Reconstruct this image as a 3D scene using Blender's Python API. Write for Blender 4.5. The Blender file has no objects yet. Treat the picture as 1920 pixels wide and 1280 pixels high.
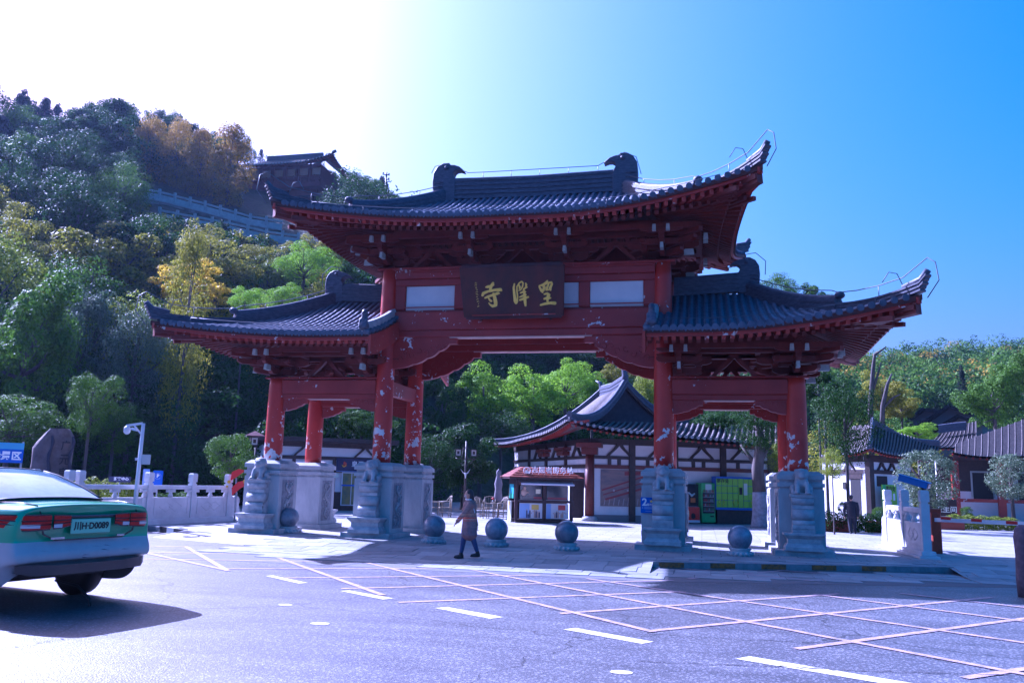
import bpy, bmesh, math, random
import numpy as np
from mathutils import Vector, Matrix, noise
PI = math.pi
rnd = random.Random(7)
scn = bpy.context.scene
COL = scn.collection

# ------------------------------------------------------------------ camera
CF = 1582.5
CC = Vector((4.9734, -23.0284, 1.6))
CR = Vector((0.9759465, 0.2165448, 0.0252327)); CU = Vector((0.01125, -0.1656102, 0.9861271)); CD = Vector((-0.2177195, 0.9621235, 0.1640628))
cam = bpy.data.cameras.new('camera'); camo = bpy.data.objects.new('camera', cam); COL.objects.link(camo)
cam.sensor_width = 36; cam.lens = CF / 1920 * 36; cam.clip_start = .1; cam.clip_end = 3000
m = Matrix.Identity(4)
for i in range(3):
    m[i][0] = CR[i]; m[i][1] = CU[i]; m[i][2] = -CD[i]; m[i][3] = CC[i]
camo.matrix_world = m
scn.camera = camo

# ------------------------------------------------------------------ light
SUN = Vector((-1.19, .60, 1)).normalized()
w = bpy.data.worlds.new('World'); scn.world = w; w.use_nodes = True
nt = w.node_tree; nt.nodes.clear()
sky = nt.nodes.new('ShaderNodeTexSky'); sky.sky_type = 'NISHITA'; sky.sun_disc = False
sky.sun_elevation = math.asin(SUN.z); sky.sun_rotation = math.atan2(SUN.x, SUN.y)
sky.air_density = 1.1; sky.dust_density = 8; sky.ozone_density = 2.2; sky.altitude = 300
hs = nt.nodes.new('ShaderNodeHueSaturation'); hs.inputs['Saturation'].default_value = 1.8; hs.inputs['Hue'].default_value = .466
bg = nt.nodes.new('ShaderNodeBackground'); bg.inputs[1].default_value = .06
wo = nt.nodes.new('ShaderNodeOutputWorld')
nt.links.new(sky.outputs[0], hs.inputs['Color']); nt.links.new(hs.outputs[0], bg.inputs[0]); nt.links.new(bg.outputs[0], wo.inputs[0])
sl = bpy.data.lights.new('sun', 'SUN'); sl.energy = 5; sl.angle = math.radians(.5); sl.color = (1, .92, .86)
so = bpy.data.objects.new('sun', sl); COL.objects.link(so); so.rotation_euler = SUN.to_track_quat('Z', 'Y').to_euler()
vs = scn.view_settings
scn.display_settings.display_device = 'sRGB'
vs.view_transform = 'Standard'; vs.look = 'None'; vs.gamma = 1; vs.use_curve_mapping = False; vs.exposure = 1.68
vs.use_white_balance = True; vs.white_balance_temperature = 4450; vs.white_balance_tint = 46
cy = scn.cycles
cy.max_bounces = 5; cy.diffuse_bounces = 2; cy.glossy_bounces = 2; cy.transmission_bounces = 3; cy.transparent_max_bounces = 6
cy.caustics_reflective = False; cy.caustics_refractive = False; cy.use_denoising = True
cy.sample_clamp_indirect = 6

# ------------------------------------------------------------------ pixel -> place (pixels of the 1920 x 1280 photograph)
def ray(x, y):
    return (CD * CF + CR * (x - 960) + CU * (640 - y)).normalized()
def G(x, y, z=0.0):
    d = ray(x, y); return CC + d * ((z - CC.z) / d.z)
def AT(x, y, dist):
    d = ray(x, y); return CC + d * (dist / math.hypot(d.x, d.y))
def YP(x, y, Y):
    d = ray(x, y); return CC + d * ((Y - CC.y) / d.y)

# ------------------------------------------------------------------ materials
MATS = {}
def mat(name, col, rough=.6, col2=None, scale=4, detail=4, bump=0, bscale=30, spec=.4, metal=0, trans=0, stretch=(1, 1, 1), thr=None, rand=0, emit=None, alpha=None, coat=0, co='Object', bdist=.01):
    """noise-mixed principled material"""
    M = bpy.data.materials.new(name); M.use_nodes = True; MATS[name] = M
    n = M.node_tree; N = n.nodes; L = n.links
    b = N['Principled BSDF']
    b.inputs['Roughness'].default_value = rough; b.inputs['Metallic'].default_value = metal
    b.inputs['Specular IOR Level'].default_value = spec; b.inputs['Coat Weight'].default_value = coat
    b.inputs['Base Color'].default_value = (*col, 1)
    tc = N.new('ShaderNodeTexCoord'); mp = N.new('ShaderNodeMapping'); mp.inputs['Scale'].default_value = stretch
    L.new(tc.outputs[co], mp.inputs[0])
    out = None
    if col2 is not None:
        t = N.new('ShaderNodeTexNoise'); t.inputs['Scale'].default_value = scale; t.inputs['Detail'].default_value = detail; t.inputs['Roughness'].default_value = .65
        L.new(mp.outputs[0], t.inputs['Vector'])
        r = N.new('ShaderNodeValToRGB')
        a, c = thr if thr else (.35, .65)
        r.color_ramp.elements[0].position = a; r.color_ramp.elements[0].color = (*col, 1)
        r.color_ramp.elements[1].position = c; r.color_ramp.elements[1].color = (*col2, 1)
        L.new(t.outputs[0], r.inputs[0]); out = r.outputs[0]
    if rand:
        oi = N.new('ShaderNodeObjectInfo'); mr = N.new('ShaderNodeMapRange'); mr.inputs[3].default_value = 1 - rand; mr.inputs[4].default_value = 1 + rand
        L.new(oi.outputs['Random'], mr.inputs[0])
        h = N.new('ShaderNodeHueSaturation'); L.new(mr.outputs[0], h.inputs['Value'])
        if out: L.new(out, h.inputs['Color'])
        else: h.inputs['Color'].default_value = (*col, 1)
        out = h.outputs[0]
    if out: L.new(out, b.inputs['Base Color'])
    if bump:
        t2 = N.new('ShaderNodeTexNoise'); t2.inputs['Scale'].default_value = bscale; t2.inputs['Detail'].default_value = 5
        L.new(mp.outputs[0], t2.inputs['Vector'])
        bp = N.new('ShaderNodeBump'); bp.inputs['Strength'].default_value = bump; bp.inputs['Distance'].default_value = bdist
        L.new(t2.outputs[0], bp.inputs['Height']); L.new(bp.outputs[0], b.inputs['Normal'])
    if trans:
        b.inputs['Transmission Weight'].default_value = trans
    if emit:
        b.inputs['Emission Color'].default_value = (*emit[0], 1); b.inputs['Emission Strength'].default_value = emit[1]
    return M

def peel(name, base, base2, chip, amount=.58, zlow=None, dens=1.7):
    """painted surface with flaked patches"""
    M = mat(name, base, .42, base2, 1.3, bump=.25, bscale=14, spec=.45)
    n = M.node_tree; N = n.nodes; L = n.links; b = N['Principled BSDF']
    src = b.inputs['Base Color'].links[0].from_socket
    tc = N.new('ShaderNodeTexCoord')
    a = N.new('ShaderNodeTexNoise'); a.inputs['Scale'].default_value = 7; a.inputs['Detail'].default_value = 6; a.inputs['Roughness'].default_value = .6
    c = N.new('ShaderNodeTexNoise'); c.inputs['Scale'].default_value = dens; c.inputs['Detail'].default_value = 2
    L.new(tc.outputs['Object'], a.inputs[0]); L.new(tc.outputs['Object'], c.inputs[0])
    mu = N.new('ShaderNodeMath'); mu.operation = 'MULTIPLY_ADD'; mu.inputs[1].default_value = .75
    L.new(c.outputs[0], mu.inputs[0]); L.new(a.outputs[0], mu.inputs[2])
    val = mu.outputs[0]
    if zlow is not None:
        sx = N.new('ShaderNodeSeparateXYZ'); L.new(tc.outputs['Object'], sx.inputs[0])
        mr = N.new('ShaderNodeMapRange'); mr.inputs[1].default_value = zlow[0]; mr.inputs[2].default_value = zlow[1]; mr.inputs[3].default_value = zlow[2]; mr.inputs[4].default_value = zlow[3]
        L.new(sx.outputs[2], mr.inputs[0])
        ad = N.new('ShaderNodeMath'); ad.operation = 'ADD'; L.new(val, ad.inputs[0]); L.new(mr.outputs[0], ad.inputs[1]); val = ad.outputs[0]
    st = N.new('ShaderNodeMapRange'); st.inputs[1].default_value = .5 + amount * .75; st.inputs[2].default_value = .5 + amount * .75 + .02
    L.new(val, st.inputs[0])
    mx = N.new('ShaderNodeMix'); mx.data_type = 'RGBA'
    L.new(st.outputs[0], mx.inputs[0]); L.new(src, mx.inputs[6]); mx.inputs[7].default_value = (*chip, 1)
    L.new(mx.outputs[2], b.inputs['Base Color'])
    return M

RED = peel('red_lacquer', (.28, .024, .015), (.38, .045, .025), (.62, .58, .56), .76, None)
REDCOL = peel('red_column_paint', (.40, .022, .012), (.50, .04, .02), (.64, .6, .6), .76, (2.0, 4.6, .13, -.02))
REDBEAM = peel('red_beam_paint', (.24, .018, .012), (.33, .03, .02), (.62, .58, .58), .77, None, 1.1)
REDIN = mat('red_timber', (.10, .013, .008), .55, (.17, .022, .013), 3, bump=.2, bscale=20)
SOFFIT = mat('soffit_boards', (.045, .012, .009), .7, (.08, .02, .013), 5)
NOSE = mat('pale_bracket_tip', (.34, .42, .40), .6, (.5, .55, .53), 9)
TILE = mat('grey_roof_tile', (.055, .07, .105), .55, (.11, .13, .18), 3.5, 6, bump=.4, bscale=40, spec=.4)
TILEB = mat('tile_bed', (.035, .045, .075), .6, (.08, .095, .13), 5, 5, bump=.5, bscale=40)
RIDGE = mat('ridge_tile', (.035, .04, .065), .55, (.10, .11, .15), 6, 6, bump=.4, bscale=30, stretch=(1, 1, 5))
STONE = mat('pale_granite', (.30, .31, .33), .7, (.44, .44, .45), 2.2, 6, bump=.5, bscale=40, stretch=(1, 1, .4))
STONE2 = mat('weathered_granite', (.27, .28, .31), .75, (.46, .45, .46), 4.5, 8, bump=.8, bscale=26)
CARVE = mat('carved_stone', (.15, .155, .18), .8, (.27, .27, .3), 8, bump=.8, bscale=30)
MARBLE = mat('white_marble', (.50, .50, .53), .55, (.66, .65, .67), 1.5, 6, bump=.25, bscale=25)
BALL = mat('polished_dark_stone', (.10, .115, .16), .3, (.24, .25, .29), 5, 8, bump=.1, bscale=60, spec=.6, rand=.25)
WIRE = mat('lightning_wire', (.12, .13, .15), .5, metal=.2)
GOLD = mat('gold_leaf', (.90, .56, .05), .4, (.95, .66, .1), 20, metal=0, spec=.6)
PLAQ = mat('dark_plaque_wood', (.035, .009, .008), .4, (.09, .015, .010), 2.2, 6, bump=.3, bscale=20, stretch=(1, 1, .5))
WHITE = mat('white_plaster', (.72, .71, .73), .8, (.62, .62, .65), 1.2, 5, bump=.1)
DARKWOOD = mat('dark_timber', (.03, .022, .022), .5, (.055, .035, .03), 6)
DKRED = mat('dark_red_column', (.11, .025, .02), .5, (.15, .035, .025), 4)
BLACK = mat('black_rubber', (.015, .015, .017), .6)
GLASSD = mat('dark_glass', (.02, .03, .045), .08, spec=.8)
def flat(name, col, rough=.5, **k): return MATS.get(name) or mat(name, col, rough, **k)

# ------------------------------------------------------------------ mesh builder
class MB:
    def __init__(s): s.v = []; s.f = []; s.m = []; s.s = []; s.cm = 0; s.sm = False
    def add(s, vs, fs, smooth=None, mi=None):
        o = len(s.v); s.v.extend([tuple(v) for v in vs])
        for f in fs: s.f.append(tuple(i + o for i in f)); s.m.append(s.cm if mi is None else mi); s.s.append(s.sm if smooth is None else smooth)
        return s
    def box(s, c, d, rz=0, M=None, taper=None, mi=None):
        x, y, z = [a / 2 for a in d]
        t = taper or 1
        P = [(-x, -y, -z), (x, -y, -z), (x, y, -z), (-x, y, -z), (-x * t, -y * t, z), (x * t, -y * t, z), (x * t, y * t, z), (-x * t, y * t, z)]
        if M is None:
            cs, sn = math.cos(rz), math.sin(rz)
            P = [(c[0] + a * cs - b * sn, c[1] + a * sn + b * cs, c[2] + e) for a, b, e in P]
        else:
            P = [tuple(M @ Vector((c[0] + a, c[1] + b, c[2] + e))) for a, b, e in P]
        return s.add(P, [(0, 3, 2, 1), (4, 5, 6, 7), (0, 1, 5, 4), (1, 2, 6, 5), (2, 3, 7, 6), (3, 0, 4, 7)], False, mi)
    def box2(s, a, b, mi=None):
        return s.box([(a[i] + b[i]) / 2 for i in range(3)], [abs(b[i] - a[i]) for i in range(3)], mi=mi)
    def beam(s, a, b, w, h, mi=None, up=None):
        a = Vector(a); b = Vector(b); d = (b - a).normalized(); u = Vector(up or (0, 0, 1)); r = d.cross(u)
        if r.length < 1e-4: r = Vector((1, 0, 0))
        r.normalize(); u = r.cross(d)
        P = []
        for p in (a, b):
            for i, j in ((-1, -1), (1, -1), (1, 1), (-1, 1)): P.append(p + r * i * w / 2 + u * j * h / 2)
        return s.add(P, [(0, 1, 2, 3), (7, 6, 5, 4), (0, 4, 5, 1), (1, 5, 6, 2), (2, 6, 7, 3), (3, 7, 4, 0)], False, mi)
    def tube(s, pts, r, n=8, caps=True, mi=None, smooth=True):
        pts = [Vector(p) for p in pts]; R = r if isinstance(r, (list, tuple)) else [r] * len(pts)
        V = []; F = []
        pu = None
        for i, p in enumerate(pts):
            d = (pts[min(i + 1, len(pts) - 1)] - pts[max(i - 1, 0)]).normalized()
            if pu is None:
                a = Vector((0, 0, 1)) if abs(d.z) < .9 else Vector((1, 0, 0)); u = d.cross(a).normalized()
            else:
                u = (pu - d * pu.dot(d)).normalized()
            pu = u; v = d.cross(u)
            for k in range(n):
                t = 2 * PI * k / n; V.append(p + (u * math.cos(t) + v * math.sin(t)) * R[i])
        for i in range(len(pts) - 1):
            for k in range(n):
                a = i * n + k; b = i * n + (k + 1) % n; F.append((a, b, b + n, a + n))
        if caps: F.append(tuple(range(n))[::-1]); F.append(tuple(range((len(pts) - 1) * n, len(pts) * n)))
        return s.add(V, F, smooth, mi)
    def lathe(s, prof, c=(0, 0, 0), n=24, mi=None, smooth=True, rot=0):
        V = []; F = []
        for r, z in prof:
            for k in range(n): t = 2 * PI * k / n + rot; V.append((c[0] + r * math.cos(t), c[1] + r * math.sin(t), c[2] + z))
        for i in range(len(prof) - 1):
            for k in range(n): a = i * n + k; b = i * n + (k + 1) % n; F.append((a, b, b + n, a + n))
        F.append(tuple(range(n))[::-1]); F.append(tuple(range((len(prof) - 1) * n, len(prof) * n)))
        return s.add(V, F, smooth, mi)
    def prism(s, poly, d, M=None, mi=None):
        """poly in local XZ extruded along local Y by +-d/2"""
        n = len(poly); V = [(x, -d / 2, z) for x, z in poly] + [(x, d / 2, z) for x, z in poly]
        if M is not None: V = [M @ Vector(v) for v in V]
        F = [tuple(range(n)), tuple(range(2 * n - 1, n - 1, -1))] + [(i, i + n, (i + 1) % n + n, (i + 1) % n) for i in range(n)]
        return s.add(V, F, False, mi)
    def grid(s, P, mi=None, smooth=True):
        nu = len(P); nv = len(P[0]); V = [p for r in P for p in r]
        F = [(i * nv + j, (i + 1) * nv + j, (i + 1) * nv + j + 1, i * nv + j + 1) for i in range(nu - 1) for j in range(nv - 1)]
        return s.add(V, F, smooth, mi)
    def sphere(s, c, r, nu=16, nv=10, mi=None):
        r = r if isinstance(r, (tuple, list)) else (r, r, r)
        V = []; F = []
        for j in range(1, nv):
            t = PI * j / nv
            for i in range(nu): a = 2 * PI * i / nu; V.append((c[0] + r[0] * math.sin(t) * math.cos(a), c[1] + r[1] * math.sin(t) * math.sin(a), c[2] + r[2] * math.cos(t)))
        for j in range(nv - 2):
            for i in range(nu): a = j * nu + i; b = j * nu + (i + 1) % nu; F.append((a, a + nu, b + nu, b))
        V.append((c[0], c[1], c[2] + r[2])); V.append((c[0], c[1], c[2] - r[2])); k = len(V)
        for i in range(nu): F.append((k - 2, i, (i + 1) % nu)); F.append((k - 1, (nv - 2) * nu + (i + 1) % nu, (nv - 2) * nu + i))
        return s.add(V, F, True, mi)
    def quad(s, a, b, c, d, mi=None): return s.add([a, b, c, d], [(0, 1, 2, 3)], False, mi)
    def mesh(s, name, mats):
        me = bpy.data.meshes.new(name); me.from_pydata(s.v, [], s.f)
        for mm in (mats if isinstance(mats, (list, tuple)) else [mats]): me.materials.append(mm)
        me.polygons.foreach_set('material_index', s.m); me.polygons.foreach_set('use_smooth', s.s); me.update()
        return me
    def build(s, name, mats, parent=None, loc=None, rz=0, fix=True):
        me = s.mesh(name, mats)
        if fix: fixn(me)
        return link(name, me, parent, loc, rz)
def fixn(me):
    b = bmesh.new(); b.from_mesh(me); bmesh.ops.recalc_face_normals(b, faces=b.faces); b.to_mesh(me); b.free()
def link(name, me, parent=None, loc=None, rz=0, scale=None):
    o = bpy.data.objects.new(name, me); COL.objects.link(o)
    if parent: o.parent = parent
    if loc is not None: o.location = loc
    if rz: o.rotation_euler = (0, 0, rz)
    if scale: o.scale = scale if isinstance(scale, (tuple, list)) else (scale,) * 3
    return o
def tag(o, label=None, cat=None, group=None, kind=None):
    if label: o['label'] = label
    if cat: o['category'] = cat
    if group: o['group'] = group
    if kind: o['kind'] = kind
    return o
def thing(name, label, cat, loc=(0, 0, 0), rz=0, group=None):
    o = bpy.data.objects.new(name, None); COL.objects.link(o); o.location = loc; o.rotation_euler = (0, 0, rz); o.empty_display_size = .3
    return tag(o, label, cat, group)
def copy_tree(o, parent=None):
    c = o.copy(); COL.objects.link(c)
    if parent: c.parent = parent
    for ch in list(o.children): copy_tree(ch, c)
    return c
def bevel(o, w=.01, seg=1):
    b = o.modifiers.new('bevel', 'BEVEL'); b.width = w; b.segments = seg; b.limit_method = 'ANGLE'; return o
def text(body, size, mt, M, parent, name='lettering', ex=.004, bold=0, align='CENTER', track=1.0, wid=None):
    """lettering as a mesh; M maps text XY plane"""
    c = bpy.data.curves.new(name, 'FONT'); c.body = body; c.size = size; c.extrude = ex; c.align_x = align; c.align_y = 'CENTER'; c.offset = bold; c.space_character = track
    c.resolution_u = 3
    o = bpy.data.objects.new(name, c); COL.objects.link(o); bpy.context.view_layer.update()
    me = bpy.data.meshes.new_from_object(o.evaluated_get(bpy.context.evaluated_depsgraph_get()))
    bpy.data.objects.remove(o); bpy.data.curves.remove(c)
    if wid:
        xs = [v.co.x for v in me.vertices]; k = wid / (max(xs) - min(xs)); me.transform(Matrix.Diagonal((k, k, 1, 1)))
    me.materials.clear(); me.materials.append(mt); me.transform(M)
    return link(name, me, parent)
def face(p, n, up=(0, 0, 1)):
    """matrix: local x right, y up, z out along n at p"""
    n = Vector(n).normalized(); u = Vector(up); x = u.cross(n).normalized(); y = n.cross(x)
    M = Matrix.Identity(4)
    for i in range(3): M[i][0] = x[i]; M[i][1] = y[i]; M[i][2] = n[i]; M[i][3] = p[i]
    return M
def blob(name, prims, vox, mats, smooth=2, parent=None, loc=None):
    """one continuous body: union of ellipsoids / tapered limbs, remeshed"""
    b = MB()
    for p in prims:
        if p[0] == 'e': b.sphere(p[1], p[2], 14, 10)
        elif p[0] == 'c':
            a, c, r1, r2 = Vector(p[1]), Vector(p[2]), p[3], p[4]
            n = 5; b.tube([a + (c - a) * i / n for i in range(n + 1)], [r1 + (r2 - r1) * i / n for i in range(n + 1)], 10)
            b.sphere(a, r1, 10, 8); b.sphere(c, r2, 10, 8)
        elif p[0] == 'b': b.box(p[1], p[2])
    o = b.build(name, mats, parent, loc)
    md = o.modifiers.new('r', 'REMESH'); md.mode = 'VOXEL'; md.voxel_size = vox; md.use_smooth_shade = True
    if smooth: ms = o.modifiers.new('s', 'SMOOTH'); ms.iterations = smooth; ms.factor = .5
    bpy.context.view_layer.update()
    me = bpy.data.meshes.new_from_object(o.evaluated_get(bpy.context.evaluated_depsgraph_get())); o.modifiers.clear(); o.data = me
    for pl in me.polygons: pl.use_smooth = True
    return o
# ================================================================== THE GATE
W_, O_, DP, HP, HL, HB, HT = 3.99, 7.39, 2.68, 2.03, 4.43, 5.655, 7.67
YC = DP / 2
gate = thing('temple_gate', 'red timber temple gate with three upturned grey tile roofs on carved stone plinths', 'gate')

class Roof:
    """hip roof with curved slopes; x measured from the gate's middle"""
    def __init__(s, xout, xr, B, ze, zr, h, Rx, fl, xin=None, Ry=3.4, lk=1.0):
        s.lk = lk
        s.xout, s.xr, s.B, s.ze, s.zr, s.h, s.Rx, s.fl, s.xin, s.Ry = xout, xr, B, ze, zr, h, Rx, fl, xin, Ry
    def S(s, x, y, dz=0):
        """undisplaced x, y (y from YC-B to YC+B) -> point"""
        ax = abs(x); sg = 1 if x >= 0 else -1
        ey = s.B - abs(y - YC); ex = s.xout - ax; sy = -1 if y < YC else 1
        d = min(ey / s.B, ex / (s.xout - s.xr)); d = max(0, min(1, d))
        a = max(0, 1 - ex / s.Rx); b = max(0, 1 - ey / s.Ry)
        c = (a ** 2.0) * (b ** 1.6) if a > 0 and b > 0 else 0
        z = s.ze + (s.zr - s.ze) * (.60 * d + .40 * d * d) + s.h * c * (s.lk if x < 0 else 1)
        return Vector((x + sg * s.fl * a * a * b * b, y + sy * s.fl * a * a * b * b, z + dz))

def roll_mesh(mb, pts, right, r=.062, step=.2, drip=True):
    """one run of barrel tiles from eave (pts[0]) upward, with round end tile and drip tile"""
    right = Vector(right); V = []; F = []; n = 6; rings = []
    for i, p in enumerate(pts):
        rings.append((p, r * (1.12 if i % 2 == 0 else .95)))
    for p, q in rings:
        for k in range(n + 1):
            t = PI * k / n; V.append(p + right * q * math.cos(t) + Vector((0, 0, q * math.sin(t) * 1.05 - .004)))
    for i in range(len(rings) - 1):
        for k in range(n): a = i * (n + 1) + k; F.append((a, a + 1, a + n + 2, a + n + 1))
    mb.add(V, F, True)
    d = (pts[0] - pts[1]).normalized(); d.z = 0
    if d.length < .01: return
    d.normalize(); c = pts[0] + d * .012 + Vector((0, 0, .01)); up = Vector((0, 0, 1))
    for rr, off, mi in ((.082, 0, 0), (.056, .012, 0)):
        V = [c + d * off + right * rr * math.cos(2 * PI * k / 12) + up * rr * math.sin(2 * PI * k / 12) for k in range(12)]
        V2 = [v - d * .035 for v in V]
        mb.add(V + V2, [tuple(range(12))] + [(k, (k + 1) % 12, (k + 1) % 12 + 12, k + 12) for k in range(12)], False)
    if drip:
        b = pts[0] + right * step / 2 + d * .01
        w = step / 2 - .05
        P = [b + right * -w + up * .015, b + right * w + up * .015, b + right * w * .8 + up * -.05, b + up * -.1, b - right * w * .8 + up * -.05]
        mb.add(P + [p - d * .025 for p in P], [(0, 1, 2, 3, 4), (9, 8, 7, 6, 5)] + [(k, k + 5, (k + 1) % 5 + 5, (k + 1) % 5) for k in range(5)], False)

def sweep(mb, path, prof, mi=None, smooth=False):
    """prof (side, up) swept vertical along path"""
    V = []; n = len(prof)
    for i, p in enumerate(path):
        d = (path[min(i + 1, len(path) - 1)] - path[max(i - 1, 0)]); d.z = 0; d.normalize(); r = Vector((d.y, -d.x, 0))
        for a, b in prof: V.append(p + r * a + Vector((0, 0, b)))
    F = [(i * n + k, i * n + (k + 1) % n, (i + 1) * n + (k + 1) % n, (i + 1) * n + k) for i in range(len(path) - 1) for k in range(n)]
    F += [tuple(range(n)), tuple(range(len(V) - 1, len(V) - n - 1, -1))]
    mb.add(V, F, smooth, mi)

def ridge_prof(h, w=.13, lay=6):
    """stacked thin tile courses under a barrel cap"""
    R = []; dz = h / lay
    for i in range(lay):
        R += [(w + (.028 if i % 2 == 0 else 0), i * dz), (w + (.028 if i % 2 == 0 else 0), (i + 1) * dz)]
    L = [(-a, b) for a, b in R][::-1]
    cap = [(.085 * math.cos(t), h + .085 * math.sin(t)) for t in (PI * k / 6 for k in range(7))]
    return R + cap + L

def build_roof(R, name, x0, x1, twolayers, hips):
    """x0..x1 eave extent; hips = signs of hipped ends"""
    sides = []
    body = MB(); yf = YC - R.B; yb = YC + R.B; NX = 70
    xs = [x0 + (x1 - x0) * i / NX for i in range(NX + 1)]
    def dmax(x):
        sx = 1 if x >= 0 else -1
        return min(1, (R.xout - abs(x)) / (R.xout - R.xr)) if sx in hips else 1
    for sy in (0, 1):
        P = []
        for x in xs:
            t1 = dmax(x); P.append([R.S(x, (yf + R.B * t1 * j / 12) if sy == 0 else (yb - R.B * t1 * j / 12)) for j in range(13)])
        body.grid(P, 0, True)
        P2 = [[p - Vector((0, 0, .13)) for p in r] for r in P]; body.grid(P2, 1, True)
        # closing strips: eave edge and gable
        body.grid([[r[0] for r in P], [r[0] for r in P2]], 1, False)
        if x0 > 0 or x1 < 0:
            k = 0 if x0 > 0 else -1
            body.grid([P[k], P2[k]], 1, False)
    for sx in hips:
        P = []
        for i in range(41):
            y = yf + (yb - yf) * i / 40; t1 = min(1, (R.B - abs(y - YC)) / R.B)
            P.append([R.S(sx * (R.xout - (R.xout - R.xr) * t1 * j / 12), y) for j in range(13)])
        body.grid(P, 0, True); P2 = [[p - Vector((0, 0, .13)) for p in r] for r in P]; body.grid(P2, 1, True)
        body.grid([[r[0] for r in P], [r[0] for r in P2]], 1, False)
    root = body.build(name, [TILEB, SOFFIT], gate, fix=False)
    # barrel tile rows
    st = .2; other = MB()
    def run(x, y, kind, sx=1):
        pts = []
        if kind in ('f', 'b'):
            L = R.B * dmax(x); n = max(2, int(L / .14)); s_ = 1 if kind == 'f' else -1; y0 = yf if kind == 'f' else yb
            pts = [R.S(x, y0 + s_ * L * i / n) for i in range(n + 1)]
        else:
            t1 = (R.B - abs(y - YC)) / R.B; L = (R.xout - R.xr) * t1; n = max(2, int(L / .14))
            pts = [R.S(sx * (R.xout - L * i / n), y) for i in range(n + 1)]
        return pts
    n = int((x1 - x0 - .1) / st)
    off = (x1 - x0 - n * st) / 2
    for i in range(n + 1):
        x = x0 + off + i * st
        if abs(x) > R.xout - .12 and (1 if x > 0 else -1) in hips: continue
        mb = MB(); roll_mesh(mb, run(x, 0, 'f'), (1, 0, 0)); mb.build('tile_row', TILE, root, fix=False)
        roll_mesh(other, run(x, 0, 'b'), (-1, 0, 0))
    for sx in hips:
        m_ = int(2 * R.B / st)
        for i in range(1, m_):
            y = yf + 2 * R.B * i / m_
            roll_mesh(other, run(0, y, 's', sx), (0, sx, 0))
    o = other.build('rear_tile_rows', TILE, root, fix=False); o['kind'] = 'stuff'
    # ------- eave board, rafters
    EF = [R.S(x, yf) for x in xs]; EB = [R.S(x, yb) for x in xs]
    lines = [EF, EB] + [[R.S(sx * R.xout, yf + (yb - yf) * i / 40) for i in range(41)] for sx in hips]
    eb = MB()
    for k, E in enumerate(lines):
        E2 = []
        for p in E:
            q = p.copy(); c = Vector((0, YC, 0))
            if k == 0: q.y += .09
            elif k == 1: q.y -= .09
            else: q.x -= .09 * (1 if q.x > 0 else -1)
            E2.append(q)
        sweep(eb, E2, [(-.03, -.20), (.03, -.20), (.03, -.075), (-.03, -.075)])
    eb.build('eave_board', RED, root)
    raf = MB(); CL = W_ if R.xin is None else O_
    def rafters(layer, front):
        """yield (start, end) pairs"""
        ins, dz, ln = ((.13, -.262, 1.0) if layer == 0 else (.50, -.40, 2.6))
        n = int((x1 - x0) / .2)
        for i in range(n + 1):
            x = x0 + (x1 - x0 - n * .2) / 2 + i * .2
            for ff in (0, 1):
                y0, s_ = (yf, 1) if ff == 0 else (yb, -1)
                ex = abs(x) - (CL - .3); sg = 1 if x > 0 else -1
                if ex > 0 and sg in hips:
                    k = ex / (R.xout - CL + .3); xi = sg * (CL - .3 + ex * (1 - .62 * min(1, ln / 2.6) * 1.0))
                    a = R.S(x, y0 + s_ * ins * (1 + .2 * k)); b = R.S(xi if layer else x + (xi - x) * .5, y0 + s_ * min(ln, 2.3))
                else:
                    a = R.S(x, y0 + s_ * ins); b = R.S(x, y0 + s_ * ln)
                yield ff, a + Vector((0, 0, dz)), b + Vector((0, 0, dz + (.0 if layer == 0 else .02)))
        for sx in hips:
            m_ = int(2 * R.B / .2)
            for i in range(m_ + 1):
                y = yf + 2 * R.B * i / m_; ey = abs(y - YC) - (YC - .3 + .3)
                yi = y if ey <= 0 else YC + (1 if y > YC else -1) * (YC + ey * .3)
                lx = 1.0 if layer == 0 else (R.xout - CL + .2)
                if layer == 0 and ey > 0: yi = y + (yi - y) * .5
                a = R.S(sx * (R.xout - ins), y); b = R.S(sx * (R.xout - min(lx, R.xout - R.xr - .1)), yi)
                yield 2, a + Vector((0, 0, dz)), b + Vector((0, 0, dz))
    for layer in (0, 1):
        for ff, a, b in rafters(layer, True):
            if (a - b).length < .1: continue
            if ff == 0:
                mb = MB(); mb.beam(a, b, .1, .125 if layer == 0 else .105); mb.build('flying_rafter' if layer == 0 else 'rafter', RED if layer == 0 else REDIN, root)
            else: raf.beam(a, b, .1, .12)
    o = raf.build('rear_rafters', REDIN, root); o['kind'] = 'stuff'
    # hip beams
    for sx in hips:
        for y0, s_, cy_ in ((yf, 1, 0), (yb, -1, DP)):
            hb = MB(); tip = R.S(sx * (R.xout - .05), y0 + s_ * .05) + Vector((0, 0, -.3)); inn = Vector((sx * CL, cy_, R.ze + .38))
            mid = tip.lerp(inn, .45); mid.z = R.S(sx * (R.xout - .9), y0 + s_ * .9).z - .32
            hb.beam(tip, mid, .2, .26); hb.beam(mid, inn, .22, .28)
            hb.build('hip_beam', REDIN, root)
    return root, xs

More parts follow.
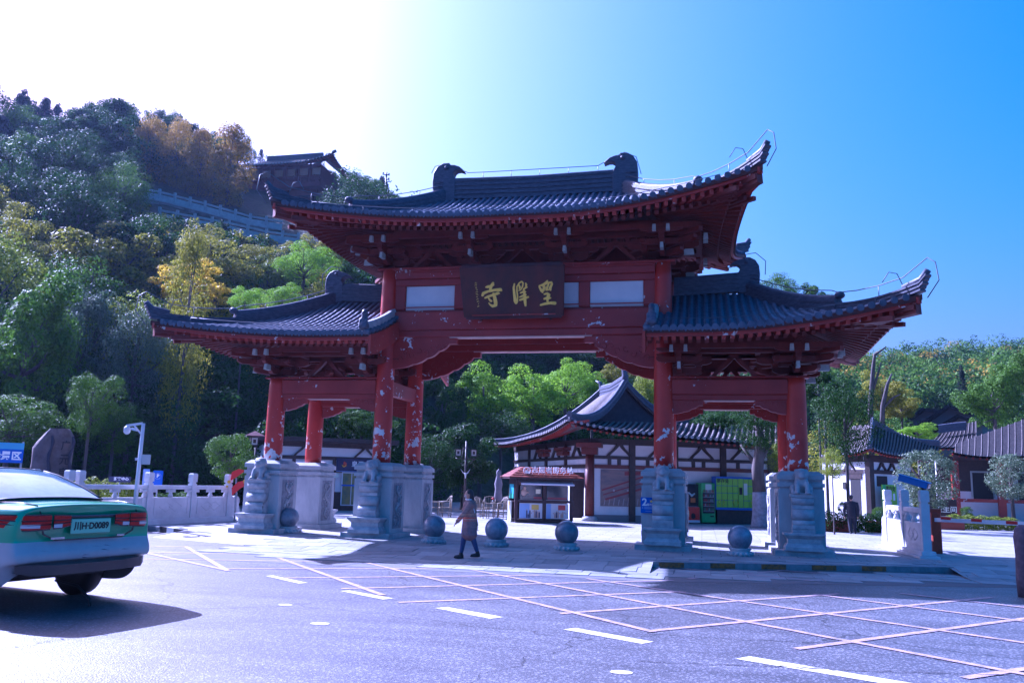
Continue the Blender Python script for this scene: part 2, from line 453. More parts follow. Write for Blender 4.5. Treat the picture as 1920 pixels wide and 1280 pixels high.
def chiwen(parent, x, z0, sgn, s=1.0):
    """owl-tail ridge finial, beak towards -sgn"""
    P = [(-.32, -.12), (-.36, .6), (-.33, .92), (-.2, 1.14), (.0, 1.25), (.24, 1.25), (.21, 1.18), (.40, 1.17), (.58, 1.10), (.72, .98), (.76, .92), (.58, .98), (.46, .97), (.38, .90), (.36, .80), (.42, .70), (.46, .62), (.46, -.12)]
    b = MB(); M = Matrix.Translation((x, YC, z0)) @ Matrix.Diagonal((-sgn * s * .92, s, s * .92, 1)) if sgn > 0 else Matrix.Translation((x, YC, z0)) @ Matrix.Diagonal((s * .92, s, s * .92, 1))
    b.prism(P, .34, M)
    for yy in (-.2, .2):
        b.sphere((x - sgn * .12 * s, YC + yy * .9 * s, z0 + .98 * s), .075 * s, 10, 6)
        for k in range(4): b.box((x + sgn * .14 * s - k * sgn * .01, YC + yy * .85 * s, z0 + (.12 + k * .13) * s), (.3 * s, .06 * s, .05 * s))
    o = b.build('ridge_finial', RIDGE, parent); bevel(o, .02)
    return o
def wire_run(b, pts, post_every=1, drop=.22):
    b.tube(pts, .011, 5)
    for p in pts[::post_every]: b.tube([p, p - Vector((0, 0, drop))], .009, 4)

# ---- main roof
RM = Roof(6.0, 2.78, 3.61, 8.60, 10.28, .74, 5.0, .5, lk=.62)
mroof, xsm = build_roof(RM, 'main_roof', -6.0, 6.0, True, (-1, 1))
b = MB(); sweep(b, [Vector((-2.9 + 5.8 * i / 12, YC, 10.22 + .05 * abs(i - 6) / 6)) for i in range(13)], ridge_prof(.64, .13, 9)); b.build('main_ridge', RIDGE, mroof)
for s in (-1, 1): chiwen(mroof, s * 2.88, 10.3, s)
def hips(R, root, signs, hthick, tipup, step=.66):
    for sx in signs:
        for sy in (-1, 1):
            path = []
            for i in range(31):
                t = i / 30
                p = R.S(sx * (R.xr + (R.xout - R.xr) * t), YC + sy * R.B * t)
                p.z += -.03 + tipup * max(0, t - .72) ** 2 * 6
                path.append(p)
            ks = int(30 * step)
            b = MB(); sweep(b, path[:ks + 1], ridge_prof(hthick, .12, 6))
            e = path[ks]; d = (path[ks] - path[ks - 2]).normalized()
            b.sphere((e.x + d.x * .05, e.y + d.y * .05, e.z + hthick + .06), (.13, .13, .1), 8, 6)
            b.build('hip_ridge', RIDGE, root)
            b = MB(); n_ = 30 - ks
            for lay in range(5):
                pr = [(-.11, .0), (.11, .0), (.11, .05), (-.11, .05)]
                pp = [p + Vector((0, 0, lay * .045)) for p in path[ks - 1:]]
                pp = pp + [pp[-1] + (pp[-1] - pp[-2]) * (.1 + .16 * lay) + Vector((0, 0, .03 * lay))]
                k = .11 - (lay % 2) * .025
                sweep(b, pp, [(-k, 0), (k, 0), (k, .042), (-k, .042)])
            tp = pp[-1]; b.tube([pp[-4] + Vector((0, 0, .08)), pp[-2] + Vector((0, 0, .1)), tp + Vector((0, 0, .13))], [.07, .085, .075], 8)
            b.build('hip_ridge_tip', RIDGE, root)
            # lightning wire loop round the tip
            q = [p + Vector((0, 0, hthick + .2)) for p in path[2:ks:4]] + [p + Vector((0, 0, .5)) for p in path[ks::3]]
            out = Vector((sx * .5, sy * .5, 0)).normalized()
            q += [tp + Vector((0, 0, .42)), tp + out * .18 + Vector((0, 0, .28)), tp + out * .24 + Vector((0, 0, -.15)), tp - out * .05 + Vector((0, 0, -.5))]
            if sy < 0:
                b = MB(); b.tube(q, .013, 5)
                for p in q[1:-4:2]: b.tube([p, p - Vector((0, 0, .28))], .01, 4)
                a0 = path[-3] + Vector((0, 0, .3)); b.tube([a0, a0 + Vector((-sx * .12, 0, .3)), a0 + Vector((-sx * .3, 0, .34)), a0 + Vector((-sx * .45, 0, .1))], .011, 5)
                b.build('lightning_wire', WIRE, root)
hips(RM, mroof, (-1, 1), .36, .18)
b = MB()
q = [Vector((-3.3, YC, 11.2)), Vector((-3.2, YC, 11.42)), Vector((-2.8, YC, 11.5)), Vector((-2.1, YC, 11.15))] + [Vector((x, YC, 11.14)) for x in (-1.6, -.7, .2, 1.1, 2.0)] + [Vector((2.4, YC, 11.35)), Vector((2.8, YC, 11.52)), Vector((3.15, YC, 11.35)), Vector((3.3, YC, 10.8))]
b.tube(q, .012, 5)
for p in q[4:9]: b.tube([p, p - Vector((0, 0, .26))], .01, 4)
q = [RM.S(x, YC - RM.B + .25, .17) for x in [-5.2 + i * .65 for i in range(17)]]
b.tube(q, .009, 4)
for p in q[::2]: b.tube([p, p - Vector((0, 0, .14))], .008, 4)
b.build('lightning_wire', WIRE, mroof)

# ---- wing roofs
for sg in (-1, 1):
    RW = Roof(9.4, 6.3, 3.61, 5.44, 7.05, .60, 4.4, .5, xin=3.66, lk=.55)
    x0, x1 = (3.66, 9.4) if sg > 0 else (-9.4, -3.66)
    wr, _ = build_roof(RW, 'wing_roof', x0, x1, True, (sg,))
    b = MB(); xa, xb = (4.25, 6.35)
    sweep(b, [Vector((sg * (xa + (xb - xa) * i / 6), YC, 7.0 + .02 * i)) for i in range(7)], ridge_prof(.5, .12, 8)); b.build('wing_ridge', RIDGE, wr)
    chiwen(wr, sg * 6.38, 7.15, sg, .82)
    hips(RW, wr, (sg,), .36, .18)
    # descending verge at the inner end, with verge board
    for sy in (-1, 1):
        path = [RW.S(sg * 3.80, YC + sy * (RW.B - (RW.B - 1.45) * i / 8)) for i in range(9)]
        b = MB(); sweep(b, path, [(-.08, -.02), (.08, -.02), (.09, .18), (.05, .27), (-.05, .27), (-.09, .18)]); b.build('verge_ridge', STONE2, wr)
        b = MB()
        for i in range(9):
            p = path[0].lerp(path[-1], i / 8); p = RW.S(sg * 3.62, YC + sy * (RW.B - (RW.B - 1.5) * i / 8))
            b.tube([p + Vector((sg * .15, 0, .03)), p + Vector((-sg * .02, 0, -.0))], [.07, .075], 8)
        b.build('verge_end_tiles', TILE, wr)
        b = MB(); P = [p + Vector((-sg * .19, 0, 0)) for p in path]
        sweep(b, P, [(-.035, -.62), (.035, -.62), (.035, -.07), (-.035, -.07)]); b.build('verge_board', RED, wr)
        # guardian figure at the foot of the verge
        p = path[0] + Vector((0, sy * -.05, .05))
        prims = [('e', (0, 0, .12), (.13, .16, .14)), ('c', (0, 0, .1), (0, .02, .42), .11, .08), ('e', (0, 0, .5), (.085, .09, .09)), ('e', (0, .08, .47), (.05, .07, .05)), ('c', (-.09, .05, .3), (-.08, .12, .08), .04, .04), ('c', (.09, .05, .3), (.08, .12, .08), .04, .04), ('c', (0, -.08, .2), (0, -.16, .5), .05, .03)]
        o = blob('ridge_figure', prims, .022, RIDGE, 1, wr, p); o.rotation_euler = (0, 0, 0 if sy > 0 else PI)
    b = MB()
    q = [RW.S(sg * (3.9 + i * .6), YC - RW.B + .3, .2) for i in range(9)]
    b.tube(q, .009, 4)
    for p in q[::2]: b.tube([p, p - Vector((0, 0, .17))], .008, 4)
    xk = sg * 6.4
    b.tube([Vector((xk + sg * .4, YC, 7.6)), Vector((xk + sg * .42, YC, 8.0)), Vector((xk + sg * .15, YC, 8.25)), Vector((xk - sg * .2, YC, 8.2))], .012, 5)
    b.build('lightning_wire', WIRE, wr)

# ---- columns
colm = {}
for key, z1 in (('tall', HT + .02), ('short', HL + .02)):
    b = MB(); n = 12; prof = []
    for i in range(n + 1):
        t = i / n; prof.append((.262 - .035 * t ** 2 * (z1 - HP) / 5.6 - (.012 if t > .98 else 0), HP + (z1 - HP) * t))
    b.lathe(prof, n=32); colm[key] = b.mesh('column', REDCOL)
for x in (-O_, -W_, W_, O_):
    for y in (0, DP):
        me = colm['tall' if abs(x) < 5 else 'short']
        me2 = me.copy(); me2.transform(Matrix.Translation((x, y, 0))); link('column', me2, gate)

# ---- stone plinths
pl = MB(); w = .55
pl.box2((-.72, -.72, -.1), (.72, .72, .13))
pl.box2((-w, -w, .13), (w, w, 1.60))
for z0, z1, e, mi in ((1.60, 1.66, -.03, 1), (1.66, 1.76, .02, 0), (1.76, 1.84, -.035, 1)): pl.box2((-w - e, -w - e, z0), (w + e, w + e, z1), mi)
pl.box2((-w - .02, -w - .02, 1.84), (w + .02, w + .02, 1.95)); pl.box((0, 0, 2.0), (1.14, 1.14, .1), taper=.78)
for k in range(4):
    M = Matrix.Rotation(k * PI / 2, 4, 'Z')
    if k in (1, 3):
        for q_ in ((-.4, .4),):
            pl.add([M @ Vector(v) for v in ((-.36, -w - .004, .24), (.36, -w - .004, .24), (.36, -w - .004, 1.5), (-.36, -w - .004, 1.5))], [(0, 1, 2, 3)], False, 2)
plm = pl.mesh('plinth', [STONE, STONE2, CARVE]); fixn(plm)
# scroll relief on the side panels: dragons and clouds read as curling ribs
rr = random.Random(3); cvms = []
for sx in (-1, 1):
    cv = MB()
    for k in range(17):
        y0 = rr.uniform(-.24, .24); z0 = .36 + 1.04 * k / 16; r0 = rr.uniform(.07, .13); a0 = rr.uniform(0, 6.3); dr = rr.choice((-1, 1))
        pts = [(sx * (w + .012), y0 + r0 * (1 - i / 11) * math.cos(a0 + dr * i * .62), z0 + r0 * (1 - i / 11) * math.sin(a0 + dr * i * .62)) for i in range(9)]
        cv.tube(pts, [.024 * (1 - i / 12) for i in range(9)], 5)
    pts = [(sx * (w + .016), .16 * math.sin(i * .75), .32 + i * .068) for i in range(17)]; cv.tube(pts, .03, 5)
    cvms.append(cv.mesh('carved_relief', STONE2))
# lion pedestal: sumeru base and stepped scroll drum
pd = MB()
pd.box2((-.70, -.98, -.1), (.70, -.70, .13))
for z0, z1, h0, h1 in ((.13, .22, .46, .46), (.22, .30, .46, .40), (.30, .42, .39, .39), (.42, .50, .40, .47), (.50, .55, .48, .48)):
    P = []
    for z, h in ((z0, h0), (z1, h1)): P += [(-h, -1.10 + (.48 - h), z), (h, -1.10 + (.48 - h), z), (h, -.5, z), (-h, -.5, z)]
    pd.add(P, [(0, 1, 5, 4), (1, 2, 6, 5), (2, 3, 7, 6), (3, 0, 4, 7), (4, 5, 6, 7)], False)
for z0, z1, yf_, wd in ((.55, .66, -.90, .27), (.66, .74, -.92, .26), (.80, .86, -.86, .26), (1.13, 1.22, -.84, .26)): pd.box2((-wd, yf_, z0), (wd, -.5, z1))
for zc, rr_, yy in ((.78, .07, -.86), (.99, .15, -.76), (1.33, .12, -.78)):
    pd.tube([(-.26, yy, zc), (.26, yy, zc)], rr_, 16, smooth=True)
pd.box2((-.25, -.80, .55), (.25, -.5, 1.46)); pd.box2((-.29, -.9, 1.41), (.29, -.5, 1.49))
pdm = pd.mesh('lion_pedestal', STONE2); fixn(pdm)
lion_pr = [('e', (0, -.60, .20), (.19, .17, .20)), ('e', (0, -.70, .30), (.17, .14, .17)), ('e', (0, -.74, .47), (.155, .14, .14)), ('e', (0, -.84, .43), (.10, .09, .075)),
    ('e', (0, -.86, .50), (.05, .06, .035)), ('e', (-.06, -.86, .52), (.032,) * 3), ('e', (.06, -.86, .52), (.032,) * 3), ('c', (-.11, -.80, .26), (-.12, -.88, .05), .062, .058), ('c', (.11, -.80, .26), (.12, -.88, .05), .062, .058),
    ('e', (-.12, -.92, .035), (.065, .08, .04)), ('e', (.12, -.92, .035), (.065, .08, .04)), ('e', (-.19, -.62, .12), (.09, .15, .12)), ('e', (.19, -.62, .12), (.09, .15, .12)), ('e', (-.2, -.74, .04), (.06, .1, .045)), ('e', (.2, -.74, .04), (.06, .1, .045)),
    ('e', (-.12, -.70, .57), (.045, .03, .045)), ('e', (.12, -.70, .57), (.045, .03, .045)), ('e', (0, -.84, .385), (.07, .06, .025)), ('b', (0, -.68, -.0), (.5, .5, .03))]
for i in range(13):
    t = PI * i / 12; lion_pr.append(('e', (.155 * math.cos(t), -.70, .46 + .13 * math.sin(t)), (.042,) * 3)); lion_pr.append(('e', (.13 * math.cos(t), -.64, .47 + .10 * math.sin(t)), (.045,) * 3))
lion0 = blob('stone_lion', lion_pr, .017, STONE2, 1, gate, (0, 0, 1.49)); lm = lion0.data; bpy.data.objects.remove(lion0)
for x in (-O_, -W_, W_, O_):
    for y in (0, DP):
        p = link('plinth', plm, gate, (x, y, 0), 0 if y == 0 else PI)
        [link('carved_relief', c_, p) for c_ in cvms]
        q = link('lion_pedestal', pdm, p); link('stone_lion', lm, q, (0, 0, 1.49))

# ---- dougong bracket sets
def arm(b, c, L, h, wd, axis):
    P = [(-L / 2, h), (-L / 2, h * .45), (-L / 2 + .05, h * .22), (-L / 2 + .14, 0), (L / 2 - .14, 0), (L / 2 - .05, h * .22), (L / 2, h * .45), (L / 2, h)]
    M = Matrix.Translation(c) @ (Matrix.Rotation(PI / 2, 4, 'Z') if axis == 'y' else Matrix.Identity(4)); b.prism(P, wd, M)
def blk(b, x, y, z, s=.17, h=.1):
    b.box((x, y, z + h * .3), (s * .74, s * .74, h * .6)); b.box((x, y, z + h * .78), (s, s, h * .44))
bk = MB(); blk(bk, 0, 0, 0, .36, .17)
arm(bk, (0, 0, .15), 1.15, .17, .13, 'x'); arm(bk, (0, 0, .152), 1.15, .166, .13, 'y')
for x, y in ((-.5, 0), (.5, 0), (0, -.5), (0, .5), (0, 0)): blk(bk, x, y, .32, .19, .08)
arm(bk, (0, 0, .40), 1.7, .15, .12, 'x'); arm(bk, (0, -.5, .402), 1.2, .15, .12, 'x'); arm(bk, (0, .5, .402), 1.2, .15, .12, 'x'); arm(bk, (0, 0, .398), 1.95, .154, .13, 'y')
for x, y in ((-.75, 0), (.75, 0), (-.5, -.5), (.5, -.5), (-.5, .5), (.5, .5), (0, -.9), (0, .9)): blk(bk, x, y, .55, .18, .07)
arm(bk, (0, -.95, .62), 1.15, .10, .12, 'x'); arm(bk, (0, .95, .62), 1.15, .10, .12, 'x'); bk.box2((-.07, -1.0, .61), (.07, 1.0, .71))
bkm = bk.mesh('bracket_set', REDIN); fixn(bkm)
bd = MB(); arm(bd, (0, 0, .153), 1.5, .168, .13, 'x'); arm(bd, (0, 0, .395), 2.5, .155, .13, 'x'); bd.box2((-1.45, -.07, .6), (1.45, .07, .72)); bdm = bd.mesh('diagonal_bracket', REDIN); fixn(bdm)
ns = MB(); ns.box((0, 0, 0), (.10, .13, .17), taper=.8); nsm = ns.mesh('bracket_tip', NOSE); fixn(nsm)
ns = MB(); ns.box((0, -.70, .30), (.09, .3, .16), taper=.85); nsl = ns.mesh('bracket_tip', NOSE); fixn(nsl)
def tips(p):
    for s in (-1, 1): link('bracket_tip', nsm, p, (s * .18, -1.16, .68))
    link('bracket_tip', nsl, p)
VM = MB(); pv = []
for s in (-1, 1):
    P = []
    for i in range(10):
        t = i / 9; P.append((s * (.05 + .50 * t ** 1.7), .56 * (1 - t) ** .75))
    Q = [(x + s * .12 - (s * .04 * i / 9), z) for i, (x, z) in enumerate(P)]
    Q = [(x, max(z, .0)) for x, z in Q]
    P = [(x - s * .05, z) for x, z in P]
    VM.prism(P + Q[::-1], .14)
VM.box((0, 0, .56), (.22, .16, .1))
vmm = VM.mesh('inverted_v_strut', REDIN); fixn(vmm)
def frame(zc, zp, xsb, xv, corner):
    """bracket row: zc column-top height, brackets front and back"""
    for x in xsb:
        for y, rz in ((0, 0), (DP, PI)):
            p = link('bracket_set', bkm, gate, (x, y, zc), rz); tips(p)
            if abs(x) == corner:
                link('diagonal_bracket', bdm, p, (0, 0, 0), (PI / 4) * (1 if (x > 0) == (y > 0) else -1) * (1 if rz == 0 else 1))
                q = link('bracket_set', bkm, gate, (x, y, zc + .001), PI / 2 if x > 0 else -PI / 2)
                tips(q)
    for x in xv:
        for y in (0, DP): link('inverted_v_strut', vmm, gate, (x, y, zc + .06))
frame(HT, 8.38, (-W_, -1.35, 1.35, W_), (-2.68, 0, 2.68), W_)
for s in (-1, 1): frame(HL, 5.1, (s * O_, s * 4.42), (s * 5.85,), O_)
def beam(name, a, b_, mt=None):
    m_ = MB(); m_.box2(a, b_); o = m_.build(name, mt or REDBEAM, gate); bevel(o, .02); return o
for y in (0, DP):
    # main bay
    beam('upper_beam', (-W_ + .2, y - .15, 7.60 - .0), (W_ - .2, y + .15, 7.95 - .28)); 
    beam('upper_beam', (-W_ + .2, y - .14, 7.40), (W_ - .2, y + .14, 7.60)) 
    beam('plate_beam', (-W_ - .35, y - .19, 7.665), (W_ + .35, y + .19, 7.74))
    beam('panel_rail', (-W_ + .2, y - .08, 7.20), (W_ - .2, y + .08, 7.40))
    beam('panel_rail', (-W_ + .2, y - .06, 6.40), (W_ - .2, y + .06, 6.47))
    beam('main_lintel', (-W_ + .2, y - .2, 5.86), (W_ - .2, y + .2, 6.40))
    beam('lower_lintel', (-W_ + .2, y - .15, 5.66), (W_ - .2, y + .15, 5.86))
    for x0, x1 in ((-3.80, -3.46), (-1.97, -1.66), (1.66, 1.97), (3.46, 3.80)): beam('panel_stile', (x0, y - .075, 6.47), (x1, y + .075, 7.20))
    for x0, x1 in ((-3.46, -1.97), (-1.66, 1.66), (1.97, 3.46)):
        o = beam('infill_panel', (x0, y - .02, 6.47), (x1, y + .02, 7.20), WHITE)
    b = MB(); b.box2((-3.7, y - .11, 6.535), (3.7, y - .08, 6.565)); b.build('thin_rail', RED, gate)
    # continuous tie beams of the bracket zone
    for z0, z1, yy, e in ((8.20, 8.30, 0, .1), (8.38, 8.52, -.95 if y == 0 else .95, .95), (8.30, 8.36, -.5 if y == 0 else .5, .5), (8.45, 8.9, 0, .0)):
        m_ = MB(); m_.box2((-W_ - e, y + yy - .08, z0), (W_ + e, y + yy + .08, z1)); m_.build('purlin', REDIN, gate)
    # scalloped brackets under the main lintel
    for s in (-1, 1):
        P = [(0, .0), (0, -.98)]; x = 0; z = -.98
        for i, (dx, dz) in enumerate(((.62, .12), (.42, .17), (.36, .2), (.30, .2))):
            for k in range(1, 7):
                t = k / 6; P.append((x + dx * t, z + dz * (t ** 2.2)))
            x += dx; z += dz; P.append((x + .01, z + .02)); z += .02
        P += [(x + .25, z), (x + .25, 0)]
        b = MB(); b.prism(P, .16, Matrix.Translation((s * (-W_ + .2), y, 5.657)) @ Matrix.Diagonal((s, 1, .92, 1)))
        for k in range(8):
            a0 = k * 1.3; xx = .22 + .2 * k; zz = -.22 - .42 * (1 - k / 8) * (.6 if k % 2 else 1); r0 = .11
            pts = [(s * (-W_ + .2 + xx + r0 * (1 - i / 9) * math.cos(a0 + i * .7)), y - .083, 5.657 + zz + r0 * (1 - i / 9) * math.sin(a0 + i * .7)) for i in range(8)]
            b.tube(pts, .012, 4)
        b.build('scalloped_bracket', REDBEAM, gate, fix=False)
    # side bays
    for s in (-1, 1):
        def sb(name, xa, xb, hy, z0, z1): return beam(name, (s * xa, y - hy, z0), (s * xb, y + hy, z1))
        sb('side_beam', W_ + .22, O_ - .2, .15, 4.02, 4.43); sb('side_beam', W_ + .22, O_ - .2, .12, 3.87, 4.02); sb('plate_beam', W_ + .1, O_ + .35, .17, 4.455, 4.51)
        for z0, z1, yy in ((5.00, 5.09, 0), (5.13, 5.26, -.95 if y == 0 else .95), (5.07, 5.12, -.5 if y == 0 else .5), (4.98, 5.6, 0)):
            m_ = MB(); m_.box2((s * (W_ + .3), y + yy - .07, z0), (s * (O_ + abs(yy)), y + yy + .07, z1)); m_.build('purlin', REDIN, gate)
        for e, xx in ((1, W_ + .22), (-1, O_ - .2)):
            P = [(0, 0), (0, -.36)]; x = 0; z = -.36
            for dx, dz in ((.3, .04), (.22, .07), (.18, .08)):
                for k in range(1, 6): t = k / 5; P.append((x + dx * t, z + dz * t ** 2.2))
                x += dx; z += dz; P.append((x + .005, z + .012)); z += .012
            P += [(x + .12, z), (x + .12, 0)]
            b = MB(); b.prism(P, .13, Matrix.Translation((s * xx, y, 3.868)) @ Matrix.Diagonal((s * e, 1, 1, 1)))
            for k in range(4):
                pts = [(s * (xx + e * (.14 + .17 * k + .06 * math.cos(i * .7))), y - .067, 3.868 - .14 + .03 * k + .06 * math.sin(i * .7)) for i in range(7)]; b.tube(pts, .009, 4)
            b.build('scalloped_bracket', REDBEAM, gate, fix=False)
BOUNCE = mat('painted_bounce_light', (.62, .40, .34), .7, (.5, .3, .25), 3)  # sunlight bounced off the ground, painted as added pale strips under the lintels
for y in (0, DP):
    b = MB(); b.box2((-2.05, y - .145, 5.63), (2.05, y + .145, 5.658)); b.build('bounce_light_strip', BOUNCE, gate)
    for s in (-1, 1): b = MB(); b.box2((s * 5.06, y - .11, 3.845), (s * 6.34, y + .11, 3.868)); b.build('bounce_light_strip', BOUNCE, gate)
# cross beams front to back
for x in (-O_, -W_, W_, O_):
    zz = [(4.02, 4.43)] if abs(x) > 5 else [(7.45, 7.67), (5.9, 6.3), (4.02, 4.43)]
    for z0, z1 in zz: beam('cross_beam', (x - .11, .2, z0), (x + .11, DP - .2, z1))
# corbels high inside the roof
for s in (-1, 1):
    m_ = MB(); m_.box2((s * (W_ + .9), -.95, 8.38), (s * (W_ + 1.06), DP + .95, 8.52)); m_.build('purlin', REDIN, gate)
    m_ = MB(); m_.box2((s * (O_ + .9), -.95, 5.13), (s * (O_ + 1.06), DP + .95, 5.26)); m_.build('purlin', REDIN, gate)

# ---- name board with gilt calligraphy
pq = thing('name_board', 'dark lacquered name board with three gilt characters hung on the gate lintel', 'plaque', (-.1, -.52, 6.14))
tl = math.atan2(.42, 1.40)
pqM = Matrix.Rotation(tl, 4, 'X')
b = MB(); hw0, hw1 = 1.36, 1.43; H = 1.42
P = [(-hw0, 0), (hw0, 0), (hw1, H), (-hw1, H)]; b.prism(P, .08, pqM); o = b.build('board', PLAQ, pq)
fr = MB()
for (x0, z0), (x1, z1) in zip(P, P[1:] + P[:1]):
    fr.beam(pqM @ Vector((x0, -.01, z0)), pqM @ Vector((x1, -.01, z1)), .12, .07, up=(0, 1, 0))
o = fr.build('frame', PLAQ, pq); bevel(o, .015)
b = MB(); b.beam(pqM @ Vector((-1.17, -.07, .06)), pqM @ Vector((1.2, -.07, .06)), .03, .03); b.build('red_rail', RED, pq)
b = MB()
for s in (-1, 1): b.beam((s * 1.0, .08, 0), (s * 1.0, .42, -.02), .06, .06); b.beam(pqM @ Vector((s * 1.0, .04, 1.2)), (s * 1.0, .42, 1.25), .05, .05)
b.build('hanger', DARKWOOD, pq)
# brush strokes traced in crop pixels (1920 x 1097 crop of 860,490..1070,610): x, y, half width
STR = {
 'temple_character': [[(590, 370, 20), (560, 420, 26), (545, 470, 22), (535, 500, 14)], [(470, 440, 14), (500, 435, 26), (560, 425, 22), (600, 400, 14)], [(410, 580, 22), (425, 545, 26), (500, 515, 22), (620, 490, 24), (720, 485, 30), (735, 500, 14)],
   [(455, 625, 16), (500, 605, 22), (600, 570, 22), (680, 545, 26), (700, 550, 10)], [(600, 560, 26), (620, 620, 30), (635, 700, 34), (640, 750, 26), (585, 765, 26), (540, 740, 14), (518, 710, 8)], [(515, 630, 12), (540, 665, 20), (560, 680, 20)]],
 'marsh_character': [[(955, 385, 12), (945, 450, 20), (955, 560, 22), (970, 680, 28), (985, 715, 22), (1005, 690, 14), (1010, 600, 14), (1000, 500, 12), (1000, 430, 10), (1040, 370, 12), (1080, 345, 14), (1105, 370, 12), (1095, 430, 12), (1060, 490, 12), (1030, 500, 8)], [(1030, 400, 14), (1050, 440, 18), (1040, 470, 10)],
   [(1150, 375, 12), (1160, 400, 18), (1150, 440, 12), (1130, 470, 8)], [(1175, 440, 12), (1120, 470, 16), (1110, 500, 12)], [(1060, 540, 12), (1100, 525, 18), (1145, 520, 16)], [(1050, 610, 12), (1100, 590, 20), (1150, 570, 18)], [(1055, 660, 18), (1110, 640, 22), (1190, 610, 20)], [(1120, 490, 16), (1130, 560, 22), (1140, 680, 26), (1148, 755, 18)]],
 'emperor_character': [[(1520, 335, 16), (1500, 370, 26), (1450, 400, 22), (1385, 420, 16), (1385, 440, 14), (1420, 500, 24), (1440, 530, 14)], [(1440, 410, 18), (1470, 440, 24), (1450, 500, 22)], [(1530, 370, 18), (1590, 360, 20), (1600, 390, 18), (1570, 450, 24), (1575, 490, 16)], [(1540, 390, 14), (1520, 440, 20), (1500, 490, 16), (1560, 480, 12)], [(1470, 560, 14), (1520, 550, 22), (1560, 570, 16), (1540, 610, 20), (1470, 640, 18)], [(1470, 635, 14), (1520, 640, 20), (1575, 625, 14)], [(1530, 560, 14), (1525, 640, 22), (1525, 700, 18)], [(1410, 745, 18), (1480, 725, 22), (1580, 710, 24), (1650, 715, 30)]],
}
def crop2board(px, py):
    # full-photo pixels, then onto the board's own plane
    X, Y = 860 + px / 9.143, 490 + py / 9.143
    p0 = Vector((-.1, -.52, 6.14)) + pqM @ Vector((0, -.05, 0)); nn = pqM.to_3x3() @ Vector((0, -1, 0)); d = ray(X, Y); t = (p0 - CC).dot(nn) / d.dot(nn)
    return (CC + d * t) - Vector((-.1, -.52, 6.14))
nn = pqM.to_3x3() @ Vector((0, -1, 0))
for nm, strokes in STR.items():
    b = MB()
    for si, st in enumerate(strokes):
        pts = []
        for i in range(len(st) - 1):
            for k in range(5):
                t = k / 5; pts.append(tuple(st[i][j] + (st[i + 1][j] - st[i][j]) * t for j in range(3)))
        pts.append(st[-1]); sc_ = .00155
        n = len(pts); lo = []; hi = []
        c3 = [crop2board(x, y) for x, y, _ in pts]; L_ = []; R_ = []
        for i in range(n):
            d = (c3[min(i + 1, n - 1)] - c3[max(i - 1, 0)]); d.normalize(); s_ = d.cross(nn).normalized(); hw = pts[i][2] * sc_
            L_.append(c3[i] + s_ * hw + nn * (.018 + si * .0015)); R_.append(c3[i] - s_ * hw + nn * (.018 + si * .0015))
        b.grid([L_, R_], smooth=False); 
        b.grid([[p - nn * .03 for p in L_], L_], smooth=False); b.grid([R_, [p - nn * .03 for p in R_]], smooth=False)
        for e in (0, -1):
            r0 = pts[e][2] * sc_; c = c3[e] + nn * (.018 + si * .0015); u = (L_[e] - R_[e]).normalized(); v = nn.cross(u)
            V = [c + u * r0 * math.cos(a) + v * r0 * math.sin(a) for a in [2 * PI * k / 10 for k in range(10)]]
            b.add(V + [p - nn * .03 for p in V], [tuple(range(10))] + [(k, (k + 1) % 10, (k + 1) % 10 + 10, k + 10) for k in range(10)], False)
    b.build(nm, GOLD, pq, fix=False)
b = MB(); rr = random.Random(11)
for k in range(11):
    cx_, cy_ = 290 + k * 5, 365 + k * 40
    for j in range(3):
        a = crop2board(cx_ + rr.uniform(-22, 5), cy_ + rr.uniform(-14, 14)); c = crop2board(cx_ + rr.uniform(5, 26), cy_ + rr.uniform(-14, 14)); b.beam(a + nn * .012, c + nn * .012, .008, .006)
b.build('signature_column', GOLD, pq)
# ================================================================== GROUND, ROAD, HILLS
RZ = -.13
EDGE = [(-60, 22.0), (-14.4, 1.9), (-9.6, -.75), (-4.35, -2.45), (-.2, -3.55), (3.94, -4.19), (10.25, -2.24), (60, 14)]
def edge_y(x):
    for (a, b), (c, d) in zip(EDGE, EDGE[1:]):
        if x <= c: return b + (d - b) * (x - a) / (c - a)
    return EDGE[-1][1]
def gz(x, y):
    e = edge_y(x)
    if y >= e: return 0.0
    if 3.94 < x < 10.25 or x < -9.6: return RZ
    return max(RZ + .004, -(e - y) / 1.5 * .126)
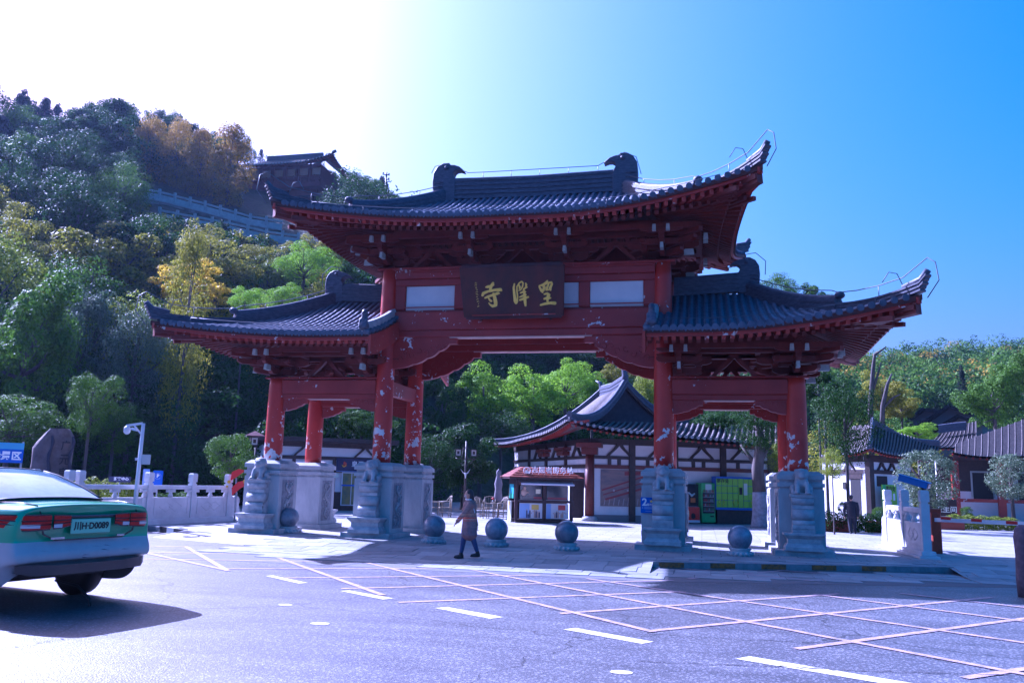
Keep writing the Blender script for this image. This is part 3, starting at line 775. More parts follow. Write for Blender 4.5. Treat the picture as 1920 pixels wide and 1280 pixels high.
# hill silhouette: photo column -> (crest row, distance of crest, distance of foot)
SKY = [(-900, 240, 170, 40), (-300, 225, 160, 40), (0, 213, 150, 44), (200, 205, 145, 46), (300, 213, 140, 47), (420, 240, 140, 48), (480, 262, 138, 50), (560, 288, 135, 52), (640, 318, 130, 55), (700, 352, 128, 58), (780, 395, 130, 62),
       (900, 500, 140, 66), (1100, 600, 160, 70), (1300, 640, 200, 76), (1440, 650, 220, 80), (1560, 668, 260, 84), (1640, 676, 300, 88), (1700, 672, 330, 92), (1780, 664, 330, 96), (1850, 660, 330, 96), (1919, 652, 320, 96), (2300, 640, 320, 96), (3000, 700, 320, 96)]
SK = []
for x, y, r1, r0 in SKY:
    d = ray(x, y); SK.append((math.atan2(d.x, d.y), d.z / math.hypot(d.x, d.y), r1, r0))
def hill(x, y):
    dx, dy = x - CC.x, y - CC.y; r = math.hypot(dx, dy); az = math.atan2(dx, dy)
    if az < SK[0][0] or az > SK[-1][0]:
        k = SK[0] if az < 0 else SK[-1]; s, r1, r0 = k[1], k[2], k[3]
        fade = max(0, 1 - min(abs(az - k[0]), 2 * PI - abs(az - k[0])) / .6)
    else:
        fade = 1
        for a, b in zip(SK, SK[1:]):
            if az <= b[0]:
                t = (az - a[0]) / (b[0] - a[0]); s, r1, r0 = [a[i] + (b[i] - a[i]) * t for i in (1, 2, 3)]; break
    t = max(0, min(1.25, (r - r0) / (r1 - r0)))
    top = 1.6 + s * r1 - 4.5
    z = top * (t * (1.25 - .25 * t) if t <= 1 else 1 - (t - 1) * .5) * fade
    if t > 0: z += (noise.noise(Vector((x * .045, y * .045, 0))) * 3.0 + noise.noise(Vector((x * .15, y * .15, 3))) * .9) * min(1, t * 3) * fade
    return max(z, 0) - .25
def hit(px, py, rmin=30, rmax=420):
    """first meeting of the line of sight with the ground or hillside"""
    d = ray(px, py); h = math.hypot(d.x, d.y); r = rmin
    while r < rmax:
        p = CC + d * (r / h)
        if p.z <= max(hill(p.x, p.y), 0): return p, r
        r += .5
    return p, r

GRASS = mat('hill_undergrowth', (.012, .022, .010), .9, (.035, .05, .018), .35, 8, bump=1, bscale=2, bdist=.3)
b = MB(); P = []
azs = [-PI + 2 * PI * i / 260 for i in range(261)]
rs = [60 * (i / 14) if i < 14 else 60 * 1.048 ** (i - 14) for i in range(66)]
for a in azs:
    row = []
    for r in rs:
        x, y = CC.x + r * math.sin(a), CC.y + r * math.cos(a)
        row.append((x, y, hill(x, y) - .0))
    P.append(row)
b.grid(P); tag(b.build('terrain', GRASS, fix=False), kind='structure')

# asphalt
ASPH = mat('asphalt', (.12, .12, .14), .5, (.17, .17, .19), 1.1, 8, bump=.7, bscale=60, spec=.7, bdist=.01)
n = ASPH.node_tree; N = n.nodes; L = n.links; bs = N['Principled BSDF']
src = bs.inputs['Base Color'].links[0].from_socket
tc = N.new('ShaderNodeTexCoord')
vo = N.new('ShaderNodeTexVoronoi'); vo.inputs['Scale'].default_value = 24; L.new(tc.outputs['Object'], vo.inputs[0])
r1_ = N.new('ShaderNodeMapRange'); r1_.inputs[1].default_value = .0; r1_.inputs[2].default_value = .45; r1_.inputs[3].default_value = 1.75; r1_.inputs[4].default_value = .48; L.new(vo.outputs['Distance'], r1_.inputs[0])
mx = N.new('ShaderNodeMix'); mx.data_type = 'RGBA'; mx.blend_type = 'MULTIPLY'; mx.inputs[0].default_value = 1; L.new(src, mx.inputs[6]); L.new(r1_.outputs[0], mx.inputs[7])
# wandering cracks
wv = N.new('ShaderNodeTexVoronoi'); wv.feature = 'DISTANCE_TO_EDGE'; wv.inputs['Scale'].default_value = .22
nz = N.new('ShaderNodeTexNoise'); nz.inputs['Scale'].default_value = 1.5; nz.inputs['Detail'].default_value = 6; mpv = N.new('ShaderNodeVectorMath'); mpv.operation = 'MULTIPLY_ADD'; mpv.inputs[1].default_value = (.9, .9, 0)
L.new(tc.outputs['Object'], nz.inputs[0]); L.new(nz.outputs[1], mpv.inputs[0]); L.new(tc.outputs['Object'], mpv.inputs[2]); L.new(mpv.outputs[0], wv.inputs[0])
r2_ = N.new('ShaderNodeMapRange'); r2_.inputs[1].default_value = .0015; r2_.inputs[2].default_value = .004; r2_.inputs[3].default_value = .35; r2_.inputs[4].default_value = 1; L.new(wv.outputs[0], r2_.inputs[0])
mx2 = N.new('ShaderNodeMix'); mx2.data_type = 'RGBA'; mx2.blend_type = 'MULTIPLY'; mx2.inputs[0].default_value = 1; L.new(mx.outputs[2], mx2.inputs[6]); L.new(r2_.outputs[0], mx2.inputs[7]); 
mt_ = N.new('ShaderNodeMapping'); mt_.inputs['Rotation'].default_value = (0, 0, .49); mt_.inputs['Scale'].default_value = (.12, 1.5, 1); L.new(tc.outputs['Object'], mt_.inputs[0]); nt_ = N.new('ShaderNodeTexNoise'); nt_.inputs['Scale'].default_value = 1.3; nt_.inputs['Detail'].default_value = 5; L.new(mt_.outputs[0], nt_.inputs[0])
r3_ = N.new('ShaderNodeMapRange'); r3_.inputs[1].default_value = .3; r3_.inputs[2].default_value = .7; r3_.inputs[3].default_value = .72; r3_.inputs[4].default_value = 1.3; L.new(nt_.outputs[0], r3_.inputs[0])
mx3 = N.new('ShaderNodeMix'); mx3.data_type = 'RGBA'; mx3.blend_type = 'MULTIPLY'; mx3.inputs[0].default_value = 1; L.new(mx2.outputs[2], mx3.inputs[6]); L.new(r3_.outputs[0], mx3.inputs[7]); L.new(mx3.outputs[2], bs.inputs['Base Color'])
b = MB(); b.quad((-160, -90, RZ), (160, -90, RZ), (160, 30, RZ), (-160, 30, RZ))
road = tag(b.build('road', ASPH), kind='structure')

# plaza paving: courses of granite slabs
PLZ = mat('plaza_slabs', (.25, .25, .26), .75, (.35, .345, .35), .8, 5, bump=.3, bscale=20)
n = PLZ.node_tree; N = n.nodes; L = n.links; bs = N['Principled BSDF']; src = bs.inputs['Base Color'].links[0].from_socket
tc = N.new('ShaderNodeTexCoord'); br = N.new('ShaderNodeTexBrick'); br.inputs['Scale'].default_value = 1; br.inputs['Mortar Size'].default_value = .012; br.inputs['Brick Width'].default_value = .9; br.inputs['Row Height'].default_value = .45
br.inputs[1].default_value = (1, 1, 1, 1); br.inputs[2].default_value = (.84, .84, .86, 1); br.inputs[3].default_value = (.35, .35, .38, 1)
L.new(tc.outputs['Object'], br.inputs[0]); mx = N.new('ShaderNodeMix'); mx.data_type = 'RGBA'; mx.blend_type = 'MULTIPLY'; mx.inputs[0].default_value = 1
L.new(src, mx.inputs[6]); L.new(br.outputs[0], mx.inputs[7]); L.new(mx.outputs[2], bs.inputs['Base Color'])
b = MB()
xs = [-60 + i * 1.0 for i in range(121)] + [q[0] for q in EDGE]; xs = sorted(set(xs))
b.grid([[(x, edge_y(x) + (85 - edge_y(x)) * j / 6, 0) for j in range(7)] for x in xs], smooth=False)
b.grid([[(x, edge_y(x), RZ - .02), (x, edge_y(x), 0)] for x in xs], smooth=False)
for seg in ([x for x in xs if -9.6 <= x <= 3.94], [x for x in xs if x >= 10.25]):
    b.grid([[(x, edge_y(x) - 1.5, RZ + .004), (x, edge_y(x), 0)] for x in seg], smooth=False)
plaza = tag(b.build('plaza', PLZ, fix=False), kind='structure')
for p in plaza.data.polygons: pass

# individually laid slabs of the crossing
SLAB = mat('crossing_slab', (.19, .20, .21), .62, (.29, .29, .30), 1.6, 7, bump=.45, bscale=30, rand=.22)
pave = MB(); 
def inpave(x, y):
    e = edge_y(x)
    if x < -6.2 or x > 11.6: return False
    low = -5.9 - .12 * (x + 3) if x < 0 else (-6.3 if x < 4 else -6.3 + (x - 4) * .30)
    return y > low and y < e + 1.2
root = None
b = MB(); b.grid([[(x, max(edge_y(x) - 1.5, -20), RZ + .003), (x, -6.9 if x < 4 else -6.9 + (x - 4) * .3, RZ + .003)] for x in [-6 + i * .5 for i in range(36)]], smooth=False)
pavement = tag(b.build('pavement', mat('mortar_bed', (.12, .12, .13), .9), fix=False), kind='structure')
rr = random.Random(5); cnt = 0; row = 0; y = -7.0; extra = MB()
while y < -1.0:
    hh = .52; x = -6.6 - (row % 2) * .37
    while x < 11.6:
        ww = .70 + rr.uniform(-.05, .05)
        cx_, cy_ = x + ww / 2, y + hh / 2
        if inpave(cx_, cy_) and not (3.8 < cx_ < 10.4 and abs(cy_ - edge_y(cx_)) < .42):
            P = []; dz = rr.uniform(.002, .009)
            for (u, v) in ((x + .008, y + .008), (x + ww - .008, y + .008), (x + ww - .008, y + hh - .008), (x + .008, y + hh - .008)):
                z = gz(u, v) if not (3.94 < cx_ < 10.25) else (0 if cy_ > edge_y(cx_) else RZ)
                P.append((u, v, z + .004 + dz + rr.uniform(0, .003)))
            q = MB() if cnt < 290 else extra
            q.add(P + [(a, c, d - .05) for a, c, d in P], [(0, 1, 2, 3), (0, 4, 5, 1), (1, 5, 6, 2), (2, 6, 7, 3), (3, 7, 4, 0)], False)
            if cnt < 290: q.build('paving_stone', SLAB, pavement, fix=False)
            cnt += 1
        x += ww
    y += hh; row += 1
if extra.v: o = extra.build('more_paving_stones', SLAB, pavement, fix=False); o['kind'] = 'stuff'

# kerb with reflective plates
KERB = mat('kerb_granite', (.16, .17, .19), .7, (.26, .26, .28), 4, bump=.3)
KY = mat('faded_yellow_plate', (.34, .13, .02), .6, (.10, .06, .04), 14); KW = mat('white_kerb_paint', (.75, .74, .74), .6); KB = mat('black_kerb_paint', (.03, .03, .035), .6)
kerb = tag(bpy.data.objects.new('kerb', None), kind='structure'); COL.objects.link(kerb)
kb = bpy.data.objects.new('kerb_base', None)
b = MB(); b.beam((3.9, -4.2, -.08), (10.3, -2.23, -.08), .22, .175, 0); k0 = b.build('kerb', KERB); tag(k0, kind='structure'); bpy.data.objects.remove(kerb); bpy.data.objects.remove(kb)
d = Vector((6.31, 1.95, 0)).normalized()
for i in range(6):
    c = Vector((4.02, -4.17, 0)) + d * (.28 + i * 1.12)
    q = MB(); q.beam(c - d * .27 + Vector((.033, -.108, -.055)), c + d * .27 + Vector((.033, -.108, -.055)), .02, .10); q.build('kerb_plate', KY if i < 5 else KERB, k0)
# painted kerb at the left and the slotted gutter plates
a = Vector((-14.4, 1.9, 0)); c = Vector((-9.6, -.75, 0)); d = (c - a).normalized()
b = MB(); b.beam(a - d * 30 + Vector((0, 0, -.07)), a + Vector((0, 0, -.07)) + d * 4.2, .2, .17); k1 = tag(b.build('kerb', KERB), kind='structure')
for i, mt in ((0, KB), (1, KW), (2, KB)):
    q = MB(); p = a + d * (4.2 + i * .42); q.beam(p + Vector((0, 0, -.06)), p + d * .415 + Vector((0, 0, -.06)), .22, .19 - .03 * (i == 2)); q.build('painted_kerb_stone', mt, k1)
GR = mat('gutter_plate', (.55, .54, .55), .6, (.62, .6, .6), 5); GRD = mat('gutter_slot', (.06, .06, .07), .8)
gt = thing('gutter_ramp', 'row of pale slotted ramp plates lying along the plaza edge', 'ramp')
g0, g1 = G(372, 997, -.03), G(612, 1016, -.05); d = (g1 - g0); Lg = d.length; d.normalize(); s_ = Vector((-d.y, d.x, 0)); npl = 7
for i in range(npl):
    q = MB(); a = g0 + d * (Lg * i / npl + .02); c = g0 + d * (Lg * (i + 1) / npl - .02); q.beam(a, c, .42, .05)
    for k in range(9):
        m_ = a + (c - a) * ((k + .7) / 9.4) + Vector((0, 0, .0265)); q.beam(m_ - s_ * .13, m_ + s_ * .13, .035, .004, mi=1)
    q.build('ramp_plate', [GR if i % 2 else MATS['kerb_granite'], GRD], gt)

# road paint
YEL = mat('box_junction_paint', (.40, .29, .31), .6, (.20, .17, .20), 7, 8, thr=(.40, .68), bump=.3, bscale=60)
WHT = mat('lane_paint', (.52, .50, .48), .6, (.22, .22, .23), 8, 8, thr=(.5, .68), bump=.3, bscale=60)
def R1(x, y): return (240 + x / 3.43, 980 + y / 3.43)
def R2(x, y): return (700 + x / 3.2, 1040 + y / 3.2)
def R3(x, y): return (1200 + x / 2.667, 1040 + y / 2.667)
HL_ = [(R1(80, 150), R1(380, 152)), (R1(80, 188), R1(920, 200)), (R1(90, 230), R1(1250, 246)), (R1(600, 293), R2(560, 78)), (R1(1000, 352), R2(1000, 120)), (R1(1370, 420), R2(1800, 150)), (R2(150, 282), R2(1850, 218)), (R2(1120, 349), R3(1000, 192)), (R2(1640, 455), R3(1760, 210)), (R3(780, 467), R3(2100, 292)), (R3(1620, 612), R3(2100, 540)),
   (R1(80, 183), R1(650, 305)), (R1(370, 150), R1(640, 305)), (R1(920, 205), R1(1640, 462)), (R1(1540, 255), R2(1680, 458)), (R2(540, 78), R3(1980, 604)), (R2(1280, 140), R3(2100, 462)), (R3(870, 194), R3(2100, 352)), (R3(1300, 190), R3(2100, 280)), (R3(150, 60), R3(900, 130)), (R3(240, 118), R3(900, 60)), (R3(500, 60), R3(1300, 120))]
for i, (a, c) in enumerate(HL_):
    p, q = G(*a, RZ + .005 + i * .0003), G(*c, RZ + .005 + i * .0003); 
    if abs(p.y - q.y) > 0:
        d = (q - p).normalized(); s_ = Vector((-d.y, d.x, 0)) * .055
        m_ = MB(); m_.quad(p - s_, q - s_, q + s_, p + s_); m_.build('box_junction_line', YEL, road)
for i, q4 in enumerate([((498, 1079), (512, 1078), (578, 1092), (560, 1093)), ((638, 1107), (655, 1106), (739, 1121), (718, 1123)), ((815, 1139), (838, 1137), (946, 1156), (918, 1159)), ((1056, 1179), (1078, 1176), (1226, 1202), (1204, 1206)), ((1378, 1234), (1405, 1229), (1750, 1286), (1690, 1286))]):
    m_ = MB(); m_.quad(*[G(x, y, RZ + .005) for x, y in q4]); m_.build('lane_dash', WHT, road)
for x, y, w_ in ((535, 1133, .10), (600, 1168, .12), (1165, 1259, .11)):
    c = G(x, y, RZ + .005); m_ = MB(); m_.add([(c.x + w_ * math.cos(t), c.y + w_ * .8 * math.sin(t), c.z) for t in [2 * PI * k / 12 for k in range(12)]], [tuple(range(12))]); m_.build('paint_blot', WHT, road)

CRK = mat('road_crack', (.03, .03, .035), .9); rr = random.Random(21)
for P_ in ([(0, 1216), (60, 1206), (120, 1196), (210, 1186)], [(1200, 1238), (1330, 1243), (1470, 1248), (1560, 1254), (1700, 1257), (1919, 1266)], [(1030, 1142), (1120, 1152), (1260, 1156)]):
    pts = []
    for (x0, y0), (x1, y1) in zip(P_, P_[1:]):
        for k in range(9): t = k / 9; pts.append(G(x0 + (x1 - x0) * t, y0 + (y1 - y0) * t + rr.uniform(-1.3, 1.3), RZ + .0085))
    m_ = MB(); L_, R_ = [], []
    for i, q in enumerate(pts):
        w_ = rr.uniform(.004, .013); L_.append(q + Vector((0, w_, 0))); R_.append(q - Vector((0, w_, 0)))
    m_.grid([L_, R_], smooth=False); m_.build('road_crack', CRK, road, fix=False)
# ================================================================== STREET OBJECTS
def az_of(p): return math.atan2(p.x - CC.x, p.y - CC.y)
def spot(name, label, cat, px, py, off=0.0, z=0.0, group=None, r=None):
    p = G(px, py, z) if r is None else AT(px, py, r)
    if r is not None: p.z = z
    return thing(name, label, cat, p, -az_of(p) + off, group)

# ---- stone ball bollards
bl = MB(); bl.lathe([(.30, 0), (.305, .02), (.30, .05), (.26, .07), (.235, .12), (.27, .16), (.24, .18)], n=28); pdm_ = bl.mesh('pedestal', STONE2)
bl = MB(); bl.sphere((0, 0, .42), .29, 36, 24); blm = bl.mesh('ball', BALL)
for i, (x, y, lb) in enumerate([(540, 998, 'dark polished stone ball on a low pedestal between the two left carved plinths'), (813, 1018, 'stone ball on a pedestal just right of the left inner plinths, behind the walking woman'),
        (930, 1024, 'stone ball on a pedestal directly to the right of the walking woman'), (1062, 1031, 'dark stone ball on a narrow pedestal in front of the service kiosk'), (1388, 1041, 'stone ball on a pedestal between the two right carved plinths')]):
    p = G(x, y); t = thing('stone_ball', lb, 'bollard', p, i * 1.3, 'stone ball bollards across the gate')
    link('pedestal', pdm_, t); link('ball', blm, t)
    # carved lotus lobes round the pedestal
    q = MB()
    for k in range(16): a = 2 * PI * k / 16; q.sphere((.285 * math.cos(a), .285 * math.sin(a), .055), (.05, .05, .045), 8, 5)
    q.build('lotus_rim', STONE2, t, fix=False)

# ---- marble balustrades
def balustrade(label, A, B, ts, Hp_=1.6, z0=0.0, drum=None, hp=1.22, pp=.84, ps=.2):
    A = Vector(A); B = Vector(B); d = B - A; Ln = d.length; d.normalize(); th = math.atan2(d.y, d.x)
    t = thing('marble_balustrade', label, 'balustrade', A, th, None)
    m_ = MB(); m_.box2((-.3, -.24, -.12), (Ln + .3, .24, .06)); m_.box2((-.2, -.17, .06), (Ln + .2, .17, .17)); bevel(m_.build('base_slab', MARBLE, t), .01)
    post = MB(); post.box2((-ps / 2, -ps / 2, .17), (ps / 2, ps / 2, Hp_ - .34)); post.box2((-ps / 2 + .025, -ps / 2 + .025, Hp_ - .34), (ps / 2 - .025, ps / 2 - .025, Hp_ - .29))
    post.box2((-ps / 2 - .005, -ps / 2 - .005, Hp_ - .29), (ps / 2 + .005, ps / 2 + .005, Hp_ - .03)); post.box((0, 0, Hp_ - .015), (ps, ps, .03), taper=.8)
    for k in range(4):
        M = Matrix.Rotation(k * PI / 2, 4, 'Z')
        for a0 in (-.05, .04): post.tube([M @ Vector((a0 + .035 * math.cos(i * .8) * (1 - i / 9), -ps / 2 - .008, Hp_ - .16 + (.03 if a0 > 0 else -.04) + .05 * math.sin(i * .8) * (1 - i / 9))) for i in range(8)], .009, 4)
    pm = post.mesh('post', MARBLE); fixn(pm)
    for s in ts: bevel(link('post', pm, t, (s * Ln, 0, 0)), .008)
    for a, b_ in zip(ts, ts[1:]):
        x0, x1 = a * Ln + ps / 2, b_ * Ln - ps / 2; w = x1 - x0; xm = (x0 + x1) / 2
        m_ = MB(); m_.box2((x0 - .01, -.075, hp - .13), (x1 + .01, .075, hp)); bevel(m_.build('handrail', MARBLE, t), .02)
        m_ = MB(); m_.box2((x0, -.06, .17), (x1, .06, .24)) ; m_.box2((x0, -.06, .24), (x1, .06, pp))
        for s in (-1, 1):
            yy = s * .068
            for (p0, p1) in (((.08, .08), (.92, .08)), ((.92, .08), (.92, .92)), ((.92, .92), (.08, .92)), ((.08, .92), (.08, .08))):
                m_.beam((x0 + w * p0[0], yy, .24 + (pp - .24) * p0[1]), (x0 + w * p1[0], yy, .24 + (pp - .24) * p1[1]), .015, .012, up=(0, 1, 0))
            for cx in (-.12, .12):
                zc = (.24 + pp) / 2; hx, hz = w * .17, (pp - .24) * .26
                Q = [(xm + cx * w - hx, zc), (xm + cx * w, zc + hz), (xm + cx * w + hx, zc), (xm + cx * w, zc - hz)]
                for u, v in zip(Q, Q[1:] + Q[:1]): m_.beam((u[0], yy, u[1]), (v[0], yy, v[1]), .014, .012, up=(0, 1, 0))
        m_.build('panel', MARBLE, t)
        for k in ((0.02, .5, .98) if w > .7 else (.05, .95)):
            m_ = MB(); c = x0 + w * k; zz = pp
            m_.lathe([(.05, 0), (.085, .04), (.055, .10), (.05, .15), (.11, .20), (.12, hp - .13 - pp)], (c, 0, zz), 10); m_.box((c, 0, zz + .2), (.34, .08, .09)); m_.build('vase_support', MARBLE, t)
    if drum is not None:
        m_ = MB(); s = 1 if drum > .5 else -1; x = drum * Ln + s * (ps / 2)
        M = Matrix.Translation((x, 0, 0))
        P = [(0, .17), (s * .55, .17), (s * .5, .4)] + [(s * (.28 + .2 * math.cos(a)), .68 + .2 * math.sin(a)) for a in [-.6 + k * .5 for k in range(7)]] + [(0, .95)]
        m_.prism(P if s > 0 else P[::-1], .12, M)
        for ss in (-1, 1): m_.tube([(x + s * (.27 + .13 * math.cos(i * .6) * (1 - i / 14)), ss * .065, .68 + .13 * math.sin(i * .6) * (1 - i / 14)) for i in range(12)], .012, 4)
        m_.build('drum_stone', MARBLE, t)
    return t
A = G(423, 976); B = G(140, 989); dd = (B - A).length
pA = [G(x, 976 + (423 - x) * .046) for x in (423, 355, 272, 140)]
ts = [(p - pA[0]).length / (pA[3] - pA[0]).length for p in pA]
balustrade('white marble balustrade with diamond panels running behind the green and white taxi', pA[3], pA[0], [1 - t for t in ts][::-1], 1.62, drum=1.0)
a2 = pA[3] + (pA[3] - pA[2]) * 1.0
balustrade('short length of marble balustrade hidden mostly behind the taxi', a2 , pA[3] + (a2 - pA[3]).normalized() * .35, [0, .5, 1.0], 1.62)
nA, nB = G(1738, 1046), G(1668, 1026)
balustrade('short grey blue marble balustrade beside the barrier gate at the right', nB, nA, [0, .5, 1.0], 1.66, drum=0.0)

# blue floodlight on the near post
t = thing('floodlight', 'blue box shaped camera housing on top of the marble post', 'camera', nA + Vector((0, 0, 1.66)), -az_of(nA) - .35)
b = MB(); M = Matrix.Translation((-.22, 0, .2)) @ Matrix.Rotation(.28, 4, 'Y'); b.box((0, 0, 0), (.72, .2, .15), M=M); b.box((0, 0, .085), (.78, .24, .025), M=M); BLUEP = mat('blue_paint', (.03, .13, .42), .4, (.04, .17, .5), 5); bevel(b.build('housing', BLUEP, t), .012)
b = MB(); b.box((.375, 0, 0), (.02, .15, .1), M=M); b.build('lens', GLASSD, t)
b = MB(); b.tube([(0, 0, 0), (-.05, 0, .12)], .03, 8); b.build('bracket', DARKWOOD, t)

# barrier gate
bp_ = G(1757, 1037)
t = thing('barrier_gate', 'orange red barrier post with its white boom lowered across the driveway', 'barrier', bp_, 0)
ORG = mat('orange_red_paint', (.42, .06, .02), .5, (.28, .04, .015), 5)
b = MB(); b.box((0, 0, .55), (.24, .24, 1.1)); bevel(b.build('post', ORG, t), .02)
b = MB(); b.box((-.02, 0, 1.13), (.3, .28, .1)); bevel(b.build('cap', ORG, t), .02)
e = AT(1925, 987, 24.0); v = Vector((e.x - bp_.x, e.y - bp_.y, .93)); s0 = Vector((0, -.16, .95))
b = MB(); b.beam(s0 - v.normalized() * .2, s0 + (v - s0) * 1.0, .05, .10); b.build('boom', flat('boom_white', (.74, .74, .76), .4), t)
for k in (.06, .42, .8):
    b = MB(); b.beam(s0 + (v - s0) * k, s0 + (v - s0) * (k + .12), .056, .075); b.build('red_stripe', flat('boom_red', (.55, .03, .02), .4), t)
pp_ = AT(1921, 1055, 17.5); pp_.z = RZ
t = thing('rough_post', 'dark rough post cut off by the right edge of the picture', 'post', pp_)
b = MB(); b.lathe([(.14, 0), (.15, .3), (.135, .7), (.15, 1.0), (.12, 1.16), (.05, 1.22)], n=12); b.build('shaft', mat('dark_rough_stone', (.05, .04, .06), .9, (.1, .08, .1), 9, bump=1), t)

# ---- taxi
s_ = 1.2
TGREEN = mat('taxi_green_paint', (.015, .30, .13), .28, (.02, .34, .15), 2, spec=.6, coat=.8); TWHITE = mat('taxi_white_paint', (.55, .62, .60), .28, spec=.6, coat=.8); TSILV = mat('taxi_silver_paint', (.36, .35, .38), .4, (.42, .41, .43), 3, metal=.1, coat=.4)
wp = G(143, 1114, RZ); hd = az_of(wp) - .70; fwd = Vector((math.sin(hd), math.cos(hd), 0)); lft = Vector((-fwd.y, fwd.x, 0))
org = wp - fwd * (.98 * s_) + lft * (.74 * s_)
taxi = thing('taxi', 'green and white taxi with silver bumper turning away, dirt on its rear', 'taxi', (org.x, org.y, RZ), math.atan2(fwd.y, fwd.x)); taxi.scale = (s_, s_, s_)
# body: x forward, y left; stations with half sections (y, z)
ST = [(0.02, .66, .80, .70, 1.05, .42), (.0, .76, .84, .76, 1.07, .41), (.10, .83, .87, .80, 1.085, .38), (.30, .875, .895, .84, 1.09, .21), (.62, .89, .90, .85, 1.085, .20), (1.3, .89, .905, .84, 1.05, .19), (2.2, .89, .905, .83, 1.0, .18), (3.1, .89, .90, .82, .97, .18), (3.9, .88, .88, .78, .88, .2), (4.4, .80, .80, .68, .78, .24), (4.6, .55, .6, .5, .66, .3)]
def section(st):
    x, yl, ym, yt, zt, zb = st
    xo = 0
    return [(x + (.10 if x < .1 else 0), yl * .93, zb), (x + (.02 if x < .1 else 0), yl, zb + .12), (x - (.03 if x < .1 else 0), ym, .50), (x - (.03 if x < .1 else 0), ym, .62), (x + (.03 if x < .1 else 0), ym - .01, .72), (x + (.02 if x < .1 else 0), ym - .015, .84), (x + (.02 if x < .1 else 0), ym - .03, .97), (x, yt, zt - .03), (x, yt - .10, zt), (x, yt * .5, zt + .02), (x, 0, zt + .028)]
secs = [section(s) for s in ST]
b = MB()
for side in (1, -1):
    for i in range(len(secs) - 1):
        for j in range(10):
            q = [secs[i][j], secs[i + 1][j], secs[i + 1][j + 1], secs[i][j + 1]]
            q = [(a, side * c, e_) for a, c, e_ in q]
            if side < 0: q = q[::-1]
            b.add(q, [(0, 1, 2, 3)], True, 2 if j < 4 else 0)
    # tail face
    for j in range(10):
        q = [(secs[0][j][0], 0, secs[0][j][2]), (secs[0][j][0], side * secs[0][j][1], secs[0][j][2]), (secs[0][j + 1][0], side * secs[0][j + 1][1], secs[0][j + 1][2]), (secs[0][j + 1][0], 0, secs[0][j + 1][2])]
        b.add(q if side < 0 else q[::-1], [(0, 1, 2, 3)], True, 2 if j < 4 else 0)
me = b.mesh('body', [TGREEN, TWHITE, TSILV])
bm_ = bmesh.new(); bm_.from_mesh(me); bmesh.ops.remove_doubles(bm_, verts=bm_.verts, dist=.0005); bmesh.ops.recalc_face_normals(bm_, faces=bm_.faces); bm_.to_mesh(me); bm_.free()
o = link('body', me, taxi); sb_ = o.modifiers.new('s', 'SUBSURF'); sb_.levels = 1; sb_.render_levels = 2
# cabin
CB = [(.62, .72, 1.10), (.95, .70, 1.24), (1.35, .64, 1.38), (1.75, .60, 1.46), (2.3, .59, 1.485), (2.75, .60, 1.46), (3.2, .64, 1.30), (3.65, .70, 1.06)]
GLB = mat('taxi_glass', (.10, .17, .24), .06, (.2, .30, .38), 2.0, spec=.9)
b = MB()
for x, w, z in CB: pass
rows = []
for x, w, z in CB:
    base = .80; rows.append([(x, -base, 1.02), (x, -(w + (base - w) * .12), z - .055), (x, -(w - .07), z - .01), (x, 0, z + .015), (x, w - .07, z - .01), (x, w + (base - w) * .12, z - .055), (x, base, 1.02)])
b.grid(rows, 0, True); b.add([rows[0][k] for k in range(7)], [(0, 1, 2, 3, 4, 5, 6)], True)
o = b.build('cabin', TWHITE, taxi); sb_ = o.modifiers.new('s', 'SUBSURF'); sb_.levels = 1; sb_.render_levels = 2
def surf(x, v):
    """point on the cabin surface slightly proud: v -1..1 across"""
    for (a, w0, z0), (c, w1, z1) in zip(CB, CB[1:]):
        if x <= c: t = (x - a) / (c - a); w = w0 + (w1 - w0) * t; z = z0 + (z1 - z0) * t; break
    return Vector((x, v * w, z + .012 * (1 - v * v) + .012 - .02 * abs(v) ** 4))
b = MB(); P = []
for i in range(9):
    x = .66 + .92 * i / 8; wv = .93 - .02 * i / 8; P.append([surf(x, -wv + 2 * wv * j / 10) + Vector((-.012, 0, .0)) for j in range(11)])
b.grid(P, 0, True); b.build('rear_window', GLB, taxi)
b = MB()
b2_ = MB()
for x0, x1 in ((.66, 1.58),):
    for sd in (-1, 1): b.tube([surf(x0 + (x1 - x0) * i / 8, sd * .95) + Vector((-.01, 0, .0)) for i in range(9)], .014, 5)
    b.tube([surf(.655, -.93 + 1.86 * j / 8) + Vector((-.01, 0, 0)) for j in range(9)], .016, 5); b.tube([surf(1.585, -.92 + 1.84 * j / 8) for j in range(9)], .012, 5)
b.build('window_seal', BLACK, taxi)
b = MB()
for sd in (-1, 1): b.add([(1.15, sd * .815, 1.06), (3.3, sd * .81, 1.05), (2.9, sd * .70, 1.34), (1.75, sd * .69, 1.40), (1.42, sd * .73, 1.3)], [(0, 1, 2, 3, 4)], False)
b.build('side_windows', GLB, taxi)
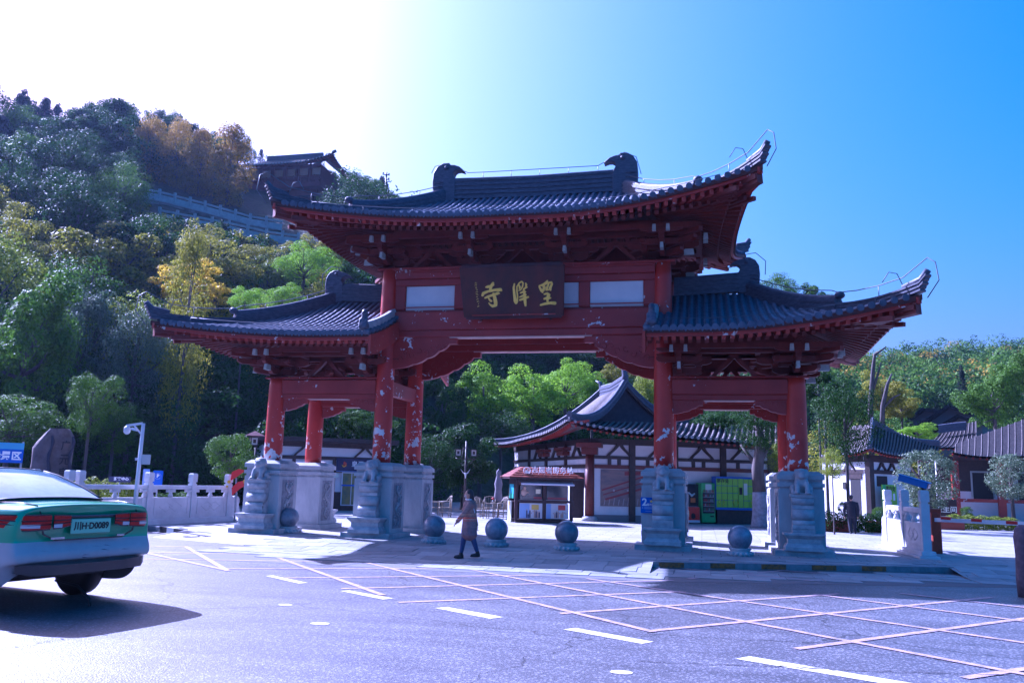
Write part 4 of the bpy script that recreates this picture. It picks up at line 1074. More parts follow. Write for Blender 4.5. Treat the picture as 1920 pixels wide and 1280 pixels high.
# lamps wrap round the corners
def wrap(path, z0, z1, off=.02):
    L_ = []
    for i, (x, y) in enumerate(path):
        p = path[max(i - 1, 0)]; q = path[min(i + 1, len(path) - 1)]; d = Vector((q[0] - p[0], q[1] - p[1], 0)).normalized(); n_ = Vector((d.y, -d.x, 0))
        if n_.dot(Vector((x - 2.2, y, 0))) < 0: n_ = -n_
        L_.append(((Vector((x, y, 0)) + n_ * off), z0[i] if isinstance(z0, list) else z0, z1[i] if isinstance(z1, list) else z1))
    return L_
LRED = mat('tail_lamp_red', (.60, .012, .006), .3, (.42, .008, .005), 14, spec=.25); LWH = mat('reverse_lamp', (.62, .52, .55), .15, spec=.8); LBK = mat('lamp_surround', (.012, .012, .02), .2, spec=.7)
for sd in (1, -1):
    lr = None
    outer = [(.0, .50), (.0, .62), (.015, .72), (.09, .80), (.24, .845), (.42, .868), (.62, .872)]
    z0 = [.855, .85, .845, .85, .87, .90, .925]; z1 = [.985, .985, .985, .985, .985, .98, .965]
    inner = [(-.012, .28), (-.012, .38), (-.008, .475)]
    for nm, path, a, c, in (('tail_lamp', outer, z0, z1), ('tail_lamp', inner, [.885, .865, .86], [.975, .98, .982])):
        path = [(x, sd * y) for x, y in path]
        W1 = wrap(path, [q - .014 for q in a], [q + .014 for q in c], .022); W2 = wrap(path, a, c, .032)
        b = MB(); b.grid([[Vector((p.x, p.y, u)), Vector((p.x, p.y, v))] for p, u, v in W1], 0, True); k = b.build(nm, LBK, taxi, fix=False)
        b = MB(); b.grid([[Vector((p.x, p.y, u)), Vector((p.x, p.y, u + (v - u) * .5)), Vector((p.x, p.y, v))] for p, u, v in W2], 0, True)
        for t_ in (.33, .62): b.tube([Vector((p.x, p.y, u + (v - u) * t_)) for p, u, v in wrap(path, a, c, .035)], .006, 4, mi=1)
        b.build('red_lens', [LRED, LBK], k, fix=False)
        if nm == 'tail_lamp':
            W3 = wrap(path[1:4] if len(path) > 4 else path[1:], .862, .9, .038); b = MB(); b.grid([[Vector((p.x, p.y, u)), Vector((p.x, p.y, v))] for p, u, v in W3], 0, True); b.build('white_lens', LWH, k, fix=False)
b = MB(); b.beam((-.008, -.30, .965), (-.008, .30, .965), .03, .035); bevel(b.build('trim_strip', LBK, taxi), .01)
b = MB(); b.box((-.012, 0, .865), (.014, .50, .155)); pl_ = b.build('number_plate', flat('plate_green', (.30, .62, .42), .4), taxi); bevel(pl_, .008)
text('川H·D0089', .12, BLACK, face((-.022, 0, .865), (-1, 0, 0)), pl_, 'plate_lettering', .001, .004, wid=.44)
b = MB()
for (y0, z0_), (y1, z1_) in (((-.60, .97), (-.56, .80)), ((-.56, .80), (-.42, .735)), ((-.42, .735), (.42, .735)), ((.42, .735), (.56, .80)), ((.56, .80), (.60, .97))): b.beam((-.006, y0, z0_), (-.006, y1, z1_), .014, .012, up=(1, 0, 0))
for y_ in (.6, -.6): b.tube([(-.004, y_, .99), (.05, y_ * 1.03, 1.085), (.3, y_ * 1.04, 1.108), (.62, y_ * 1.04, 1.10)], .006, 4)
b.build('boot_seam', LBK, taxi)
b = MB(); b.beam((-.02, .32, .755), (-.02, .48, .755), .01, .02); b.beam((-.02, -.44, .755), (-.02, -.34, .755), .01, .02); b.build('badge', flat('chrome', (.5, .52, .55), .2, metal=.9), taxi)
b = MB(); W4 = wrap([(.06, -.78), (-.04, -.66), (-.05, -.4), (-.05, .4), (-.04, .66), (.06, .78)], [.43, .40, .39, .39, .40, .43], [.50, .51, .49, .49, .51, .50], .03); b.grid([[Vector((p.x, p.y, u)), Vector((p.x, p.y, v))] for p, u, v in W4], 0, True); b.grid([[Vector((p.x, p.y, u)), Vector((p.x + .35, p.y * .9, u + .02))] for p, u, v in W4], 0, True); b.build('lower_bumper', LBK, taxi, fix=False)
DIRT = flat('scuff_dirt', (.10, .10, .13), .9)
b = MB(); rr = random.Random(4)
for k in range(9): y_ = rr.uniform(-.6, .6); z_ = rr.uniform(.5, .66); b.add([(-.067, y_, z_), (-.067, y_ + rr.uniform(.04, .16), z_ + rr.uniform(-.01, .02)), (-.067, y_ + .08, z_ + rr.uniform(.008, .02))], [(0, 1, 2)], False)
b.build('scuff_marks', DIRT, taxi)
b = MB(); b.box2((.45, -.62, .30), (4.2, .62, .40)); b.build('underbody', BLACK, taxi)
ty = MB(); ty.lathe([(.20, -.10), (.29, -.105), (.325, -.08), (.33, 0), (.325, .08), (.29, .105), (.20, .10)], n=28); tym = ty.mesh('tyre', BLACK); tym.transform(Matrix.Rotation(PI / 2, 4, 'X'))
rm_ = MB(); rm_.lathe([(.20, -.08), (.21, .07), (.06, .05), (.05, .075)], n=20)
for k in range(5): rm_.box((.12, 0, .07), (.17, .05, .03), M=Matrix.Rotation(k * 2 * PI / 5, 4, 'Z'))
rmm = rm_.mesh('rim', flat('alloy', (.35, .36, .38), .35, metal=.8)); rmm.transform(Matrix.Rotation(-PI / 2, 4, 'X'))
for x_ in (.98, 3.62):
    for y_ in (-.74, .74):
        wv_ = bpy.data.objects.new('wheel', tym); wv_.name = 'wheel'; COL.objects.link(wv_); wv_.parent = taxi; wv_.location = (x_, y_, .33)
        link('rim', rmm, wv_, (0, 0, 0), 0 if y_ > 0 else PI)
b = MB(); b.tube([(.5, -.05, .26), (.2, -.08, .22), (.02, -.1, .1), (.0, -.1, .02)], .014, 6); b.build('ground_strap', BLACK, taxi)

# ---- people
SKIN = mat('skin', (.42, .24, .17), .5, spec=.3); HAIR = mat('black_hair', (.008, .007, .01), .45, spec=.5)
def hand(pr, w, d, side=1, s=1.0):
    """palm and five fingers from wrist w along d"""
    w = Vector(w); d = Vector(d).normalized(); u = d.cross(Vector((0, 1, 0))).normalized(); v = d.cross(u)
    pr.append(('c', w, w + d * .045 * s, .022 * s, .027 * s))
    for k, ln in enumerate((.058, .066, .062, .048)):
        b_ = w + d * .06 * s + v * (k - 1.5) * .015 * s; m_ = b_ + d * ln * .55 * s; e_ = m_ + (d * .8 + u * .55).normalized() * ln * .5 * s
        pr.append(('c', b_, m_, .0085 * s, .008 * s)); pr.append(('c', m_, e_, .008 * s, .007 * s))
    tb = w + d * .02 * s - v * .024 * s; pr.append(('c', tb, tb + (d * .8 - v * .6 + u * .3).normalized() * .045 * s, .010 * s, .008 * s))
wc = G(878, 1045, -.06); wz = gz(wc.x, wc.y)
wm = thing('person', 'woman in a brown striped knit coat walking left before the gate, hand at her mouth', 'person', (wc.x, wc.y, wz + .006), -az_of(wc) + .15)
# local: x image right, y away; walks toward -x
L1 = [(-.045, .07, .80), (-.10, .06, .45), (-.155, .06, .10)]; R1_ = [(.02, -.07, .80), (.08, -.06, .45), (.19, -.06, .14)]
pr = [('e', (0, 0, .86), (.12, .15, .10)), ('c', (0, 0, .86), (-.01, 0, 1.14), .105, .12), ('e', (-.01, 0, 1.17), (.10, .17, .09)), ('c', (-.015, 0, 1.22), (-.03, 0, 1.31), .042, .04),
      ('e', (-.04, 0, 1.395), (.078, .066, .095)), ('e', (-.06, 0, 1.345), (.045, .045, .045)), ('e', (-.118, 0, 1.385), (.016, .012, .02)), ('e', (-.108, 0, 1.345), (.014, .02, .01)), ('e', (-.035, .066, 1.385), (.015, .01, .025)), ('e', (-.035, -.066, 1.385), (.015, .01, .025)),
      ('e', (-.1, .028, 1.40), (.012, .013, .008)), ('e', (-.1, -.028, 1.40), (.012, .013, .008))]
for L_ in (L1, R1_): pr += [('c', L_[0], L_[1], .085, .055), ('c', L_[1], L_[2], .055, .035), ('e', (L_[2][0] - .05, L_[2][1], L_[2][2] - .06), (.10, .035, .035))]
aL = [(-.02, -.17, 1.18), (-.16, -.20, .97), (-.30, -.19, .80)]; aR = [(.02, .17, 1.18), (.13, .20, .93), (.19, .19, .70)]
for a_ in (aL, aR): pr += [('c', a_[0], a_[1], .045, .036), ('c', a_[1], a_[2], .036, .024)]; hand(pr, a_[2], Vector(a_[2]) - Vector(a_[1]))
pr += [('c', (-.07, .12, 1.16), (-.14, .10, 1.05), .03, .03)]
blob('body', pr, .0095, SKIN, 1, wm)
COAT = mat('knit_coat', (.20, .13, .12), .95, (.30, .21, .18), 30, bump=.8, bscale=90)
n = COAT.node_tree; N = n.nodes; L = n.links; bs = N['Principled BSDF']; src = bs.inputs['Base Color'].links[0].from_socket
tc = N.new('ShaderNodeTexCoord'); sx_ = N.new('ShaderNodeSeparateXYZ'); L.new(tc.outputs['Object'], sx_.inputs[0]); cr = N.new('ShaderNodeValToRGB'); cr.color_ramp.interpolation = 'CONSTANT'
mr = N.new('ShaderNodeMapRange'); mr.inputs[1].default_value = .4; mr.inputs[2].default_value = 1.3; L.new(sx_.outputs[2], mr.inputs[0]); L.new(mr.outputs[0], cr.inputs[0])
els = [(0, (.75, .6, .7)), (.12, (.6, .65, .9)), (.3, (.8, .8, 1)), (.45, (1.3, .8, .8)), (.49, (1.8, 1.7, 1.5)), (.515, (2.0, .6, .5)), (.55, (1.0, .9, .9)), (.60, (1.5, 1.3, 1.1)), (.63, (.9, .85, .9))]
cr.color_ramp.elements[0].position = 0; cr.color_ramp.elements[0].color = (*els[0][1], 1); cr.color_ramp.elements[1].position = .12; cr.color_ramp.elements[1].color = (*els[1][1], 1)
for p_, c_ in els[2:]: e_ = cr.color_ramp.elements.new(p_); e_.color = (*c_, 1)
mx = N.new('ShaderNodeMix'); mx.data_type = 'RGBA'; mx.blend_type = 'MULTIPLY'; mx.inputs[0].default_value = 1; L.new(src, mx.inputs[6]); L.new(cr.outputs[0], mx.inputs[7]); L.new(mx.outputs[2], bs.inputs['Base Color'])
pr = [('c', (-.005, 0, 1.14), (.0, 0, .85), .155, .155), ('e', (-.01, 0, 1.16), (.13, .205, .10)), ('c', (0, .02, .85), (-.01, .03, .55), .15, .165), ('c', (0, -.03, .85), (.03, -.04, .53), .14, .15), ('c', (-.01, 0, 1.2), (-.02, 0, 1.25), .07, .06)]
for a_ in (aL, aR):
    w_ = Vector(a_[1]).lerp(Vector(a_[2]), .92); pr += [('c', a_[0], a_[1], .068, .058), ('c', a_[1], w_, .058, .048)]
blob('coat', pr, .016, COAT, 2, wm)
DEN = mat('blue_trousers', (.03, .045, .12), .85, (.045, .06, .15), 8)
pr = []
for L_ in (L1, R1_): pr += [('c', L_[0], L_[1], .098, .066), ('c', L_[1], Vector(L_[1]).lerp(Vector(L_[2]), .86), .066, .048)]
blob('trousers', pr, .016, DEN, 2, wm)
pr = []
for L_, tl_ in ((L1, 0), (R1_, -.35)):
    x, y, z = L_[2]; pr += [('c', (x + .02, y, z - .045), (x - .12, y, z - .065 + tl_ * .0), .045, .036), ('e', (x - .05, y, z - .08), (.12, .042, .022)), ('c', (x, y, z + .01), (x + .01, y, z - .04), .046, .046)]
blob('shoes', pr, .011, BLACK, 1, wm)
pr = [('e', (-.015, 0, 1.42), (.088, .08, .09)), ('e', (.02, 0, 1.37), (.065, .078, .1)), ('c', (.045, 0, 1.33), (.075, 0, 1.18), .05, .035)]
o = blob('hair', pr, .014, HAIR, 2, wm)
pr = [('e', (-.02, 0, 1.272), (.075, .085, .026)), ('c', (.02, -.07, 1.25), (.09, -.15, 1.0), .014, .012), ('c', (-.07, .03, 1.3), (-.09, .02, 1.28), .03, .02)]
blob('scarf', pr, .010, flat('pale_scarf', (.6, .6, .62), .8), 1, wm)
blob('face_mask', [('e', (-.10, 0, 1.35), (.03, .045, .04))], .009, flat('mask_cloth', (.45, .35, .33), .8), 1, wm)

mp_ = G(1598, 1000)
mn = thing('person', 'man in a dark suit seen from behind, walking away near the white gatehouse', 'person', mp_, -az_of(mp_))
pr = [('e', (0, 0, .80), (.15, .12, .1)), ('c', (0, 0, .8), (0, .02, 1.08), .12, .14), ('e', (0, .02, 1.12), (.2, .11, .09)), ('c', (0, .02, 1.2), (0, .02, 1.27), .05, .05), ('e', (0, .02, 1.34), (.072, .082, .1)), ('e', (.07, .02, 1.34), (.012, .02, .025)), ('e', (-.07, .02, 1.34), (.012, .02, .025)), ('e', (0, .1, 1.33), (.012, .02, .02))]
lgs = [[(-.08, 0, .78), (-.07, .02, .42), (-.05, -.05, .09)], [(.08, 0, .78), (.10, .08, .42), (.10, .12, .09)]]
arms = [[(-.2, .02, 1.12), (-.25, 0, .86), (-.24, .03, .64)], [(.2, .02, 1.12), (.24, -.02, .87), (.22, .02, .65)]]
for L_ in lgs: pr += [('c', L_[0], L_[1], .085, .06), ('c', L_[1], L_[2], .06, .04)]
for a_ in arms: pr += [('c', a_[0], a_[1], .045, .036), ('c', a_[1], a_[2], .036, .026)]; hand(pr, a_[2], Vector(a_[2]) - Vector(a_[1]))
blob('body', pr, .0105, SKIN, 1, mn)
SUIT = mat('dark_suit', (.014, .016, .028), .8, (.02, .022, .035), 10)
pr = [('c', (0, 0, .72), (0, .02, 1.06), .155, .165), ('e', (0, .02, 1.12), (.23, .13, .1))]
for a_ in arms: pr += [('c', a_[0], a_[1], .066, .055), ('c', a_[1], Vector(a_[1]).lerp(Vector(a_[2]), .92), .055, .044)]
blob('jacket', pr, .018, SUIT, 2, mn)
pr = []
for L_ in lgs: pr += [('c', L_[0], L_[1], .1, .078), ('c', L_[1], L_[2], .078, .062)]
blob('trousers', pr, .018, SUIT, 2, mn)
pr = []
for L_ in lgs: x, y, z = L_[2]; pr += [('c', (x, y - .04, .04), (x, y + .12, .04), .042, .036)]
blob('shoes', pr, .014, BLACK, 1, mn)
blob('hair', [('e', (0, .01, 1.375), (.078, .085, .075)), ('e', (0, -.02, 1.33), (.07, .06, .06))], .013, HAIR, 1, mn)
# ================================================================== BUILDINGS AND FURNITURE BEHIND THE GATE
RTB = mat('old_grey_tiles', (.012, .012, .014), .8, (.035, .033, .035), 6, 6, bump=.4, bscale=20, spec=.08)
RTR = mat('old_tile_rows', (.09, .08, .075), .7, (.19, .165, .15), 5, 6, bump=.4, bscale=30, spec=.12)
RTE = mat('tile_end_discs', (.26, .26, .28), .7)
def slope(parent, eL, eR, rR, rL, sp=.27, sag=.35, liftL=0, liftR=0, under=True, r=.06, name='roof'):
    eL, eR, rR, rL = map(Vector, (eL, eR, rR, rL))
    def P(u, v):
        p = (eL * (1 - u) + eR * u) * (1 - v) + (rL * (1 - u) + rR * u) * v
        p = p.copy(); p.z -= sag * 4 * v * (1 - v) * (1 - .3 * v)
        p.z += (liftL * max(0, 1 - u * 3) ** 2 + liftR * max(0, 1 - (1 - u) * 3) ** 2) * (1 - v) ** 2
        return p
    b = MB(); b.grid([[P(i / 24, j / 8) for j in range(9)] for i in range(25)], 0, True)
    if under: b.grid([[P(i / 24, j / 8) - Vector((0, 0, .14)) for j in range(9)] for i in range(25)], 1, True)
    root = b.build(name, [RTB, DARKWOOD], parent, fix=False)
    n = max(2, int((eR - eL).length / sp)); t = MB(); d = (eR - eL).normalized(); out = (eL + eR - rL - rR); out.z = 0; out.normalize()
    for i in range(n + 1):
        u = i / n; pts = [P(u, j / 8) + Vector((0, 0, .02)) for j in range(9)]; t.tube(pts, r, 5, False)
        c = pts[0] + out * .02; t.add([c + d * r * 1.25 * math.cos(2 * PI * k / 8) + Vector((0, 0, r * 1.25 * math.sin(2 * PI * k / 8))) for k in range(8)], [tuple(range(8))], False, 1)
    o = t.build('tile_rows', [RTR, RTE], root, fix=False); o['kind'] = 'stuff'
    t = MB()
    for i in range(n + 1):
        p = P(i / n, 0) - Vector((0, 0, .17)); t.beam(p - out * .06, p - out * .9 + Vector((0, 0, .12)), .09, .09)
    o = t.build('eave_rafters', RED, root); o['kind'] = 'stuff'
    return root, P
def ridge_line(parent, pts, h=.3, w=.1, lay=4, name='ridge'):
    b = MB(); sweep(b, [Vector(p) for p in pts], ridge_prof(h, w, lay)); return b.build(name, RIDGE, parent)
def vstrut(parent, c, u, s=1.0, mt=None):
    b = MB(); M = Matrix.Identity(4); u = Vector(u); n = Vector((u.y, -u.x, 0))
    for i in range(3): M[i][0] = u[i] * s; M[i][1] = n[i]; M[i][2] = (0, 0, s)[i]; M[i][3] = c[i]
    for v in vmm.polygons: b.add([M @ (vmm.vertices[k].co) for k in v.vertices], [tuple(range(len(v.vertices)))], False)
    return b.build('inverted_v_strut', mt or DARKWOOD, parent, fix=False)

# ---- the tiled hall behind the opening
hall = thing('tiled_hall', 'white walled hall with dark timbers and a curved gabled tile roof behind the gate opening', 'building')
K = AT(1105, 975, 38); K.z = 0; RR = AT(1452, 975, 41.5); RR.z = 0; LF = AT(962, 975, 50); LF.z = 0
u = (RR - K).normalized(); v = (LF - K).normalized(); nf = Vector((u.y, -u.x, 0)); nl = Vector((-v.y, v.x, 0))
LU = (RR - K).length; LV = (LF - K).length
def wbox(parent, o_, d, n, s0, s1, z0, z1, t0, t1, mt, name):
    b = MB(); P = []
    for z in (z0, z1):
        for s, t in ((s0, t0), (s1, t0), (s1, t1), (s0, t1)): p = o_ + d * s + n * t; P.append((p.x, p.y, z))
    b.add(P, [(0, 1, 2, 3), (4, 5, 6, 7), (0, 1, 5, 4), (1, 2, 6, 5), (2, 3, 7, 6), (3, 0, 4, 7)], False); return b.build(name, mt, parent)
wbox(hall, K, u, nf, 0, LU, 0, 3.55, -.3, 0, WHITE, 'front_wall'); wbox(hall, K, v, nl, .05, LV, 0, 3.55, -.3, 0, WHITE, 'side_wall')
for z0, z1 in ((3.36, 3.62), (2.72, 2.86), (2.30, 2.47)): wbox(hall, K, u, nf, 0, LU, z0, z1, 0, .07, DKRED if z0 < 2.5 else DARKWOOD, 'wall_beam'); wbox(hall, K, v, nl, 0, LV, z0, z1, 0, .07, DARKWOOD, 'wall_beam')
wbox(hall, K, u, nf, 0, LU, 0, .28, 0, .05, flat('plinth_grey', (.2, .2, .22), .8), 'wall_base')
for s in (1.95, 4.0, 6.35, LU - .15): wbox(hall, K, u, nf, s - .14, s + .14, 0, 3.5, -.02, .12, DARKWOOD, 'wall_post')
for s in (3.2, 6.3, 9.4): wbox(hall, K, v, nl, s - .12, s + .12, 0, 3.5, -.02, .1, DARKWOOD, 'wall_post')
for s in (.9, 1.35, 2.7, 3.2, 4.9, 5.4, 7.1): wbox(hall, K, u, nf, s - .08, s + .08, 2.47, 2.72, 0, .06, DARKWOOD, 'short_strut')
for s in (1.35, 3.3, 5.3, 7.3): vstrut(hall, K + u * s + nf * .05 + Vector((0, 0, 2.85)), u, .95)
for s in (1.6, 4.7, 7.8): vstrut(hall, K + v * s + nl * .05 + Vector((0, 0, 2.85)), v, .95); 
for s in (3.2, 6.3): b = MB(); c = K + v * s + nl * .12; b.box((c.x, c.y, 3.02), (.9, .5, .2), math.atan2(v.y, v.x)); b.box((c.x, c.y, 3.22), (1.3, .6, .14), math.atan2(v.y, v.x)); b.build('wall_bracket', DKRED, hall)
b = MB(); b.lathe([(.34, 0), (.36, .1), (.3, .2), (.24, .22)], (K.x, K.y, 0), 16, 1); b.lathe([(.21, .2), (.2, 2.9)], (K.x, K.y, 0), 16); b.box((K.x, K.y, 3.05), (.7, .7, .3)); b.box((K.x, K.y, 3.3), (1.1, 1.1, .2)); b.build('corner_column', [DKRED, STONE2], hall)
T = AT(1067, 800, 36.3); TR = AT(1455, 834, 39.2); SR = AT(1455, 800, 43); SL = AT(1096, 790, 39.6); TB = AT(925, 838, 50); R1p = AT(1172, 724, 41.2); R0p = AT(1128, 742, 48)
rt, _ = slope(hall, T, TR, SR, SL, .27, .12, .28, 0)
rt2, PL = slope(hall, TB, T, R1p, R0p, .27, .75, .2, .35)
gb0 = AT(1085, 793, 39.8); gb1 = AT(1290, 797, 42.5)
b = MB(); q = [gb0 + Vector((0, 0, -.2))] + [gb0.lerp(R1p, t) - Vector((0, 0, .9 * t * (1 - t))) for t in (.2, .4, .6, .8)] + [R1p] + [R1p.lerp(gb1, t) - Vector((0, 0, .9 * t * (1 - t))) for t in (.2, .4, .6, .8)] + [gb1 + Vector((0, 0, -.2))]
b.add([p + (R0p - R1p).normalized() * .15 for p in q], [tuple(range(len(q)))], False); b.build('gable_wall', mat('dark_gable_boards', (.03, .025, .035), .8, (.05, .04, .05), 5), hall)
slope(hall, gb1, gb1 + (R0p - R1p) * 1.0, R0p, R1p, .3, .6)
for s_, e_ in ((T + Vector((0, 0, .25)), R1p), (gb1, R1p)):
    ridge_line(rt2, [s_.lerp(e_, t) - Vector((0, 0, 3.0 * t * (1 - t) if s_ is not gb1 else 2.0 * t * (1 - t))) + Vector((0, 0, .06)) for t in [i / 10 for i in range(11)]], .3, .12, 3, 'verge_ridge')
ridge_line(rt2, [TB.lerp(R0p, t) - Vector((0, 0, 3.0 * t * (1 - t))) + Vector((0, 0, .08)) for t in [i / 10 for i in range(11)]], .34, .1, 4, 'hip_ridge')
ridge_line(rt2, [R0p, R0p.lerp(R1p, .5) - Vector((0, 0, .12)), R1p], .5, .12, 6)
for p, hh in ((R1p, .95), (R0p, .75)):
    b = MB(); b.tube([p + Vector((0, 0, .1)), p + Vector((.0, 0, .5)), p + Vector((-.1, 0, hh)), p + Vector((-.35, .1, hh + .12))], [.17, .15, .10, .04], 8)
    for k in range(3): b.sphere((p.x + .13, p.y, p.z + .35 + .17 * k), .05, 6, 4)
    b.build('ridge_finial', RIDGE, rt2)
# printed wall picture: oblique red galleries over grey stonework
MUR = mat('printed_wall_picture', (.16, .13, .14), .5, (.30, .20, .17), 1.6, 8, spec=.3, stretch=(1, 1, 3)); MR2 = flat('print_red', (.24, .035, .04), .5); MR3 = flat('print_pale', (.42, .36, .36), .5)
mo = K + u * .55 + nf * .03
b = MB(); w0 = wbox(hall, K, u, nf, .5, 3.85, .66, 2.26, .01, .05, MUR, 'wall_picture')
b = MB(); f_ = nf * .056
def mp3(s, z): p = K + u * s + f_; return Vector((p.x, p.y, z))
for (s0, z0, s1, z1, t) in ((.55, 1.35, 3.0, 2.15, .07), (.6, 1.15, 3.6, 2.05, .05), (.7, .95, 3.8, 1.85, .09), (1.6, 2.1, 3.8, 2.18, .16)): b.beam(mp3(s0, z0), mp3(s1, z1), .006, t, up=(0, 0, 1))
b.build('picture_gallery', MR2, w0)
b = MB()
for s, z in ((1.1, 1.35), (1.75, 1.36), (2.35, 1.75), (2.4, 2.1)): b.add([mp3(s + .05 * math.cos(a), z + .05 * math.sin(a)) + nf * .004 for a in [k * PI / 4 for k in range(8)]], [tuple(range(8))], False)
for k in range(14): s = .65 + k * .22; b.beam(mp3(s, .7), mp3(s + .05, .95 + .05 * (k % 3)), .004, .03)
b.build('picture_lights', MR3, w0)
wbox(hall, K, v, nl, .6, 1.1, 1.5, 2.0, 0, .06, flat('meter_grey', (.3, .3, .34), .5), 'meter_box')

# ---- vending corner
def cabinet(name, lb, cat, px, py, w, d, h, parts, group=None, off=0.0, r=None):
    p = AT(px, py, r); p.z = 0; t = thing(name, lb, cat, p, math.atan2(u.y, u.x), group); parts(t, w, d, h); return t
def bx(t, name, a, b_, mt, bv=0):
    m_ = MB(); m_.box2(a, b_); o = m_.build(name, mt, t)
    if bv: bevel(o, bv)
    return o
GRNP = mat('lime_green_panel', (.22, .50, .03), .45, (.28, .56, .05), 2); GRNM = mat('green_machine', (.05, .38, .10), .4, (.10, .45, .14), 3); REDP = mat('red_print', (.52, .03, .02), .4); BLUP = flat('blue_trim', (.05, .12, .5), .5)
def vend(t, w, d, h):
    bx(t, 'body', (-w / 2, 0, .05), (w / 2, d, h), GRNM, .02); bx(t, 'header_panel', (-w * .22, -.02, h - .42), (w * .22, 0, h - .05), flat('pale_print', (.62, .66, .58), .5))
    bx(t, 'glass_door', (-w * .42, -.015, .45), (w * .42, 0, h - .42), GLASSD)
    for k in range(5):
        z = .55 + k * .2; bx(t, 'shelf', (-w * .38, -.03, z), (w * .38, -.016, z + .02), flat('shelf_grey', (.35, .4, .4), .4))
        m_ = MB(); rr = random.Random(k)
        for j in range(8): m_.box((-w * .34 + j * w * .095, -.035, z + .075), (.035, .02, .11), mi=rr.randrange(3))
        o = m_.build('bottles', [flat('bottle_red', (.3, .05, .05), .3), flat('bottle_green', (.07, .2, .12), .3), flat('bottle_clear', (.3, .35, .36), .3)], t); o['kind'] = 'stuff'
    bx(t, 'delivery_slot', (w * .12, -.02, .3), (w * .36, 0, .36), BLACK)
cabinet('vending_machine', 'green glass fronted drinks machine in front of the hall wall', 'vending machine', 1329, 975, .66, .6, 1.78, vend, r=39.2)
def frz(t, w, d, h):
    bx(t, 'body', (-w / 2, 0, .08), (w / 2, d, .72), REDP, .02); bx(t, 'foot_strip', (-w / 2, -.01, .05), (w / 2, d, .16), flat('pale_strip', (.55, .52, .56), .5))
    m_ = MB(); m_.prism([(-.28, .32), (-.2, .28), (-.1, .32), (-.1, .55), (-.15, .6), (-.23, .6), (-.28, .55)], .01, Matrix.Translation((0, -.012, 0))); m_.box((-.19, -.012, .23), (.03, .01, .1)); m_.build('ice_cream_print', flat('cream_print', (.65, .5, .3), .5), t)
    m_ = MB(); m_.prism([(.0, .25), (.1, .2), (.2, .28), (.18, .42), (.08, .48), (.0, .4)], .01, Matrix.Translation((0, -.013, 0))); m_.build('chocolate_print', BLACK, t)
    bx(t, 'glass_lid', (-w / 2 + .04, .05, .72), (w / 2 - .04, d - .04, .76), GLASSD)
cabinet('ice_cream_freezer', 'red ice cream chest freezer standing left of the green drinks machine', 'freezer', 1296, 975, .82, .6, .75, frz, r=38.5)
def gcase(t, w, d, h):
    bx(t, 'back', (-w / 2, d - .03, .1), (w / 2, d, h), GRNM); bx(t, 'case_glass', (-w / 2, 0, .6), (w / 2, .02, h), GLASSD); bx(t, 'side', (w / 2 - .04, 0, .1), (w / 2, d, h), GRNM)
    m_ = MB(); m_.tube([(-.2, -.02, 1.35), (-.05, -.02, 1.2), (.1, -.02, 1.3)], [.03, .06, .03], 6); m_.build('glass_figure', flat('pale_figure', (.6, .66, .7), .3), t)  # pale curved shape at the front of the case
    bx(t, 'crate', (-.1, -.03, .9), (.12, 0, 1.1), flat('orange_box', (.5, .15, .03), .5))
cabinet('display_case', 'dark glass display case behind the red ice cream freezer', 'display case', 1299, 975, .9, .5, 1.72, gcase, r=39.25)
def lock(t, w, d, h):
    bx(t, 'frame', (-w / 2, 0, .62), (w / 2, d, h), BLUP)
    cols = 8; cw = w / cols
    for i in range(cols):
        if i == 4:
            bx(t, 'control_panel', (-w / 2 + i * cw + .015, -.03, .72), (-w / 2 + (i + 1) * cw - .015, 0, h - .08), GRNP); bx(t, 'screen', (-w / 2 + i * cw + .06, -.04, 1.3), (-w / 2 + (i + 1) * cw - .06, -.031, 1.62), BLACK); continue
        nr = 4
        for j in range(nr):
            z0 = .72 + (h - .80) * j / nr; bx(t, 'locker_door', (-w / 2 + i * cw + .012, -.03, z0 + .01), (-w / 2 + (i + 1) * cw - .012, 0, z0 + (h - .80) / nr - .01), GRNP)
    for xx in (-.8, -.02 - .1, .75):
        m_ = MB()
        for k in range(6): a0, a1 = PI / 3 * k, PI / 3 * (k + 1); m_.beam((xx + .13 * math.cos(a0), -.034, .95 + .13 * math.sin(a0)), (xx + .13 * math.cos(a1), -.034, .95 + .13 * math.sin(a1)), .008, .07, up=(0, 1, 0))
        m_.build('hexagon_emblem', flat('yellow_print', (.62, .60, .08), .5), t)
    bx(t, 'notice', (.28, -.035, 1.28), (.45, -.03, 1.8), flat('pale_print', (.6, .6, .6), .5))
    text('寄存处', .2, BLACK, face((-w / 2 + .32, -.034, h - .2), (0, -1, 0)), t, 'lettering', .001, .004)
    bx(t, 'plinth', (-w / 2 + .1, .1, 0), (w / 2 - .1, d, .62), DARKWOOD)
cabinet('parcel_lockers', 'bank of lime green left luggage lockers under the hall eaves', 'lockers', 1384, 955, 2.1, .45, 2.08, lock, r=39.7)

